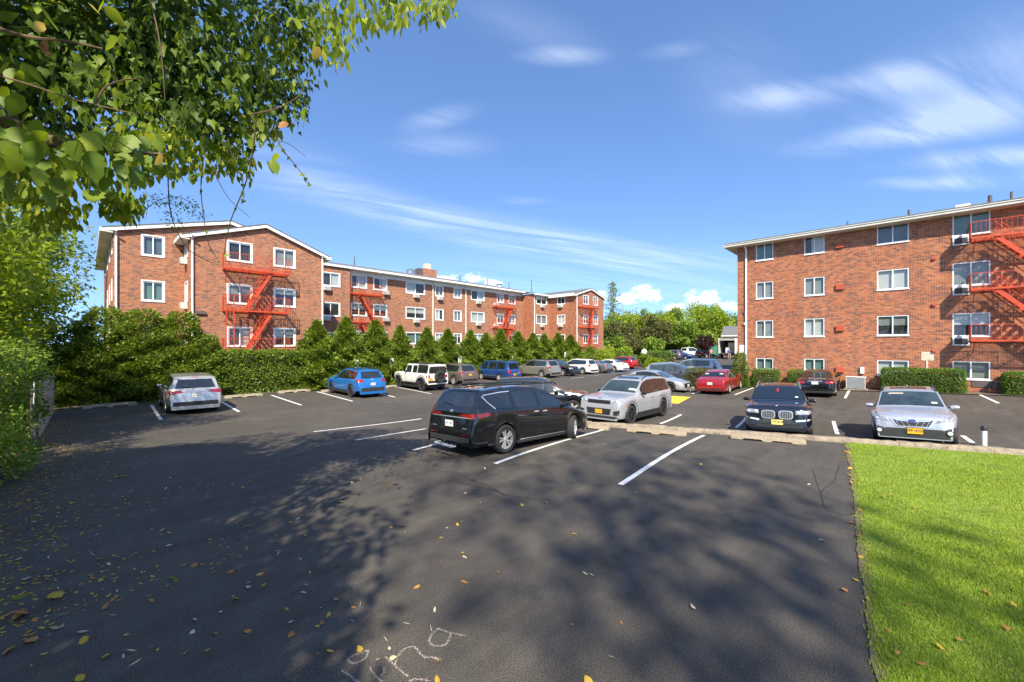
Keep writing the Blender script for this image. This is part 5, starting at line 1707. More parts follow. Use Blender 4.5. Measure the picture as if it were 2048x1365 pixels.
for k in range(7):
    y = -.42 + k * .14
    jc.quad('F', [(y - .045, .885), (y + .045, .885), (y + .045, .985), (y - .045, .985)], 2, 2, .014).build('grille_slot', M['black'], JEEP)
plate_on(jc, JEEP, 'F', 0.02, .56, M['plate_gold'])
jc.quad('T', [(1.62, -.1 + .55), (1.62, .82), (1.72, .80), (1.72, .45)], 4, 2, .012).build('dash_paper', M['sticker'], JEEP)
jc.quad('T', [(2.35, -.5), (2.35, .5), (3.7, .5), (3.7, -.5)], 6, 6, .006).build('sunroof', M['gloss'], JEEP)

# ---- dark SUV with twin rounded grilles
S = dict(L=4.71, W=1.89, H=1.665, wb=2.86, fo=.86, wr=.365, sill=.26, mirrorblack=True, wsglass='carglass',
         top=[(0, .28), (0, .5), (.04, .78), (.08, .93), (.25, 1.0), (1.28, 1.10), (2.1, 1.56), (2.55, 1.65), (3.1, 1.665), (4.05, 1.60), (4.28, 1.53), (4.52, 1.15), (4.63, 1.0), (4.69, .7), (4.71, .5), (4.69, .3)],
         belt=[(.9, .97), (4.5, 1.08)], ws=(1.36, 2.06), rw=('R', 1.16, 1.5, .66, .56), wins=[(1.72, 2.55), (2.62, 3.42), (3.5, 4.2)], pillars=[(2.55, 2.62)], seams=(1.6, 2.6, 3.5), handles=(2.45, 3.3),
         headmat='headlight', head=[[(.49, .72), (.84, .74), (.88, .86), (.50, .84)]], headside=[[(.14, .75), (.34, .78), (.30, .86), (.14, .86)]],
         tail=[[(.5, .95), (.88, .93), (.9, 1.06), (.5, 1.03)]],
         front=[('lower_bumper', [(-.80, .30), (.80, .30), (.78, .40), (-.78, .40)], 'trimblack'), ('air_intake', [(-.50, .42), (.50, .42), (.36, .56), (-.36, .56)], 'cladding')],
         front2=[([(.50, .50), (.84, .55), (.86, .60), (.48, .55)], 'lamp'), ([(.55, .40), (.82, .42), (.85, .50), (.52, .46)], 'gloss')], rails=(2.0, 4.2), railmat='satin', rim='twin', rimmat='rim_dark')
BMW, bc = build_car('parked_car', 'black SUV with two rounded chrome grilles and pale yellow plate facing the kerb', 'SUV', S, P['navyblack'])
place(BMW, bc, G(1566, 878), vp(1590, -1), 'Nc')
BMW.location += FWD * 0.25
for sg in (1, -1):              # twin grilles: chrome rim, dark inside, upright bars
    n = 20
    rows_i, rows_o = [], []
    cy0, cz0, a_, b_ = sg * .235, .70, .185, .125
    def se(th, k): 
        c, s = math.cos(th), math.sin(th)
        return (cy0 + a_ * k * math.copysign(abs(c) ** .55, c), cz0 + b_ * k * math.copysign(abs(s) ** .55, s))
    ring = [[se(2 * math.pi * i / n, k) for k in (0.90, 1.04)] for i in range(n + 1)]
    fill = [[se(2 * math.pi * i / n, k) for k in (0.02, .45, .88)] for i in range(n + 1)]
    gr = bc.grid('F', fill, .008).build('grille', M['black'], BMW)
    bc.grid('F', ring, .022).build('grille_frame', M['chrome'], gr)
    for k in range(7):
        y = cy0 - .138 + k * .046
        bc.quad('F', [(y - .0065, cz0 - .10), (y + .0065, cz0 - .10), (y + .0065, cz0 + .10), (y - .0065, cz0 + .10)], 1, 5, .020).build('grille_bar', M['satin'], gr)
loc, nor = bc.ray('T', .17, 0); q = nor.to_track_quat('Z', 'Y').to_matrix().to_4x4()
bg_ = MB(); bg_.lathe([(.043, .004), (.043, .012), (.033, .013)], 16, Matrix.Translation(loc) @ q); rb_ = bg_.build('round_badge', M['gloss'], BMW)
for k in range(4):
    mb = MB(); T_ = Matrix.Translation(loc) @ q
    mb.add([T_ @ Vector((0, 0, .0135))] + [T_ @ Vector((.033 * math.cos(a), .033 * math.sin(a), .0135)) for a in np.linspace(k * math.pi / 2, (k + 1) * math.pi / 2, 5)], [(0, 1, 2, 3, 4, 5)])
    mb.build('badge_quarter', M['badge_blue'] if k % 2 else M['plate_white'], rb_)
plate_on(bc, BMW, 'F', 0, .47, M['plate_yellow'], 'L79 SCR')
bc.quad('T', [(1.95, -.03), (1.95, .03), (1.75, .03), (1.75, -.03)], 2, 3, .010).build('mirror_charm', M['brightred'] if 'brightred' in M else P['brightred'], BMW)
bc.quad('T', [(1.45, .50), (1.45, .58), (1.52, .58), (1.52, .50)], 2, 2, .010).build('window_sticker', M['sticker'], BMW)

# ---- ice-silver crossover
S = dict(L=4.47, W=1.80, H=1.59, wb=2.665, fo=.9, wr=.345, sill=.30, clad=.09, fz=.28, kf=.17,
         top=[(0, .3), (0, .5), (.05, .70), (.10, .83), (.32, .92), (1.08, 1.03), (1.92, 1.48), (2.35, 1.575), (2.9, 1.59), (3.8, 1.52), (3.98, 1.45), (4.25, 1.08), (4.38, .95), (4.45, .7), (4.47, .5), (4.45, .3)],
         belt=[(.8, .90), (4.2, 1.02)], ws=(1.16, 1.88), rw=('R', 1.1, 1.42, .62, .5), wins=[(1.5, 2.32), (2.40, 3.16), (3.24, 3.9)], pillars=[(2.32, 2.40)], seams=(1.4, 2.36, 3.2), handles=(2.2, 3.05), rails=(1.95, 3.85),
         head=[[(.44, .66), (.80, .74), (.82, .86), (.48, .73)]], headside=[[(.16, .76), (.42, .80), (.42, .87), (.16, .84)]],
         front=[('grille', [(-.30, .56), (.30, .56), (.42, .74), (-.42, .74)], 'black'), ('lower_bumper', [(-.86, .25), (.86, .25), (.56, .50), (-.56, .50)], 'cladding')],
         front2=[([(.50, .28), (.88, .28), (.88, .60), (.60, .49)], 'cladding')], tail=[[(.5, .9), (.85, .88), (.85, 1.0), (.5, 1.0)]], rim='five')
SUB, sc_ = build_car('parked_car', 'ice silver crossover with oval badge and gold plate facing the lawn', 'crossover', S, P['icesilver'])
place(SUB, sc_, G(1833, 897), vp(1785, -1), 'Nc')
SUB.location += FWD * 0.15 + RGT * 0.1
gr = None
def fq(nm, c, m_, off=.014, par=None): return sc_.quad('F', c, 8, 2, off).build(nm, M[m_], par or SUB)
gt = fq('grille_frame', [(-.44, .735), (.44, .735), (.45, .765), (-.45, .765)], 'chrome')
fq('grille_frame', [(-.31, .535), (.31, .535), (.32, .56), (-.32, .56)], 'chrome')
for sg in (1, -1):
    fq('grille_frame', [(sg * .30, .545), (sg * .33, .545), (sg * .46, .75), (sg * .42, .75)], 'chrome')
    fq('grille_wing', [(sg * .09, .685), (sg * .33, .70), (sg * .38, .735), (sg * .09, .725)], 'chrome', .018)
    for k in (.06, .17, .27): fq('grille_bar', [(sg * (k - .01), .57), (sg * (k + .006), .57), (sg * (k + .07), .68), (sg * (k + .052), .68)], 'satin', .013)
    fq('grille_bar', [(sg * .02, .615), (sg * .36, .625), (sg * .36, .638), (sg * .02, .628)], 'trimblack', .015)
    loc, nor = sc_.ray('F', sg * .70, .42); q = nor.to_track_quat('Z', 'Y').to_matrix().to_4x4()
    mb = MB(); mb.lathe([(.075, .012), (.07, .035), (.055, .036)], 14, Matrix.Translation(loc) @ q); fg = mb.build('fog_lamp', M['trimblack'], SUB)
    mb = MB(); mb.lathe([(.052, .037), (.001, .045)], 14, Matrix.Translation(loc) @ q); mb.build('lamp', M['lamp'], fg)
mb = MB(); loc, nor = sc_.ray('F', 0, .70)
mb.lathe([(.085, .020), (.085, .030), (.07, .034), (.001, .034)], 20, Matrix.Translation(loc) @ nor.to_track_quat('Z', 'Y').to_matrix().to_4x4() @ Matrix.Scale(.55, 4, (0, 1, 0)))
ov_ = mb.build('oval_badge', M['badge_blue'], SUB)
mb = MB(); mb.lathe([(.092, .018), (.092, .026), (.084, .028)], 20, Matrix.Translation(loc) @ nor.to_track_quat('Z', 'Y').to_matrix().to_4x4() @ Matrix.Scale(.58, 4, (0, 1, 0))); mb.build('badge_rim', M['chrome'], ov_)
mb = MB()
for (y, z, r) in ((.035, .008, .014), (-.01, .014, .008), (-.035, .006, .008), (.0, -.014, .008), (-.03, -.012, .008), (.03, -.016, .007)): mb.cbox((loc.x + .036, y, loc.z + z), (.003, r * 1.6, r))
mb.build('badge_stars', M['chrome'], ov_)
plate_on(sc_, SUB, 'F', 0.03, .44, M['plate_gold'], 'UPF-4251')
sc_.quad('T', [(2.15, -.42), (2.15, .42), (2.75, .42), (2.75, -.42)], 6, 6, .006).build('sunroof', M['gloss'], SUB)
sc_.quad('T', [(1.28, .46), (1.28, .58), (1.36, .58), (1.36, .46)], 2, 2, .010).build('window_sticker', M['sticker'], SUB)
sc_.quad('T', [(1.80, -.45), (1.80, -.12), (1.73, -.12), (1.73, -.47)], 3, 2, .009).build('sun_visor', M['leather'], SUB)
mb = MB(); mb.lathe([(.04, 0), (.02, .05), (.004, .08)], 8, Matrix.Translation((4.47 / 2 - 3.6, 0, sc_.zt(3.6) - .01)) @ Matrix.Scale(2.2, 4, (1, 0, 0))); mb.build('roof_fin', P['icesilver'], SUB)

# ---- silver SUV seen from behind, blue wagon, white off-roader ...
S = suv_lights(suv(4.84, 1.99, 1.72, 2.75, .98, hood=.98, rz=.40, glass='carglass', rim='five'))
S.update(tail=[[(.42, .98), (.90, .90), (.93, 1.06), (.55, 1.06)]], tailside=[[(4.55, .95), (4.76, .92), (4.74, 1.06), (4.58, 1.08)]], rw=('R', 1.15, 1.52, .72, .60),
         rear=[('rear_bumper', [(-.80, .40), (.80, .40), (.80, .58), (-.80, .58)], 'trimblack'), ('tailgate_trim', [(-.40, .985), (.40, .985), (.42, 1.01), (-.42, 1.01)], 'satin'), ('badge', [(-.05, 1.04), (.05, 1.04), (.04, 1.10), (-.04, 1.10)], 'chrome'), ('plate_recess', [(-.26, .72), (.26, .72), (.34, .92), (-.34, .92)], 'satin'), ('brake_lamp', [(-.14, 1.60), (.14, 1.60), (.14, 1.615), (-.14, 1.615)], 'taillight')])
o, c = build_car('parked_car', 'silver SUV reversed view with red tail lamps, parked alone by the tall hedge', 'SUV', S, P['silver'])
place(o, c, G(385, 822.5), vp(215), 'rc'); plate_on(c, o, 'R', 0, .83, M['plate_white'])
for sg in (1, -1): MB().tube([(-2.2, sg * .55, .36), (-2.44, sg * .55, .36)], .045, 10).build('exhaust_tip', M['chrome'], o)

S = suv_lights(suv(4.80, 1.88, 1.70, 2.745, .97, hood=1.0, clad=.09, rz=.42, rim='five', rimmat='rim_dark', rake=.6, railmat='trimblack'))
S.update(rails=(1.9, 4.3), tail=[[(.50, .98), (.86, .90), (.90, 1.12), (.62, 1.10)]], tailside=[[(4.42, .98), (4.66, .93), (4.62, 1.13), (4.46, 1.12)]], rear=[('rear_bumper', [(-.88, .40), (.88, .40), (.85, .62), (-.85, .62)], 'cladding'), ('badge', [(-.06, 1.06), (.06, 1.06), (.05, 1.11), (-.05, 1.11)], 'chrome')])
o, c = build_car('parked_car', 'bright blue wagon with black wheel arches, parked nose to the hedge', 'wagon', S, P['blue'])
place(o, c, G(729, 792.5), YP, 'rc'); plate_on(c, o, 'R', 0, .82, M['plate_white'])

S = dict(L=4.40, W=1.80, H=1.86, wb=2.95, fo=.72, wr=.415, sill=.50, fz=.55, rz=.55, gap=.10, tumble=.07, rc=.02, kf=.12, kr=.03, clad=.13, rim='off', rimmat='rim_dark', mirrorblack=True, soft=1.6, rail=.14, sillclad=False,
         top=[(0, .55), (0, .85), (.03, 1.10), (.1, 1.16), (1.30, 1.24), (1.42, 1.27), (1.74, 1.77), (1.86, 1.84), (3, 1.86), (4.28, 1.83), (4.36, 1.76), (4.39, 1.2), (4.40, .7), (4.40, .55)],
         belt=[(.9, 1.17), (4.4, 1.20)], ws=(1.48, 1.73), rw=('R', 1.27, 1.68, .70, .66), wins=[(1.72, 2.36), (2.52, 3.06), (3.24, 4.25)], seams=(1.62, 2.44, 3.14), handles=(2.28, 3.0), hz=.12,
         head=[[(.45, .86), (.66, .86), (.66, 1.05), (.45, 1.05)]], tail=[[(.66, .92), (.80, .92), (.80, 1.10), (.66, 1.10)]], tailside=[[(4.26, .92), (4.36, .92), (4.36, 1.10), (4.26, 1.10)]],
         rear=[('rear_bumper', [(-.8, .56), (.8, .56), (.8, .72), (-.8, .72)], 'trimblack')])
o, c = build_car('parked_car', 'white boxy off-roader with black hard top and spare wheel on its tailgate', 'off-roader', S, P['white'])
place(o, c, G(845, 782), YP, 'rl')
hard = [(2.44, 1.25)]
for side in ('L', 'D'):            # black hard top: panel round the rear side glass and over the roof
    cols = [[(3.12 + i * .1, 1.215 + (c.zt(3.12 + i * .1) - .05 - 1.215) * q / 5) for q in range(6)] for i in range(13)]
    c.grid(side, cols, .004).build('hard_top', M['trimblack'], o, smooth=40)
c.quad('T', [(1.9, -.70), (1.9, .70), (4.32, .70), (4.32, -.70)], 8, 8, .006).build('hard_top', M['trimblack'], o, smooth=40)
c.quad('R', [(-.74, 1.21), (.74, 1.21), (.72, 1.80), (-.72, 1.80)], 8, 5, .004).build('hard_top', M['trimblack'], o, smooth=40)
tm_, rm_, dm_ = wheel_meshes(.415, 'off')
w = obj('spare_wheel', tm_, o); w.location = (-2.36, -.06, 1.0); w.rotation_euler = (0, 0, math.pi / 2)
r2 = rm_.copy(); r2.materials.append(M['rim_dark']); obj('rim', r2, w); obj('brake', dm_, w)
for sg in (1, -1):
    for xw, ln in ((c.xf, .52), (c.xr, .5)):
        mb = MB(); pts = []
        for i in range(11):
            a_ = math.radians(10 + 160 * i / 10); pts.append((xw + math.cos(a_) * .55, .415 + math.sin(a_) * .52))
        for (x0_, z0_), (x1_, z1_) in zip(pts[:-1], pts[1:]):
            mb.add([(x0_, sg * .86, z0_), (x0_, sg * .985, z0_ - .01), (x1_, sg * .985, z1_ - .01), (x1_, sg * .86, z1_), (x0_, sg * .985, z0_ - .07), (x1_, sg * .985, z1_ - .07)], [(0, 1, 2, 3), (1, 4, 5, 2)])
        mb.build('fender', M['cladding'], o, smooth=50)
    MB().tube([(1.2 - .55, sg * .9, .5), (-.75, sg * .9, .5)], .045, 8).build('side_step', M['trimblack'], o)
plate_on(c, o, 'R', .62, .80, M['plate_gold'])

def rear_at(px, Yr):
    X_ = Xat(px, Yr); return Vector((X_, Yr, float(zg(X_, Yr))))
S = suv_lights(suv(4.75, 1.92, 1.70, 2.8, .95, rz=.38)); S.update(tail=[[(.40, 1.0), (.90, .95), (.92, 1.06), (.45, 1.05)]])
o, c = build_car('parked_car', 'bronze grey SUV parked between the white off-roader and the blue van', 'SUV', S, P['bronze'])
place(o, c, rear_at(941, 24.4), YP, 'Tc'); plate_on(c, o, 'R', 0, .84, M['plate_gold'])
S = dict(L=4.55, W=1.70, H=1.80, wb=2.30, fo=.95, wr=.31, sill=.30, rim='steel', tumble=.12, rc=.06, kf=.12, kr=.06, soft=2.5, rail=.13,
         top=[(0, .3), (0, .55), (.05, .85), (.18, .99), (.42, 1.06), (1.25, 1.70), (1.6, 1.79), (3, 1.80), (4.12, 1.76), (4.24, 1.68), (4.44, 1.0), (4.52, .9), (4.55, .5), (4.55, .32)],
         belt=[(.4, .98), (4.4, 1.06)], ws=(.50, 1.18), rw=('R', 1.10, 1.62, .66, .56), wins=[(.95, 1.72), (1.92, 2.86), (2.96, 3.95)], seams=(1.82, 2.9), handles=(1.7,),
         tail=[[(.58, .72), (.80, .72), (.80, 1.02), (.58, 1.02)]], tailside=[[(4.34, .72), (4.48, .72), (4.44, 1.0), (4.34, 1.0)]], rear=[('rear_bumper', [(-.8, .33), (.8, .33), (.8, .46), (-.8, .46)], 'cladding')])
o, c = build_car('parked_van', 'old dark blue passenger van with sloping nose, parked nose to the shrubs', 'van', S, P['vanblue'])
place(o, c, rear_at(1031, 24.3), YP, 'Tc'); plate_on(c, o, 'R', .1, .62, M['plate_gold'])
for side in ('L', 'D'): c.quad(side, [(1.2, .46), (3.2, .46), (3.2, .50), (1.2, .50)], 10, 1, .008).build('side_stripe', M['satin'], o)
S = suv_lights(suv(4.88, 1.99, 1.78, 2.92, .9, hood=1.05, rz=.42, rim='ten', glass='carglass'), 1.05, .92, 1.06); S['topp'] = [('roof_panel', [(2.1, -.6), (2.1, .6), (4.2, .6), (4.2, -.6)], 'black')]
o, c = build_car('parked_car', 'champagne SUV with black roof beside the old blue van', 'SUV', S, P['champagne'])
place(o, c, rear_at(1112, 24.0), YP, 'Tc')
S = suv_lights(suv(4.9, 1.93, 1.74, 2.8, 1.0, rim='twin'))
o, c = build_car('parked_car', 'black SUV reversed into its bay, headlamps out, beside the champagne SUV', 'SUV', S, P['black'])
place(o, c, rear_at(1152, 23.9), YM, 'Nc')
S = sedan(4.5, 1.8, 1.42, 2.65, .9)
o, c = build_car('parked_car', 'dark red car squeezed between the black SUV and the white SUV', 'car', S, P['darkred'])
place(o, c, rear_at(1178, 24.8), YP, 'Tc')
S = suv_lights(suv(4.77, 1.84, 1.70, 2.86, .95)); S['tail'] = [[(.56, .98), (.86, .88), (.88, 1.12), (.66, 1.14)]]
o, c = build_car('parked_car', 'white SUV with large red tail lamps near the far end of the shrub row', 'SUV', S, P['white'])
place(o, c, rear_at(1189, 23.7), YP, 'Tc')
S = sedan(4.7, 1.8, 1.46, 2.7, .95)
o, c = build_car('parked_car', 'grey sedan right of the white SUV beside the blue accessible bay', 'sedan', S, P['grey'])
place(o, c, rear_at(1220, 23.6), YP, 'Tc')
S = sedan(4.85, 1.84, 1.46, 2.8, .95)
o, c = build_car('parked_car', 'white sedan parked between the grey sedan and the bright red SUV', 'sedan', S, P['white'])
place(o, c, rear_at(1252, 23.2), YP, 'Tc')
S = suv_lights(suv(4.6, 1.85, 1.66, 2.7, .93))
o, c = build_car('parked_car', 'bright red SUV at the far end of the row by the green bushes', 'SUV', S, P['brightred'])
place(o, c, rear_at(1272, 24.2), YP, 'Tc')

# ---- cars in the middle of the lower lot
S = suv_lights(suv(4.95, 1.93, 1.73, 2.85, 1.0, hood=1.0)); S.update(front2=[([(.5, .62), (.8, .64), (.8, .68), (.5, .66)], 'chrome')])
o, c = build_car('parked_car', 'navy blue SUV half hidden behind the roof of the black minivan', 'SUV', S, P['navyblack'])
place(o, c, G(1188, 827), vp(1500, 1) - 1.15, 'Nc')
S = sedan(4.68, 1.83, 1.42, 2.72, .9, rim='five', rimmat='rim_dark'); S.update(front=[('grille', [(-.62, .36), (.62, .36), (.55, .62), (-.55, .62)], 'gloss')], head=[[(.45, .60), (.82, .60), (.86, .70), (.5, .66)]])
o, c = build_car('parked_car', 'silver sedan with dark wide grille behind the pale grey SUV', 'sedan', S, P['silver'])
place(o, c, G(1341, 785), YM, 'fr'); plate_on(c, o, 'F', 0, .48, M['plate_white'])
S = suv_lights(suv(4.63, 1.87, 1.67, 2.75, .9, hood=.98, rim='five', clad=.07, glass='carglass2'))
o, c = build_car('parked_car', 'dark grey crossover with bright five spoke wheels left of the red sedan', 'crossover', S, P['darkgrey'])
place(o, c, G(1384.5, 771), YM, 'fr')
S = suv_lights(suv(5.0, 1.95, 1.75, 3.0, .95, hood=1.0, glass='carglass2'))
o, c = build_car('parked_car', 'pale silver minivan behind the dark grey crossover', 'minivan', S, P['silver'])
place(o, c, G(1440, 755.5), YP, 'Tc')
S = suv_lights(suv(4.6, 1.85, 1.62, 2.7, .9, glass='carglass2'))
o, c = build_car('parked_car', 'silver car mostly hidden between the dark grey crossover and the silver minivan', 'car', S, P['silver'])
place(o, c, G(1400, 762), YM, 'Nc')
S = sedan(4.84, 1.84, 1.50, 2.75, .98, rim='five'); S.update(tail=[[(.45, .82), (.86, .84), (.88, .98), (.58, .95)]], tailside=[[(4.55, .85), (4.74, .85), (4.74, .97), (4.58, .97)]], rear=[('rear_bumper', [(-.84, .30), (.84, .30), (.80, .40), (-.80, .40)], 'trimblack'), ('rear_diffuser', [(-.7, .38), (.7, .38), (.7, .40), (-.7, .40)], 'satin')])
o, c = build_car('parked_car', 'deep red sedan parked nose to the white downpipe of the right building', 'sedan', S, P['red'])
place(o, c, G(1431, 786.5), vp(1760), 'rc'); plate_on(c, o, 'R', 0, .74, M['plate_white'])
for sg in (1, -1): c.quad('T', [(3.72, sg * .32), (3.72, sg * .56), (3.86, sg * .54), (3.86, sg * .34)], 3, 3, .009).build('head_rest', M['leather'], o)
S = sedan(4.86, 1.83, 1.47, 2.775, .97, rim='five'); S.update(rear=[('tailgate_trim', [(-.34, .93), (.34, .93), (.34, .95), (-.34, .95)], 'chrome'), ('rear_bumper', [(-.80, .28), (.80, .28), (.80, .40), (-.80, .40)], 'trimblack')], tail=[[(.48, .80), (.82, .80), (.86, .96), (.46, .93)]])
o, c = build_car('parked_car', 'black sedan parked nose to the right brick building beside the air conditioner', 'sedan', S, P['black'])
place(o, c, G(1635, 791), vp(1745), 'rc'); plate_on(c, o, 'R', 0, .84, M['plate_white'])
mb = MB(); loc, nor = c.ray('T', 4.72, 0); mb.lathe([(.05, .0), (.05, .02), (.03, .022)], 14, Matrix.Translation(loc + Vector((-.02, 0, 0)))); mb.build('badge', M['chrome'], o)

# ---- far end of the lot
def far_at(px, d): 
    p = FWD * d + RGT * ((px - CX) / FPX * d); return Vector((p.x, p.y, float(zg(p.x, p.y))))
S = suv_lights(suv(4.6, 1.85, 1.68, 2.7, .9))
o, c = build_car('parked_car', 'grey SUV at the far end of the lot behind the low bushes', 'SUV', S, P['grey']); place(o, c, far_at(1340, 69), vp(300), 'c')
S = sedan(4.3, 1.78, 1.48, 2.6, .9)
o, c = build_car('parked_car', 'small blue car between the far grey SUV and the white pickup', 'car', S, P['vanblue']); place(o, c, far_at(1361, 68), vp(300, -1), 'c')
S = suv(5.6, 1.98, 1.88, 3.6, .95, hood=1.12, sill=.42, wr=.42, rim='five')
S.update(top=[(0, .4), (0, .7), (.04, .95), (.1, 1.08), (.3, 1.14), (1.35, 1.22), (1.95, 1.76), (2.3, 1.87), (3.2, 1.88), (3.65, 1.82), (3.78, 1.2), (3.9, 1.17), (5.45, 1.15), (5.58, 1.1), (5.6, .6), (5.6, .45)], belt=[(1, 1.12), (5.5, 1.16)], ws=(1.42, 1.92), rw=('R', 1.26, 1.72, .62, .56), wins=[(1.75, 2.55), (2.63, 3.5)], pillars=[(2.55, 2.63)], seams=(1.6, 2.6, 3.6), handles=(2.45, 3.4),
         head=[[(.55, .88), (.9, .88), (.9, 1.04), (.55, 1.02)]], front=[('grille', [(-.5, .72), (.5, .72), (.5, 1.04), (-.5, 1.04)], 'gloss')], tail=[[(.8, .8), (.95, .8), (.95, 1.05), (.8, 1.05)]])
o, c = build_car('pickup_truck', 'white crew cab pickup at the far end of the lot facing right', 'pickup truck', S, P['white']); place(o, c, far_at(1377, 74), vp(2100, 1) - .35, 'c')
S = suv_lights(suv(4.7, 1.9, 1.7, 2.75, .95))
o, c = build_car('parked_car', 'black car under the purple leaved tree at the far end of the lot', 'car', S, P['black']); place(o, c, far_at(1418, 72), vp(2100, 1) - .35, 'c')

# ---- open box truck, its load and a person
tp = far_at(1454, 66)
BT = thing('box_truck', 'white box truck standing open at the far end of the lot', 'truck', tp, vp(1700) )
BTM = []
def bt(nm, lo, hi, m_, par=None):
    mb = MB(); mb.box(lo, hi); return mb.build(nm, M[m_], par or BT)
bt('load_floor', (0, -1.2, .85), (5.2, 1.2, .97), 'ac_dark'); bt('side_panel', (0, 1.2, .85), (5.2, 1.26, 3.35), 'ac_white'); bt('side_panel', (0, -1.26, .85), (5.2, -1.2, 3.35), 'ac_white')
bt('front_panel', (5.14, -1.2, .97), (5.2, 1.2, 3.3), 'black'); bt('roof', (-.02, -1.26, 3.35), (5.2, 1.26, 3.42), 'ac_white'); bt('rear_frame', (-.04, -1.28, .8), (0, -1.15, 3.4), 'ac_white'); bt('rear_frame', (-.04, 1.15, .8), (0, 1.28, 3.4), 'ac_white'); bt('roller_door', (-.02, -1.15, 3.05), (.3, 1.15, 3.2), 'ac_white')
bt('tail_lift', (-.5, -1.15, .78), (-.04, 1.15, .84), 'ac_dark'); bt('cab', (5.3, -1.05, .5), (7.0, 1.05, 2.4), 'ac_white'); bt('chassis', (.2, -.5, .5), (6.5, .5, .8), 'black'); bt('door_leaf', (-.9, -1.34, .9), (0, -1.29, 3.3), 'ac_white')
tmw, rmw, dmw = wheel_meshes(.42, 'steel')
for x in (1.2, 6.1):
    for sg in (1, -1):
        w = obj('wheel', tmw, BT); w.location = (x, sg * 1.0, .42); w.rotation_euler = (0, 0, 0 if sg > 0 else math.pi)
RT = Matrix.Translation(tp) @ Matrix.Rotation(BT.rotation_euler.z, 4, 'Z')
def load(nm, label, cat, lo, hi, m_, parts=()):
    c_ = Vector(((lo[0] + hi[0]) / 2, (lo[1] + hi[1]) / 2, lo[2])); t_ = thing(nm, label, cat, RT @ c_, BT.rotation_euler.z)
    mb = MB(c_); mb.box(lo, hi); mb.build('body', M[m_], t_, bevel=.02)
    for (n2, a, b, m2) in parts:
        mb = MB(c_); mb.box(a, b); mb.build(n2, M[m2], t_)
load('cabinet', 'white cabinet standing at the open back of the box truck', 'cabinet', (.1, -.45, .98), (.7, .25, 1.85), 'ac_white', [('door', (.085, -.42, 1.02), (.099, .22, 1.6), 'sign_white')])
load('moving_crate', 'tan wrapped crate at the right side of the open box truck', 'crate', (.05, -1.1, .98), (.8, -.5, 1.75), 'cardboard', [('lid', (.03, -1.12, 1.76), (.82, -.48, 1.82), 'beige')])
load('mattress', 'upright tan mattress deep inside the open box truck', 'mattress', (1.2, -1.1, .98), (1.5, .1, 2.7), 'beige', [('strap', (1.19, -1.11, 1.8), (1.51, .11, 1.86), 'pipe')])


def person(label, loc, rz, shirt, trousers, lean=0.0):
    t_ = thing('person', label, 'person', loc, rz)
    J = [(0, 0, .93), (0.02, 0, 1.15), (0.05 + lean, 0, 1.38), (0.06 + lean, 0, 1.50), (0.09 + lean * 1.3, 0, 1.62), (0.09 + lean * 1.3, 0, 1.74),
         (0.0, .10, .90), (.03, .11, .50), (0, .12, .08), (.12, .12, .04), (0.0, -.10, .90), (-.05, -.11, .50), (-.1, -.12, .08), (.02, -.12, .04),
         (0.05 + lean, .20, 1.40), (.08 + lean, .25, 1.12), (.25 + lean, .22, .98), (0.05 + lean, -.20, 1.40), (.10 + lean, -.26, 1.12), (.28 + lean, -.2, 1.0)]
    E = [(0, 1), (1, 2), (2, 3), (3, 4), (4, 5), (0, 6), (6, 7), (7, 8), (8, 9), (0, 10), (10, 11), (11, 12), (12, 13), (2, 14), (14, 15), (15, 16), (2, 17), (17, 18), (18, 19)]
    Rr = [.15, .14, .15, .06, .10, .08, .10, .07, .045, .04, .10, .07, .045, .04, .07, .05, .035, .07, .05, .035]
    me = bpy.data.meshes.new('body'); me.from_pydata(J, E, []); me.update()
    o = obj('body', me, t_)
    sk = o.modifiers.new('skin', 'SKIN')
    for i, r_ in enumerate(Rr): me.skin_vertices[0].data[i].radius = (r_, r_ * (1.15 if i < 3 else 1))
    me.skin_vertices[0].data[0].use_root = True
    o.modifiers.new('sub', 'SUBSURF').levels = 1; o.modifiers['sub'].render_levels = 1
    m_, g_ = new_mat('clothes_' + shirt)
    geo = g_.n('ShaderNodeTexCoord'); sp_ = g_.n('ShaderNodeSeparateXYZ'); g_.l(geo.outputs['Object'], sp_.inputs[0])
    cm_ = {'navy': (.03, .05, .16), 'pink': (.5, .22, .22)}
    col = g_.ramp(g_.math('DIVIDE', sp_.outputs[2], 2.0), [(0, (.03, .03, .03)), (.05, trousers), (.46, trousers), (.47, cm_[shirt]), (.745, cm_[shirt]), (.755, (.45, .27, .2))], 'CONSTANT')
    b_ = g_.n('ShaderNodeBsdfPrincipled', i_Roughness=.8); g_.l(col, b_.inputs['Base Color']); ou = g_.n('ShaderNodeOutputMaterial'); g_.l(b_.outputs[0], ou.inputs[0])
    me.materials.append(m_)
    mb = MB(); mb.lathe([(.001, .145), (.06, .13), (.10, .06), (.105, 0), (.09, -.03)], 12, Matrix.Translation((0.075 + lean * 1.3, 0, 1.69))); mb.build('hair', M['black'], t_, smooth=60)
    return t_
person('person in a navy shirt bending behind the open box truck', far_at(1458.5, 63), vp(1400), 'navy', (.35, .25, .2), .16)
person('person in pale clothes standing left of the open box truck', far_at(1422, 63.5), vp(1500), 'pink', (.03, .03, .04), .02)
mb = MB(); 
ct = far_at(1428, 67)
tt = thing('tarp', 'green tarpaulin hanging beside the open box truck', 'tarpaulin', ct)
mb = MB(); vs = []
for i in range(7):
    for j in range(5):
        q = RGT * (-.75 + i * .25) + Vector((0, 0, 2.3 - j * .30 - .03 * i * j)) + FWD * (.12 * math.sin(i * 2.1 + j))
        vs.append(q)
mb.add(vs, [(i * 5 + j, (i + 1) * 5 + j, (i + 1) * 5 + j + 1, i * 5 + j + 1) for i in range(6) for j in range(4)])
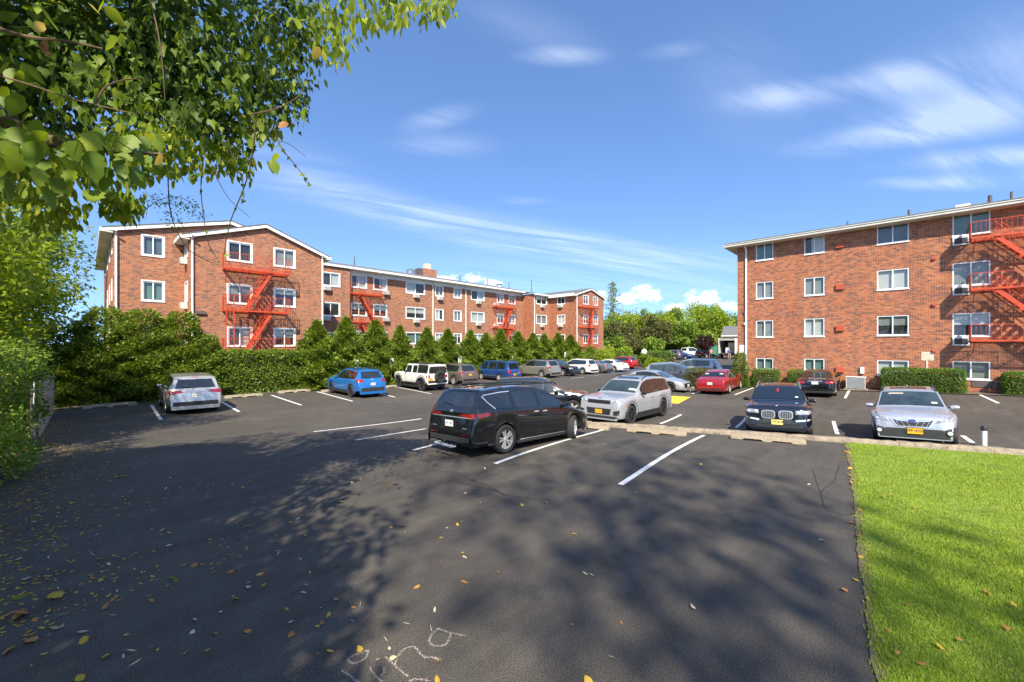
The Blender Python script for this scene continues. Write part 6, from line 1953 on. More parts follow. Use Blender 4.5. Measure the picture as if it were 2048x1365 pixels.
mb.build('cloth', M['tarp'], tt, smooth=60)
for k in (-.75, .75): MB().tube([RGT * k + Vector((0, 0, -.05)), RGT * k + Vector((0, 0, 2.35))], .04, 6).build('pole', M['metal'], tt)
# ================================================================== plants
def norm(a): return a / np.maximum(1e-9, np.linalg.norm(a, axis=-1, keepdims=True))


TPL = {
    'diamond': (np.array([(0, 0, 0), (.42, .5, 0), (1, 0, 0), (.42, -.5, 0)]), np.array([(0, 1, 2, 3)])),
    'ovate': (np.array([(0, 0, 0), (.28, .5, 0), (.65, .44, 0), (1, 0, -.1), (.65, -.44, 0), (.28, -.5, 0)]), np.array([(0, 1, 2), (0, 2, 3), (0, 3, 4), (0, 4, 5)])),
    'ivy': (np.array([(.12, 0, .05), (-.08, .28, 0), (.22, .55, -.08), (.46, .26, 0), (1, 0, -.12), (.46, -.26, 0), (.22, -.55, -.08), (-.08, -.28, 0)]), np.array([(0, 1, 2), (0, 2, 3), (0, 3, 4), (0, 4, 5), (0, 5, 6), (0, 6, 7)])),
}


def leaf_cloud(P, D, size, aspect=0.5, tpl='diamond', fold=0.12, rng=RNG, flat=0.5):
    """one small blade per point: P base, D growing direction"""
    n = len(P); D = norm(D)
    ref = norm(rng.normal(size=(n, 3)))
    if flat is not None: ref = norm(ref * (1 - flat) + np.array([0, 0, 1.0]) * flat)
    S = norm(np.cross(D, ref)); N = np.cross(S, D)
    T, F = TPL[tpl]
    size = np.broadcast_to(np.asarray(size, float), (n,))[:, None, None]
    V = P[:, None, :] + size * (T[None, :, 0:1] * D[:, None, :] + aspect * T[None, :, 1:2] * S[:, None, :] + (T[None, :, 2:3] - fold * np.abs(T[None, :, 1:2])) * N[:, None, :])
    k = len(T)
    FF = (F[None] + (np.arange(n) * k)[:, None, None]).reshape(-1, F.shape[1])
    return V.reshape(-1, 3), FF


def merge(parts):
    V = []; F = []; b = 0
    for v, f in parts:
        V.append(v); F.append(f + b); b += len(v)
    return np.concatenate(V), np.concatenate(F)


def sphere(n, rng=RNG): return norm(rng.normal(size=(n, 3)))


def clumps(centers, radii, n_each, rng=RNG, squash=.75, hollow=.45):
    """leaf points over lumpy clumps; returns points and outward directions"""
    P, D = [], []
    for c, r in zip(centers, radii):
        u = sphere(n_each, rng); rad = r * (hollow + (1 - hollow) * rng.random(n_each) ** .5) * (1 + .22 * np.sin(u[:, 0] * 7 + c[0]) * np.cos(u[:, 1] * 6 + c[1]))
        p = u * rad[:, None]; p[:, 2] *= squash
        P.append(p + np.asarray(c)); D.append(u)
    return np.concatenate(P), np.concatenate(D)


def trunk(par, pts, rads, m='bark', name='trunk'):
    return MB().tube(pts, rads, 8).build(name, M[m], par, smooth=60)


def crown_tree(label, cat, loc, h, r, base, leafm, n=14000, leaf=.16, k=46, group=None, name='tree', tr=.22, squash=.8, sq=1.0, seed=1, lean=(0, 0), limbs=6, tpl='diamond', aspect=.6, bark='bark'):
    """broadleaf tree: trunk, limbs, and a crown made of leaf clumps with gaps between them"""
    rng = np.random.default_rng(seed)
    t = thing(name, label, cat, loc, group=group)
    ch = h - base; cz = base + ch * .5
    C, R_ = [], []
    while len(C) < k:
        u = sphere(1, rng)[0]; q = rng.random() ** .4
        zz = u[2] * q
        wz = 1.0 if zz < 0 else (1 - .35 * zz)
        c = np.array([u[0] * q * r * wz * .85 + lean[0] * (zz + 1), u[1] * q * r * wz * .85 + lean[1] * (zz + 1), cz + zz * ch * .46 * sq])
        C.append(c); R_.append(rng.uniform(.20, .36) * r * (1 - .3 * max(0, zz)))
    P, D = clumps(C, R_, n // k, rng, squash)
    D = D * .6 + np.array([0, 0, -.15]) + rng.normal(size=D.shape) * .5
    V, F = leaf_cloud(P, D, leaf * rng.uniform(.6, 1.25, len(P)), aspect, tpl, rng=rng)
    obj('crown', np_mesh('crown', V, F), t, M[leafm])
    trunk(t, [(0, 0, -.2), (.05, .03, base * .6), (lean[0] * .5, lean[1] * .5, base + ch * .2), (lean[0] * .9, lean[1] * .9, base + ch * .62)], [tr, tr * .8, tr * .6, tr * .2], bark)
    for i in range(limbs):
        c = C[int(rng.integers(0, k))]
        b0 = Vector((lean[0] * .3, lean[1] * .3, base * .8 + ch * .3 * rng.random()))
        e = Vector(c); m_ = b0.lerp(e, .5) + Vector((0, 0, -.1 * r))
        trunk(t, [b0, m_, e], [tr * .35, tr * .22, tr * .06], bark, 'limb')
    return t


def conifer_mesh(H, R, n, seed, bulge=.75, spray=.15, lump=.16):
    rng = np.random.default_rng(seed)
    z = H * (1 - rng.random(n) ** .62) * .99
    a = rng.random(n) * 2 * np.pi
    f = np.clip(1 - z / H, 0, 1)
    prof = R * f ** bulge * (0.72 + .28 * np.minimum(1, z / (.16 * H)))
    w = 1 + lump * np.sin(a * 5 + z * 3.1 + seed) + lump * np.sin(a * 3 - z * 5.3) + lump * .7 * np.sin(a * 9 + z * 9)
    rad = prof * w * (0.55 + .5 * rng.random(n) ** .55)
    P = np.stack([np.cos(a) * rad, np.sin(a) * rad, z], -1)
    out = np.stack([np.cos(a), np.sin(a), np.full(n, .55)], -1)
    D = out + rng.normal(size=(n, 3)) * .45
    return leaf_cloud(P, D, spray * rng.uniform(.6, 1.3, n), .42, 'diamond', rng=rng)


# ---- conical evergreens in front of the long wing
CONE = []
for s_ in range(4):
    V, F = conifer_mesh(1.0 * 4.8, 1.85, 19000, 40 + s_, bulge=1.0, spray=.22, lump=.24)
    me = np_mesh('foliage', V, F); me.materials.append(M['leaf_arb']); CONE.append(me)
STEM = MB().tube([(0, 0, -.1), (.02, 0, 2.0), (0, .02, 4.2)], [.07, .05, .012], 6).mesh('trunk'); STEM.materials.append(M['bark'])
tops_ = [(634, 640), (692, 634), (751, 640), (800, 651), (854, 655), (895, 658), (941, 660), (972, 666), (1001, 658), (1036, 663), (1066, 667), (1089, 668), (1116, 666), (1141, 670)]
where = ['first in the row, right above the clipped hedge end', 'second in the row, the tallest one behind the blue wagon', 'third in the row, behind the left parking sign', 'fourth in the row, left of the white off-roader', 'fifth in the row, behind the white off-roader', 'sixth in the row, behind the bronze SUV',
         'seventh in the row, left of the blue van', 'eighth in the row, behind the blue van nose', 'ninth in the row, behind the blue van roof', 'tenth in the row, below the second wing fire escape', 'eleventh in the row, behind the champagne SUV', 'twelfth in the row, behind the black SUV', 'thirteenth in the row, left of the white SUV', 'last in the row, beside the far white downpipe']
for i, ((px, py), wl) in enumerate(zip(tops_, where)):
    Yc = 30.0 + random.uniform(-.15, .15)
    X_ = Xat(px, Yc); z0 = float(zg(X_, Yc)); d_ = X_ * FWD.x + Yc * FWD.y
    h = CAMZ + (HY - py) / FPX * d_ - z0
    t = thing('conical_evergreen', 'conical evergreen ' + wl, 'evergreen', (X_, Yc, z0), random.uniform(0, 6.28), 'conical evergreens along the long brick wing')
    sc_xy = (1.15 if i < 3 else 1.0) * random.uniform(.92, 1.1) * (1 + .02 * i)
    t.scale = (sc_xy, sc_xy, h / 4.8)
    obj('foliage', CONE[i % 4], t); obj('trunk', STEM, t)

# ---- tall loose evergreen hedge on the left, single bushes
BIG = []
for s_ in range(3):
    V, F = conifer_mesh(5.2, 1.6, 21000, 80 + s_, bulge=.40, spray=.20, lump=.15)
    me = np_mesh('foliage', V, F); me.materials.append(M['leaf_arb']); BIG.append(me)
for i, (px, py, Yc, sx, lab) in enumerate([(128, 640, 30.4, 1.0, 'big dark evergreen bush at the left end, beside the wooden fence'), (210, 612, 30.2, 1.0, 'big evergreen bush under the left corner of the brick building'), (290, 618, 30.0, 1.0, 'big evergreen bush below the left pair of windows'), (362, 622, 29.9, .95, 'big evergreen bush right behind the silver SUV'), (412, 668, 29.7, .75, 'lower evergreen bush where the clipped hedge begins')]):
    X_ = Xat(px, Yc); z0 = float(zg(X_, Yc)); d_ = X_ * FWD.x + Yc * FWD.y; h = CAMZ + (HY - py) / FPX * d_ - z0
    t = thing('evergreen_bush', lab, 'evergreen', (X_, Yc, z0), random.uniform(0, 6), 'tall evergreen bushes left of the clipped hedge')
    t.scale = (sx, sx, h / 5.2); obj('foliage', BIG[i % 3], t); obj('trunk', STEM, t)


def hedge_box(name, label, lo, hi, leafm, n, leaf, rnd=.18, seed=3, cat='hedge', z0=None, rough=.05):
    """clipped hedge: leaves on and just under the faces of a rounded block, dark twiggy core"""
    rng = np.random.default_rng(seed)
    c = Vector(((lo[0] + hi[0]) / 2, (lo[1] + hi[1]) / 2, 0)); zb = float(zg(c.x, c.y)) if z0 is None else z0
    t = thing(name, label, cat, (c.x, c.y, zb))
    s = np.array([(hi[0] - lo[0]) / 2, (hi[1] - lo[1]) / 2, hi[2] - lo[2]])
    areas = np.array([2 * s[1] * s[2] * 2, 2 * s[0] * s[2] * 2, 4 * s[0] * s[1]]); areas = areas / areas.sum()
    f = rng.choice(3, n, p=areas); u = rng.uniform(-1, 1, (n, 3)); sgn = np.where(rng.random(n) < .5, -1, 1)
    p = u.copy(); p[f == 0, 0] = sgn[f == 0]; p[f == 1, 1] = sgn[f == 1]; p[:, 2] = (u[:, 2] + 1) / 2; p[f == 2, 2] = 1
    N = np.zeros((n, 3)); N[f == 0, 0] = sgn[f == 0]; N[f == 1, 1] = sgn[f == 1]; N[f == 2, 2] = 1
    P = p * s
    # round the edges and make the face uneven
    q = np.stack([np.maximum(0, np.abs(P[:, 0]) - (s[0] - rnd)) * np.sign(P[:, 0]), np.maximum(0, np.abs(P[:, 1]) - (s[1] - rnd)) * np.sign(P[:, 1]), np.maximum(0, P[:, 2] - (s[2] - rnd))], -1)
    ln = np.linalg.norm(q, axis=1); k = np.where(ln > rnd, rnd / np.maximum(ln, 1e-6), 1)
    P = P - q + q * k[:, None]
    N = np.where((ln > 1e-3)[:, None], norm(q + 1e-9), N)
    wob = rough * (np.sin(P[:, 0] * 3.1 + 1) + np.sin(P[:, 1] * 3.7 + P[:, 2] * 4.3) + np.sin(P[:, 0] * 8.3 + P[:, 2] * 7.1))
    P = P + N * (wob + rng.uniform(-.10, .05, n) * min(1, rnd / .18))[:, None]
    D = N * .5 + rng.normal(size=(n, 3)) * .6 + np.array([0, 0, -.15])
    V, F = leaf_cloud(P, D, leaf * rng.uniform(.6, 1.3, n), .62, rng=rng)
    obj('foliage', np_mesh('foliage', V, F), t, M[leafm])
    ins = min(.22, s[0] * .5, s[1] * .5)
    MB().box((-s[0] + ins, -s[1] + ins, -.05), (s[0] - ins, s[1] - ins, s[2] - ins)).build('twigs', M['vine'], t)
    return t


xa, xb = Xat(424, 29.2), Xat(652, 29.2)
hedge_box('clipped_hedge', 'long clipped leafy hedge under the front gable, between the silver SUV and the blue wagon', (xa, 28.95, 0), (xb, 30.6, 2.62), 'leaf_hedge', 30000, .12, .3, 5, rough=.06)
XH = 32.55
def rhedge(name, label, pa, pb, py, seed, n=9000, th=.9, rnd=.25, leafm='leaf_box', leaf=.06):
    ya, yb = Yat(pa, XH), Yat(pb, XH); ym = (ya + yb) / 2; d_ = XH * FWD.x + ym * FWD.y; z0 = float(zg(XH, ym)) + .02
    h = CAMZ + (HY - py) / FPX * d_ - z0
    return hedge_box(name, label, (XH - .05, min(ya, yb), 0), (XH + th, max(ya, yb), h), leafm, n, leaf, rnd, seed, z0=z0, rough=.02)
rhedge('clipped_shrub', 'rounded clipped shrub beside the white downpipe of the right building', 1503, 1556, 739, 11, 7000, .9, .35)
rhedge('clipped_shrub', 'small rounded shrub half hidden by the black sedan', 1573, 1612, 741, 12, 5000, .9, .4)
rhedge('clipped_shrub', 'small rounded shrub right behind the roof of the black sedan', 1652, 1672, 745, 14, 3000, .7, .3)
rhedge('clipped_hedge', 'long low boxy hedge along the right brick building behind the silver crossover', 1764, 1931, 739.5, 13, 22000, .9, .14)
rhedge('clipped_hedge', 'low boxy hedge below the fire escape at the right edge', 2011, 2200, 750, 15, 16000, .9, .14)
hedge_box('clipped_hedge', 'low yellowish hedge between the silver minivan and the red sedan', (30.5, 9.6, 0), (32.5, 11.4, 1.35), 'leaf_olive', 6000, .08, .2, 17, rough=.03)
# narrow evergreen at the corner
V, F = conifer_mesh(2.6, .55, 7000, 91, bulge=.35, spray=.1)
yy = Yat(1481, 32.3); t = thing('corner_evergreen', 'narrow upright evergreen at the corner of the right building behind the red sedan', 'evergreen', (32.3, yy, float(zg(32.3, yy))))
obj('foliage', np_mesh('foliage', V, F), t, M['leaf_box']); o = obj('trunk', STEM, t); o.scale = (.6, .6, .5)

# ---- left boundary: wooden fence, vines, shrubs and trees
FX = -1.0
fy0, fy1 = 19.3, 27.6
t = thing('wooden_fence', 'grey weathered plank fence at the left edge of the lot, half covered by leaves', 'fence', (FX, fy0, float(zg(FX, fy0))))
y = fy0; rf_ = random.Random(4)
for k in range(60):
    w_ = .135; 
    if y > fy1: break
    zb = float(zg(FX, y)); h = 1.62 + rf_.uniform(-.02, .03)
    mb = MB(t.location); mb.box((FX - .012 + rf_.uniform(-.004, .004), y, zb + .03), (FX + .012, y + w_ - .008, zb + h)); mb.build('plank', M['wood'], t)
    y += w_
for hz in (.35, 1.3):
    MB(t.location).box((FX - .06, fy0, zg(FX, fy0) - .1 + hz), (FX - .018, fy1, zg(FX, fy0) - .1 + hz + .09)).build('rail', M['wood'], t)
for yy in np.arange(fy0 + .05, fy1, 2.4): MB(t.location).box((FX - .15, yy, float(zg(FX, yy)) - .1), (FX - .062, yy + .09, float(zg(FX, yy)) + 1.7)).build('post', M['wood'], t)

def bank_shrub(label, loc, rx, ry, h, leafm, n, leaf, seed, name='leafy_shrub', k=26):
    rng = np.random.default_rng(seed)
    t = thing(name, label, 'shrub', loc)
    C, R_ = [], []
    for _ in range(k):
        u = rng.uniform(-1, 1, 3); zz = rng.random()
        C.append((u[0] * rx * (1 - .3 * zz), u[1] * ry, .2 + zz * h * .88)); R_.append(rng.uniform(.35, .6) * min(rx, ry, 1.4))
    P, D = clumps(C, R_, n // k, rng, .8, .3)
    P[:, 2] = np.maximum(P[:, 2], .02)
    D = D * .7 + rng.normal(size=D.shape) * .45 + np.array([.1, -.1, -.25])
    V, F = leaf_cloud(P, D, leaf * rng.uniform(.6, 1.3, len(P)), .6, 'ovate' if leaf > .1 else 'diamond', rng=rng)
    obj('foliage', np_mesh('foliage', V, F), t, M[leafm])
    for i in range(5):
        c = C[int(rng.integers(0, k))]; trunk(t, [(rng.uniform(-.2, .2), rng.uniform(-.2, .2), -.1), (c[0] * .5, c[1] * .5, c[2] * .5), c], [.05, .035, .01], 'twig', 'stem')
    return t
bank_shrub('bright leafy bush spilling over the fence, nearest the wooden planks', (-2.5, 20.6, .3), 1.0, 1.8, 3.2, 'leaf_bright', 9000, .10, 201)
bank_shrub('leafy bush hanging around the narrow white sign', (-2.1, 17.2, 0), 1.0, 1.5, 3.2, 'leaf_tree', 10000, .10, 202)
bank_shrub('leafy bush at the left picture edge above the fallen leaves', (-1.95, 14.6, 0), 1.1, 1.7, 3.6, 'leaf_hedge', 12000, .09, 203)
bank_shrub('light green bush low at the left picture edge', (-2.1, 11.3, 0), .9, 1.4, 2.2, 'leaf_bright', 11000, .08, 204)
bank_shrub('dense shrub further back behind the wooden fence', (-2.9, 24.5, 0), 1.5, 2.4, 3.9, 'leaf_hedge', 12000, .11, 205)
crown_tree('tree with light green leaves rising behind the wooden fence at the far left', 'tree', (-3.3, 22.2, 0), 8.8, 3.5, 2.5, 'leaf_bright', 22000, .17, 56, 'trees on the bank at the left', seed=301)
crown_tree('yellow green tree at the left edge, lower crown over the shrubs', 'tree', (-3.2, 16.8, 0), 9.5, 3.2, 1.4, 'leaf_bright', 22000, .14, 56, 'trees on the bank at the left', seed=302)
crown_tree('tall airy tree seen behind the left end of the brick building', 'tree', (-3.8, 43, 0), 14.5, 4.4, 3.0, 'leaf_tree', 15000, .24, 46, 'trees on the bank at the left', seed=304)
crown_tree('tree at the far end of the wooden fence, leaning over the evergreen bushes', 'tree', (-3.9, 28.5, 0), 8.0, 3.2, 1.5, 'leaf_tree', 20000, .18, 52, 'trees on the bank at the left', seed=305)
crown_tree('tree further back at the left edge behind the bank', 'tree', (-9.5, 28, 0), 13, 4.2, 3, 'leaf_tree', 14000, .24, 44, 'trees on the bank at the left', seed=306)
# trees beside and behind the photographer that throw the shade on the near asphalt
crown_tree('tree on the bank left of the viewpoint that shades the near asphalt', 'tree', (-4.6, 0.4, 0), 8.8, 3.2, 4.4, 'leaf_tree', 12000, .2, 44, 'trees on the bank at the left', seed=307)
crown_tree('loose high tree behind the viewpoint that throws dappled shade', 'tree', (-9.6, -12.4, 0), 27, 5.6, 15.5, 'leaf_tree', 2000, .36, 26, 'trees on the bank at the left', seed=308, sq=.8)

crown_tree('dense tree on the bank left of the viewpoint, behind the overhanging tree', 'tree', (-6.4, 4.0, 0), 11.5, 4.6, 4.6, 'leaf_tree', 15000, .30, 60, 'trees on the bank at the left', seed=309)
crown_tree('dense tree on the bank behind the trunk of the overhanging tree', 'tree', (-5.0, 6.4, 0), 10.3, 3.5, 4.6, 'leaf_tree', 13000, .28, 50, 'trees on the bank at the left', seed=310)
# ---- overhanging tree at the top left, close to the viewpoint
OT = thing('overhanging_tree', 'ivy grown tree whose leafy branches hang into the top left corner', 'tree', (-3.6, 4.6, 0))
O_ = np.array(OT.location)
rng = np.random.default_rng(77)
trunk(OT, [(0, 0, -.2), (.1, .05, 2.2), (.5, .3, 4.6), (.9, .6, 7.5), (1.2, .8, 10)], [.34, .3, .26, .2, .08])
def loc_(px, py, d): return at(px, py, d) - OT.location
trunk(OT, [(.45, .25, 4.2), loc_(20, 60, 4.2), loc_(250, 80, 4.6), loc_(430, 130, 5.0), loc_(560, 170, 5.2)], [.2, .15, .11, .06, .02], name='limb')
trunk(OT, [(.5, .3, 4.8), loc_(60, -120, 4.2), loc_(420, -60, 4.8), loc_(700, -20, 5.0), loc_(900, -10, 5.2)], [.18, .13, .09, .05, .015], name='limb')
trunk(OT, [(.4, .2, 3.8), loc_(-60, 200, 3.6), loc_(80, 280, 3.5), loc_(220, 300, 3.5), loc_(330, 310, 3.5)], [.14, .1, .06, .03, .01], name='limb')
# dark ivy around the limbs, joined into one mass
C, R_ = [], []
for (px, py, d, r) in [(30, 40, 4.0, .62), (120, 90, 4.2, .62), (210, 60, 4.4, .66), (300, 50, 4.6, .68), (390, 60, 4.7, .7), (470, 60, 4.9, .72), (545, 70, 5.0, .6), (250, 150, 4.5, .62), (340, 160, 4.7, .66), (430, 170, 4.8, .66), (510, 170, 4.9, .56), (140, 190, 4.2, .5), (390, 245, 4.8, .46), (450, 265, 4.9, .42), (330, 240, 4.6, .42), (560, 190, 5.0, .36), (200, -60, 4.6, .9), (420, -60, 5.0, .9), (40, -60, 4.3, .8), (600, 30, 5.0, .5), (60, 170, 4.1, .5), (10, 240, 4.0, .4),
                         (300, -200, 5.0, 1.2), (550, -160, 5.4, 1.1), (80, -220, 4.8, 1.2)]:
    C.append(loc_(px, py, d)); R_.append(r)
edge = [i for i, c in enumerate(C) if i in (5, 6, 10, 11, 12, 13, 14, 15, 19)]
core = [i for i in range(len(C)) if i not in edge]
P1, D1 = clumps([C[i] for i in core], [R_[i] for i in core], 430, rng, .85, .25)
P2, D2 = clumps([C[i] for i in edge], [R_[i] * 1.05 for i in edge], 230, rng, .9, .1)
P, D = np.concatenate([P1, P2]), np.concatenate([D1, D2])
D = D * .35 + rng.normal(size=D.shape) * .35 + np.array([0, 0, -.85])
V, F = leaf_cloud(P, D, rng.uniform(.06, .105, len(P)), .8, 'ivy', rng=rng)
o = obj('ivy', np_mesh('ivy', V, F), OT, M['leaf_dark']); o['kind'] = 'stuff'
# smaller lit leaves at the fringe, joined
C, R_ = [], []
for (px, py, d, r) in [(60, 330, 3.6, .34), (140, 350, 3.5, .34), (220, 330, 3.6, .32), (290, 290, 3.7, .3), (340, 300, 4.0, .26), (420, 300, 4.6, .34), (470, 320, 4.7, .24), (600, 110, 5.0, .38), (655, 60, 5.0, .4), (720, 10, 5.0, .36), (800, -10, 5.1, .32), (870, 0, 5.2, .25), (640, 20, 4.9, .4), (520, 250, 4.8, .22), (250, 410, 3.6, .14), (100, 420, 3.6, .2), (20, 300, 3.6, .4), (20, 400, 3.8, .4)]:
    C.append(loc_(px, py, d)); R_.append(r)
P, D = clumps(C, R_, 150, rng, .9, .2)
D = D * .25 + rng.normal(size=D.shape) * .28 + np.array([0, 0, -1])
V, F = leaf_cloud(P, D, rng.uniform(.06, .12, len(P)), .42, 'ovate', rng=rng)
o = obj('foliage', np_mesh('foliage', V, F), OT, M['leaf_bright']); o['kind'] = 'stuff'
C = [loc_(px, py, d) for px, py, d in [(60, 120, 3.5), (180, 130, 3.6), (300, 110, 3.8), (420, 140, 4.1), (500, 110, 4.3), (250, 220, 3.7), (380, 220, 4.0), (460, 220, 4.2), (120, 230, 3.5), (540, 190, 4.5), (330, 40, 4.0), (560, 40, 4.5), (440, 30, 4.3)]]
P, D = clumps(C, [.42] * len(C), 75, rng, .9, .1)
V, F = leaf_cloud(P, D * .25 + rng.normal(size=D.shape) * .3 + np.array([0, 0, -.9]), rng.uniform(.07, .13, len(P)), .7, 'ivy', rng=rng)
o = obj('foliage', np_mesh('foliage', V, F), OT, M['leaf_tree']); o['kind'] = 'stuff'
# upper crown above the picture
C, R_ = [], []
for k in range(24):
    u = sphere(1, rng)[0]; C.append((1.6 + u[0] * 2.7, 1.3 + u[1] * 2.9, 7.4 + u[2] * 2.0)); R_.append(rng.uniform(.7, 1.1))
P, D = clumps(C, R_, 620, rng, .8, .3)
V, F = leaf_cloud(P, D + rng.normal(size=D.shape) * .5 + np.array([0, 0, -.4]), rng.uniform(.10, .2, len(P)), .55, 'diamond', rng=rng)
o = obj('crown', np_mesh('crown', V, F), OT, M['leaf_tree']); o['kind'] = 'stuff'


def big_leaf(kind, seed, m):
    """single large leaf with midrib fold and curled tip; about 20 triangles"""
    rk = random.Random(seed)
    if kind == 'lobed': out = [(0, 0), (.05, .17), (.22, .40), (.34, .30), (.50, .42), (.60, .26), (.80, .20), (1.0, 0)]
    elif kind == 'ovate': out = [(0, 0), (.10, .16), (.30, .30), (.52, .29), (.74, .19), (.9, .08), (1.0, 0)]
    else: out = [(0, 0), (.12, .08), (.35, .15), (.60, .145), (.82, .08), (1.0, 0)]
    mid = [(x, 0) for x, _ in out]
    vs = []; fs = []
    j = lambda: rk.uniform(-.02, .02)
    for sgn in (1, -1):
        b = len(vs)
        vs += [Vector((x, 0, -.16 * x * x)) for x, _ in mid] + [Vector((x + j(), sgn * y + j() * (y > 0), -.16 * x * x - .22 * y + j())) for x, y in out]
        n = len(out)
        for i in range(n - 1): fs.append((b + i, b + i + 1, b + n + i + 1, b + n + i) if sgn > 0 else (b + i, b + n + i, b + n + i + 1, b + i + 1))
    bm = bmesh.new(); bv = [bm.verts.new(v) for v in vs]
    for f in fs:
        try: bm.faces.new([bv[k] for k in f])
        except ValueError: pass
    bmesh.ops.remove_doubles(bm, verts=bm.verts, dist=1e-4)
    me = bpy.data.meshes.new('leaf'); bm.to_mesh(me); bm.free()
    me.polygons.foreach_set('use_smooth', [True] * len(me.polygons)); me.materials.append(M[m])
    return me
LEAF = {k: [big_leaf(k, s, m) for s in range(2) for m in ms] for k, ms in (('lobed', ['leaf_bright', 'leaf_tree', 'leaf_tree']), ('ovate', ['leaf_bright', 'leaf_tree']), ('narrow', ['leaf_bright']))}
LEAFB = [big_leaf('lobed', 5, 'leaf_brown'), big_leaf('ovate', 6, 'leaf_yellow')]
rb = random.Random(9)
count = 0
def hang(px, py, d, kind, size, tilt=.35, pool=None, yaw=None):
    global count
    me = rb.choice(pool or LEAF[kind])
    o = obj('leaf', me, OT); o.location = loc_(px, py, d)
    dn = Vector((rb.gauss(0, tilt), rb.gauss(0, tilt), -1)).normalized()
    q = dn.to_track_quat('X', 'Z'); o.rotation_mode = 'QUATERNION'
    from mathutils import Quaternion
    o.rotation_quaternion = Quaternion(dn, rb.uniform(0, 6.28)) @ q
    o.scale = (size,) * 3; count += 1
for (px, py, sx, sy, d, n, kind, s0, s1) in [
        (40, 330, 45, 60, 2.9, 18, 'lobed', .12, .19), (130, 330, 50, 55, 3.0, 22, 'lobed', .12, .20), (220, 320, 45, 50, 3.1, 20, 'lobed', .12, .19), (170, 380, 40, 25, 3.0, 8, 'lobed', .13, .19), (290, 300, 35, 45, 3.3, 14, 'lobed', .10, .16), (270, 370, 20, 25, 3.2, 5, 'lobed', .11, .16), (320, 345, 25, 30, 3.6, 8, 'lobed', .09, .13), (60, 200, 50, 60, 3.1, 12, 'ovate', .13, .2),
        (380, 330, 30, 40, 4.0, 8, 'lobed', .09, .13), (545, 330, 12, 18, 3.6, 3, 'ovate', .11, .15), (510, 285, 20, 25, 3.9, 4, 'ovate', .09, .13), (600, 235, 18, 12, 3.7, 5, 'narrow', .11, .15), (450, 310, 25, 30, 4.3, 6, 'lobed', .08, .12), (570, 120, 30, 60, 4.3, 12, 'narrow', .12, .17),
        (650, 80, 35, 45, 4.0, 26, 'narrow', .13, .19), (690, 110, 16, 30, 3.9, 10, 'narrow', .13, .18), (720, 30, 40, 30, 4.0, 20, 'narrow', .13, .19), (790, 45, 25, 28, 3.9, 20, 'narrow', .12, .17), (830, 10, 30, 15, 4.0, 12, 'narrow', .12, .17), (865, 30, 18, 22, 3.9, 16, 'narrow', .12, .16), (905, 20, 10, 18, 3.9, 9, 'narrow', .11, .15), (610, 30, 40, 30, 4.2, 14, 'ovate', .10, .15),
        (215, 30, 10, 20, 2.7, 2, 'ovate', .12, .15), (240, 95, 14, 8, 2.8, 2, 'lobed', .11, .13), (120, 185, 15, 15, 2.9, 2, 'lobed', .12, .14), (150, 140, 30, 20, 2.9, 4, 'ovate', .09, .12), (80, 30, 10, 20, 2.7, 2, 'narrow', .16, .2)]:
    for _ in range(n): hang(px + rb.uniform(-sx, sx), py - 18 + rb.uniform(-sy, sy), d + rb.uniform(-.15, .35), kind, rb.uniform(s0, s1))
for (px, py) in ((85, 45), (90, 75), (80, 90), (45, 290), (70, 300), (325, 310), (175, 5), (575, 245), (640, 95)): hang(px, py, 3.0, 'lobed', rb.uniform(.08, .12), .5, LEAFB)
# twigs and hanging vine stems
def stem(pts, d, r, m='vine', name='vine_stem', leafy=0):
    P_ = [loc_(px, py, d) for px, py in sm(pts, 5)]
    n = len(P_)
    MB().tube(P_, [r * (1 - .6 * i / n) for i in range(n)], 5).build(name, M[m], OT, smooth=60)
    if leafy:
        PP = np.array([P_[int(i)] for i in np.linspace(n * .25, n - 1, leafy)]); DD = rng.normal(size=(leafy, 3)) * .5 + np.array([0, 0, -.6])
        V, F = leaf_cloud(PP, DD, rng.uniform(.035, .06, leafy), .85, 'ivy', rng=rng)
        obj('vine_leaf', np_mesh('vine_leaf', V, F), OT, M['leaf_tree'])['kind'] = 'stuff'
stem([(-10, 55), (60, 75), (130, 82), (205, 98)], 2.8, .012, 'twig', 'twig')
stem([(-10, 150), (60, 110 + 60), (150, 200), (270, 228)], 2.8, .007, 'twig', 'twig')
stem([(512, 240), (509, 275), (500, 335), (486, 381), (462, 440), (452, 485), (448, 510)], 3.8, .008, leafy=7)
stem([(430, 330), (436, 360), (460, 400), (500, 435)], 3.9, .005)
stem([(405, 330), (402, 380), (408, 440), (418, 490), (440, 525)], 3.9, .006, leafy=5)
stem([(335, 330), (342, 430), (371, 491), (400, 515), (440, 532)], 3.9, .006)
stem([(545, 240), (560, 290), (590, 330), (620, 368)], 3.9, .006, leafy=9)
stem([(455, 280), (470, 330), (485, 360), (488, 400)], 4.0, .005, leafy=7)
stem([(500, 230), (560, 215), (600, 190), (608, 172)], 4.0, .007, 'twig', 'twig')
stem([(300, 0), (315, 60), (325, 130), (330, 200)], 3.6, .007, 'twig', 'twig')
stem([(190, 210), (210, 175), (250, 160), (290, 158)], 3.3, .009, 'twig', 'twig')
stem([(540, 280), (575, 287), (612, 314)], 3.9, .004)
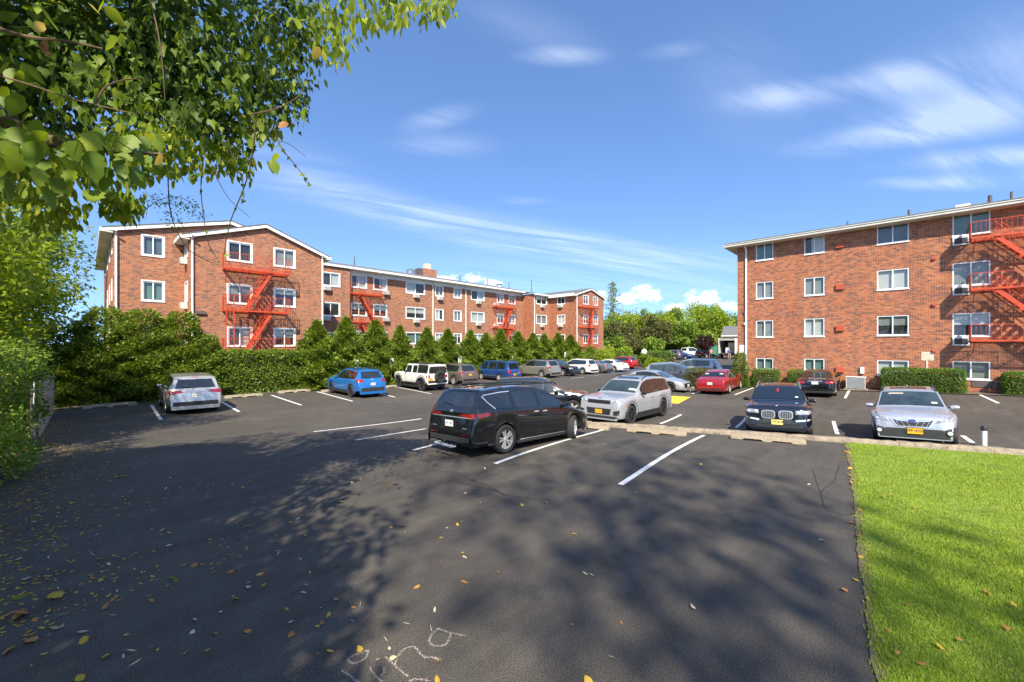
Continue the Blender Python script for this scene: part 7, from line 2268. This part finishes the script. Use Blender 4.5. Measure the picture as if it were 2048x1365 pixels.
# fine twig with tiny leaflets in front of the gable
stem([(290, 420), (320, 400), (360, 395), (395, 415)], 6.0, .006, 'twig', 'twig')
C = [loc_(x, y, 6.0) for x, y in ((300, 400), (325, 398), (345, 430), (350, 405), (375, 408), (395, 425), (350, 450))]
P, D = clumps(C, [.14] * 7, 60, rng, .6, .1); V, F = leaf_cloud(P, D + np.array([0, 0, -.5]), rng.uniform(.03, .05, len(P)), .45, rng=rng)
obj('leaflet', np_mesh('leaflet', V, F), OT, M['leaf_tree'])['kind'] = 'stuff'

# ---- far trees at the end of the lot
def far_tree(px, py, d, r, leafm, seed, label, base=1.0, n=7000, leaf=.42, name='tree', **kw):
    p = far_at(px, d); h = CAMZ + (HY - py) / FPX * d - p.z
    return crown_tree(label, 'tree', p, h, r, base, leafm, n, leaf, kw.pop('k', 40), 'trees beyond the end of the lot', name, tr=.3, seed=seed, limbs=4, **kw)
FT = [(1215, 622, 86, 5.0, 'leaf_farlight', 'light green tree right beside the distant end gable'), (1240, 640, 78, 4.2, 'leaf_olive', 'olive tree behind the red SUV'), (1268, 616, 96, 5.5, 'leaf_farlight', 'fresh green tree left of the dark conifer group'), (1283, 618, 84, 3.6, 'leaf_farlight', 'pointed green tree in the middle of the gap'),
      (1306, 632, 80, 4.2, 'leaf_olive', 'reddish brown leaved tree in the middle of the gap'), (1325, 618, 98, 5.5, 'leaf_farlight', 'bright tree right of the brownish one'), (1347, 616, 92, 4.6, 'leaf_farlight', 'green tree left of the tallest far crown'), (1372, 640, 80, 4.0, 'leaf_far', 'lower green tree above the white pickup'),
      (1395, 600, 100, 6.5, 'leaf_farlight', 'tallest far tree with yellow green crown'), (1420, 606, 108, 6.5, 'leaf_farlight', 'broad yellow green tree left of the grey roof'), (1440, 616, 96, 4.6, 'leaf_farlight', 'green tree above the box truck'), (1463, 628, 125, 6.0, 'leaf_fardark', 'dark far tree touching the right brick wall'), (1495, 622, 130, 7, 'leaf_far', 'far tree mostly hidden by the right brick building'),
      (1400, 660, 84, 4.0, 'leaf_farlight', 'low bright tree left of the purple tree'), (1345, 668, 84, 3.6, 'leaf_far', 'low dark green tree behind the grey SUV'), (1255, 668, 74, 3.4, 'leaf_olive', 'low olive tree behind the white sedan'), (1225, 672, 72, 3.2, 'leaf_far', 'low tree at the foot of the distant gable'), (1300, 676, 76, 3.2, 'leaf_far', 'low dark tree behind the round sign')]
for i, (px, py, d, r, lm, lab) in enumerate(FT): far_tree(px, py, d, r, lm, 400 + i, lab, base=.4 if py > 655 else 1.6)
V, F = [], []
rng2 = np.random.default_rng(5)
C = [far_at(px, d) + Vector((0, 0, rng2.uniform(1, 6))) for px, d in zip(np.linspace(1130, 1540, 70), rng2.uniform(112, 140, 70))]
P, D = clumps(C, [3.6] * 70, 260, rng2, .9, .3); V, F = leaf_cloud(P, D + rng2.normal(size=D.shape) * .5, .7 * rng2.uniform(.6, 1.3, len(P)), .6, rng=rng2)
o = obj('far_woods', np_mesh('far_woods', V, F), None, M['leaf_far']); tag(o, 'mass of green woods far behind the parking lot', 'woods', kind='stuff')
# thin larch like tree standing above the others
p = far_at(1226, 70); t = thing('larch_tree', 'thin airy conifer rising above the far trees beside the distant gable', 'tree', p)
hh = CAMZ + (690 - 560) / FPX * 70 - p.z
rng3 = np.random.default_rng(8); PP, DD = [], []
for k in range(46):
    z = hh * (.42 + .56 * k / 46); ln = (1 - (z / hh)) * 4.6 + .3; a = k * 2.4 + rng3.uniform(-.4, .4); ln *= rng3.uniform(.55, 1.15)
    e = Vector((math.cos(a) * ln, math.sin(a) * ln, z + ln * .12))
    MB().tube([(0, 0, z), e], [.05, .012], 4).build('branch', M['bark'], t)
    for q in np.linspace(.2, 1, 26): PP.append(np.array((0, 0, z)) * (1 - q) + np.array(e) * q + rng3.normal(size=3) * .14); DD.append(rng3.normal(size=3) + np.array((0, 0, -.6)))
V, F = leaf_cloud(np.array(PP), np.array(DD), .34, .4, rng=rng3); obj('foliage', np_mesh('foliage', V, F), t, M['leaf_far'])
trunk(t, [(0, 0, -.2), (.05, 0, hh * .5), (0, 0, hh)], [.2, .12, .02])
# purple leaved tree and low shrubs at the end of the lot
p = far_at(1411, 62)
crown_tree('small purple leaved tree left of the open box truck', 'tree', p, CAMZ + (690 - 668) / FPX * 62 - p.z, 1.35, 1.3, 'leaf_purple', 6000, .16, 30, None, 'purple_tree', tr=.1, seed=61, limbs=4, sq=1.1)
for (px, py, d, rx, ry, lm, lab) in [(1196, 694, 57, 2.0, 1.4, 'leaf_farlight', 'green bush below the distant fire escape'), (1228, 690, 60, 2.6, 1.6, 'leaf_farlight', 'bright green bush behind the white sedan'), (1260, 702, 60, 1.8, 1.2, 'leaf_far', 'green bush behind the red SUV'), (1296, 712, 56, 1.3, 1.0, 'leaf_tree', 'low green shrub left of the yellow green shrub'), (1303, 722, 53, 1.3, .9, 'leaf_bright', 'low yellow green shrub at the island tip'), (1330, 722, 57, 1.7, .7, 'leaf_olive', 'low brownish shrub beside the grey SUV'),
                             (1165, 697, 54, 1.6, 1.0, 'leaf_tree', 'bush at the foot of the distant gable corner')]:
    p = far_at(px, d); h = CAMZ + (HY - py) / FPX * d - p.z
    bank_shrub(lab, p, rx, ry, h, lm, 3000, .2, int(px), 'low_shrub', 14)
p = far_at(1318, 60); hedge_box('clipped_hedge', 'dark clipped hedge behind the round sign at the end of the lot', (p.x - 1.6, p.y - 1.6, 0), (p.x + 1.6, p.y + 1.6, 1.75), 'leaf_box', 4500, .16, .25, 19)

# ---- small brick house with grey roof behind the truck
hp = far_at(1462, 84)
HB = thing('brick_house', 'small brick house with grey roof behind the box truck', 'house', hp)
hq = far_at(1447, 84); hf = Fr(hq.x, hq.y, math.radians(-80))
ez = CAMZ + (690 - 672.5) / FPX * 84; rzz = CAMZ + (690 - 652.5) / FPX * 84
wall(hf, HB, 0, 12, -1, ez, [(5, 6.2, 1.4, 2.7)])
window(hf, HB, 5, 6.2, 1.4, 2.7)
slab(HB, 'roof', [hf.p(-.4, .5, ez), hf.p(12.4, .5, ez), hf.p(12.4, -4, rzz), hf.p(-.4, -4, rzz)], .12, M['shingle'])
slab(HB, 'roof', [hf.p(-.4, -4, rzz), hf.p(12.4, -4, rzz), hf.p(12.4, -8.5, ez), hf.p(-.4, -8.5, ez)], .12, M['shingle'])
wall(Fr(*(hf.p(0, -8, 0).xy), hf.ang - math.pi / 2), HB, 0, 8, -1, ez, (), gable=[(4, rzz)])
mb = MB(HB.location); fbox(mb, hf, -.4, 12.4, .5, .58, ez - .1, ez + .12); mb.build('gutter', M['white'], HB)

# ================================================================== small things
def sign_post(label, loc, rz, w, h, z0, post=True, marks=3, seed=1, m='sign_white', group=None, pm='metal'):
    t = thing('parking_sign', label, 'sign', loc, rz, group)
    if post: MB().tube([(0, .02, -.2), (0, .02, z0 + h + .04)], .025, 6).build('post', M[pm], t)
    pl = MB().box((-w / 2, -.012, z0), (w / 2, 0, z0 + h)).build('plate', M[m], t)
    rs = random.Random(seed)
    for k in range(marks):
        zz = z0 + h * (1 - (k + .9) / (marks + .8)); l_ = w * rs.uniform(.28, .36)
        MB().box((-l_, -.0155, zz - h * .05), (l_, -.0125, zz + h * .05)).build('lettering', M['sign_ink'], pl)
    return t
for i, (px, yt_, yb_, lab) in enumerate([(712, 720, 738, 'white parking sign behind the roof of the blue wagon'), (783, 717, 735, 'white parking sign left of the white off-roader'), (919.5, 713, 728, 'white parking sign behind the bronze SUV'), (1026, 713, 721, 'small pale sign among the shrubs above the blue van'), (1130.5, 705, 715, 'small pale sign among the last shrubs')]):
    Yc = 28.55; X_ = Xat(px, Yc); d_ = X_ * FWD.x + Yc * FWD.y; zb = float(zg(X_, Yc))
    s0 = CAMZ + (HY - yb_) / FPX * d_ - zb; s1 = CAMZ + (HY - yt_) / FPX * d_ - zb
    sign_post(lab, (X_, Yc, zb), 0, .34, s1 - s0, s0, seed=i, group='parking signs along the shrub row')
sign_post('narrow white sign on a dark post among the leaves at the left edge', (-.93, 15.9, 0), math.radians(100), .30, .58, 1.30, seed=9, marks=4, pm='pipe')
# round sign at the island
p = far_at(1288.5, 58); t = thing('round_sign', 'round grey sign above a yellow panel at the end of the lot', 'sign', p, vp(1288) - math.pi / 2)
MB().tube([(0, .03, -.2), (0, .03, 2.2)], .03, 6).build('post', M['metal'], t)
MB().lathe([(.001, 0), (.38, 0), (.38, .03), (.001, .03)], 20, Matrix.Translation((0, .0, 1.95)) @ Matrix.Rotation(math.pi / 2, 4, 'X')).build('disc', M['ac_white'], t)
MB().box((-.22, -.03, .75), (.22, .0, 1.5)).build('panel', M['yellow'], t)
# pale bollard with black cap
p = G(1968, 894); t = thing('bollard', 'short white pipe bollard with black cap right of the silver crossover', 'bollard', p)
MB().tube([(0, 0, -.1), (0, 0, .52)], .06, 16).build('pipe', M['sign_white'], t, smooth=40)
MB().lathe([(.063, .45), (.065, .55), (.05, .58), (.001, .585)], 16).build('cap', M['trimblack'], t, smooth=40)
# condenser of the air conditioning
yc = (Yat(1692, 32.7) + Yat(1731, 32.7)) / 2; w_ = abs(Yat(1692, 32.7) - Yat(1731, 32.7)); p = Vector((32.7, yc, float(zg(32.7, yc)) + .03))
t = thing('condenser_unit', 'grey louvred air conditioning unit on the ground by the right building', 'air conditioner', p)
h = .78
MB().box((-.12, -w_ / 2 - .1, -.05), (.75, w_ / 2 + .1, .06)).build('base', M['concrete'], t)
MB().box((.0, -w_ / 2, .065), (.65, w_ / 2, h - .02)).build('casing', M['ac_dark'], t)
MB().box((-.03, -w_ / 2 - .02, h - .018), (.68, w_ / 2 + .02, h + .02)).build('top', M['ac_white'], t)
for k in range(9): MB().box((-.028, -w_ / 2 + .03, .10 + k * .072), (-.003, w_ / 2 - .03, .145 + k * .072)).build('louvre', M['ac_grey'], t)
for k in (-1, 1): MB().box((-.03, k * (w_ / 2 - .015) - .015, .07), (-.002, k * (w_ / 2 - .015) + .015, h - .02)).build('corner_post', M['ac_white'], t)

# ---- grass blades on the lawn
def in_poly(x, y, poly):
    ins = np.zeros(len(x), bool); j = len(poly) - 1
    for i in range(len(poly)):
        xi, yi, xj, yj = poly[i][0], poly[i][1], poly[j][0], poly[j][1]
        c = ((yi > y) != (yj > y)) & (x < (xj - xi) * (y - yi) / (yj - yi + 1e-12) + xi); ins ^= c; j = i
    return ins
n = 420000
d = 2.6 + 11.0 * RNG.random(n) ** 1.25; l = d * RNG.uniform(.7, 1.55, n)
keepf = RNG.random(n) < np.clip(1.15 - d / 22, .3, 1)
x = FWD.x * d + RGT.x * l; y = FWD.y * d + RGT.y * l
edge = [p.copy() for p in lawn_poly]
ok = in_poly(x + RNG.normal(0, .025, n), y + RNG.normal(0, .025, n), edge) & keepf
x, y, d = x[ok], y[ok], d[ok]; n = len(x)
P = np.stack([x, y, zgv(x, y) + .008], -1)
a = RNG.random(n) * 6.283; lean = RNG.uniform(.15, 1.0, n)
D = np.stack([np.cos(a) * lean, np.sin(a) * lean, np.ones(n)], -1); D = norm(D)
patch = .75 + .5 * (np.sin(x * 1.3 + 1) * np.sin(y * 1.7) * .5 + .5)
hgt = RNG.uniform(.02, .045, n) * patch; wid = RNG.uniform(.005, .009, n) * (1 + d / 9)
S_ = norm(np.cross(D, np.array([0, 0, 1.0])) + 1e-6)
V = np.stack([P - S_ * wid[:, None] / 2, P + S_ * wid[:, None] / 2, P + D * hgt[:, None]], 1).reshape(-1, 3)
o = obj('grass', np_mesh('grass', V, np.arange(3 * n).reshape(-1, 3)), None, M['grass']); tag(o, 'short bright green lawn grass right of the asphalt', 'grass', kind='stuff')

# ---- fallen leaves
FL = {'yellow': [big_leaf('ovate', 11, 'leaf_yellow'), big_leaf('lobed', 12, 'leaf_yellow')], 'brown': [big_leaf('lobed', 13, 'leaf_brown'), big_leaf('ovate', 14, 'leaf_brown')], 'pale': [big_leaf('narrow', 15, 'leaf_pale'), big_leaf('ovate', 16, 'leaf_pale')], 'straw': [big_leaf('narrow', 17, 'leaf_pale')], 'green': [big_leaf('narrow', 18, 'leaf_bright')]}
def spot_name(px, py):
    if py > 1245 and 640 < px < 960: return 'among the chalk letters'
    if py > 1245 and px >= 960: return 'right of the chalk letters'
    if py > 1245: return 'in the bottom left corner' if px < 240 else 'left of the chalk letters'
    if px > 1060: return 'in the dappled shade near the lawn' if py > 980 else 'by the white bay line nearest the lawn'
    if py < 960: return 'close to the leafy bank' if px < 330 else 'behind the black minivan'
    if py < 1090: return 'at the left picture edge' if px < 200 else ('in the middle of the left shade' if px < 560 else 'below the black minivan')
    return 'low at the left picture edge' if px < 200 else ('left of the middle above the chalk' if px < 640 else 'just above the chalk letters')
LAB = {'yellow': 'yellow fallen leaf', 'brown': 'curled brown fallen leaf', 'pale': 'pale dry fallen leaf', 'straw': 'thin straw coloured leaf stalk', 'green': 'narrow green fallen leaf'}
rl = random.Random(31)
def fallen(px, py, kind, size, label=None, group='fallen leaves on the asphalt', z=.012, name='fallen_leaf'):
    p = G(px, py); o = obj(name, rl.choice(FL[kind])); o.location = (p.x, p.y, p.z + z + size * .16)
    o.rotation_euler = (rl.gauss(0, .22), rl.gauss(0.05, .22), rl.uniform(0, 6.28)); sy_ = .25 if kind == 'straw' else rl.uniform(.75, 1.15)
    size *= .85; o.scale = (size, size * sy_, size * rl.uniform(.7, 2.2)); tag(o, label or ('large ' if size > .085 else 'small ' if size < .05 else '') + LAB[kind] + ' on the asphalt ' + spot_name(px, py), 'leaf', group)
SPOT = [(230, 957, 'yellow', .17), (240, 955, 'brown', .14), (345, 1093, 'pale', .10), (342, 1070, 'yellow', .08), (264, 983, 'brown', .09), (340, 1158, 'green', .13), (108, 1192, 'yellow', .20), (118, 1190, 'brown', .15), (20, 1206, 'green', .16), (30, 1230, 'brown', .24), (45, 1226, 'brown', .2), (205, 1225, 'brown', .12), (170, 1278, 'yellow', .12), (55, 1291, 'brown', .13), (15, 1310, 'brown', .15), (155, 1358, 'yellow', .12), (76, 1260, 'yellow', .09), (103, 1263, 'pale', .10),
        (385, 1132, 'brown', .10), (468, 1144, 'brown', .09), (528, 1150, 'brown', .08), (533, 1172, 'yellow', .10), (602, 1187, 'pale', .08), (676, 1134, 'yellow', .10), (608, 1173, 'pale', .06), (570, 1219, 'brown', .07), (642, 1220, 'pale', .06), (702, 1218, 'brown', .07), (722, 1206, 'straw', .09), (840, 1175, 'brown', .10), (922, 1166, 'brown', .12), (870, 1218, 'pale', .08), (500, 1053, 'brown', .12), (494, 1096, 'brown', .08), (488, 1267, 'brown', .10), (576, 1250, 'pale', .06), (640, 1256, 'yellow', .06), (806, 1250, 'straw', .08),
        (813, 1053, 'brown', .10), (892, 1058, 'pale', .08), (1145, 1070, 'yellow', .10), (1090, 1008, 'pale', .12), (1165, 1147, 'pale', .10), (1179, 1150, 'pale', .07), (1390, 1224, 'pale', .10), (1240, 1245, 'brown', .06), (1230, 1322, 'straw', .10), (1170, 1360, 'yellow', .16), (1647, 1085, 'pale', .13), (1620, 970, 'pale', .10), (1402, 929, 'yellow', .08), (1268, 986, 'pale', .08), (1140, 1252, 'brown', .05), (873, 1357, 'yellow', .10), (875, 1330, 'yellow', .10), (780, 1305, 'pale', .06), (30, 1125, 'pale', .10), (275, 1310, 'straw', .16), (285, 1325, 'straw', .16), (180, 1110, 'straw', .12), (200, 1070, 'straw', .10), (115, 1238, 'straw', .12)]
for s_ in SPOT: fallen(*s_)
for _ in range(150):
    u = rl.random()
    px = 60 + 1000 * u ** 1.7; py = 880 + 460 * rl.random() ** 1.2
    if px < 130 and py < 900: continue
    fallen(px, py, rl.choices(['yellow', 'brown', 'pale', 'straw'], [4, 3, 3, 2])[0], rl.uniform(.045, .10))
# along the lawn edge and on the lawn
for _ in range(34):
    q = LWE[int(rl.random() * (len(LWE) - 46))]
    o = obj('fallen_leaf', rl.choice(FL['brown'] + FL['brown'] + FL['yellow'])); s_ = rl.uniform(.05, .09)
    o.location = (q.x + rl.gauss(0, .05), q.y + rl.gauss(0, .05), float(zg(q.x, q.y)) + .03); o.rotation_euler = (rl.gauss(0, .6), rl.gauss(0, .5), rl.uniform(0, 6)); o.scale = (s_, s_, s_ * 2); tag(o, 'brown curled leaf caught along the lawn edge', 'leaf', 'fallen leaves along the lawn edge')
for (px, py, s_) in [(1966, 1190, .09), (1818, 1222, .07), (2030, 1225, .11), (1870, 1298, .10), (2010, 1262, .09), (1830, 1021, .08), (1766, 1000, .08), (1800, 912, .08), (1938, 1027, .08), (1845, 990, .07), (2000, 963, .09), (1790, 1320, .08), (1920, 1294, .07), (1895, 1030, .06), (1735, 1108, .07), (1990, 1130, .07), (1850, 1340, .08)]:
    kd = rl.choice(['brown', 'brown', 'yellow']); fallen(px, py, kd, s_, kd + ' fallen leaf on the bright lawn ' + ('near the asphalt edge' if px < 1850 else 'towards the right picture edge') + (', close to the kerb' if py < 1040 else ', half way down' if py < 1200 else ', near the bottom edge'), 'fallen leaves on the lawn', .05)
# fine litter along the left edge of the asphalt
n = 2600
yy = RNG.uniform(6, 24, n); xx = -1.2 + np.abs(RNG.normal(0, .8, n)) * (1 + .5 * np.sin(yy * 2.1))
P = np.stack([xx, yy, zgv(xx, yy) + .012], -1); D = np.stack([np.cos(a[:n]), np.sin(a[:n]), RNG.normal(0, .12, n)], -1)
V, F = leaf_cloud(P, D, RNG.uniform(.03, .075, n), .5, 'diamond', flat=.92)
o = obj('leaf_litter', np_mesh('leaf_litter', V, F), None, M['leaf_yellow']); tag(o, 'scattered small yellow leaf litter along the left edge of the asphalt', 'leaf litter', kind='stuff')
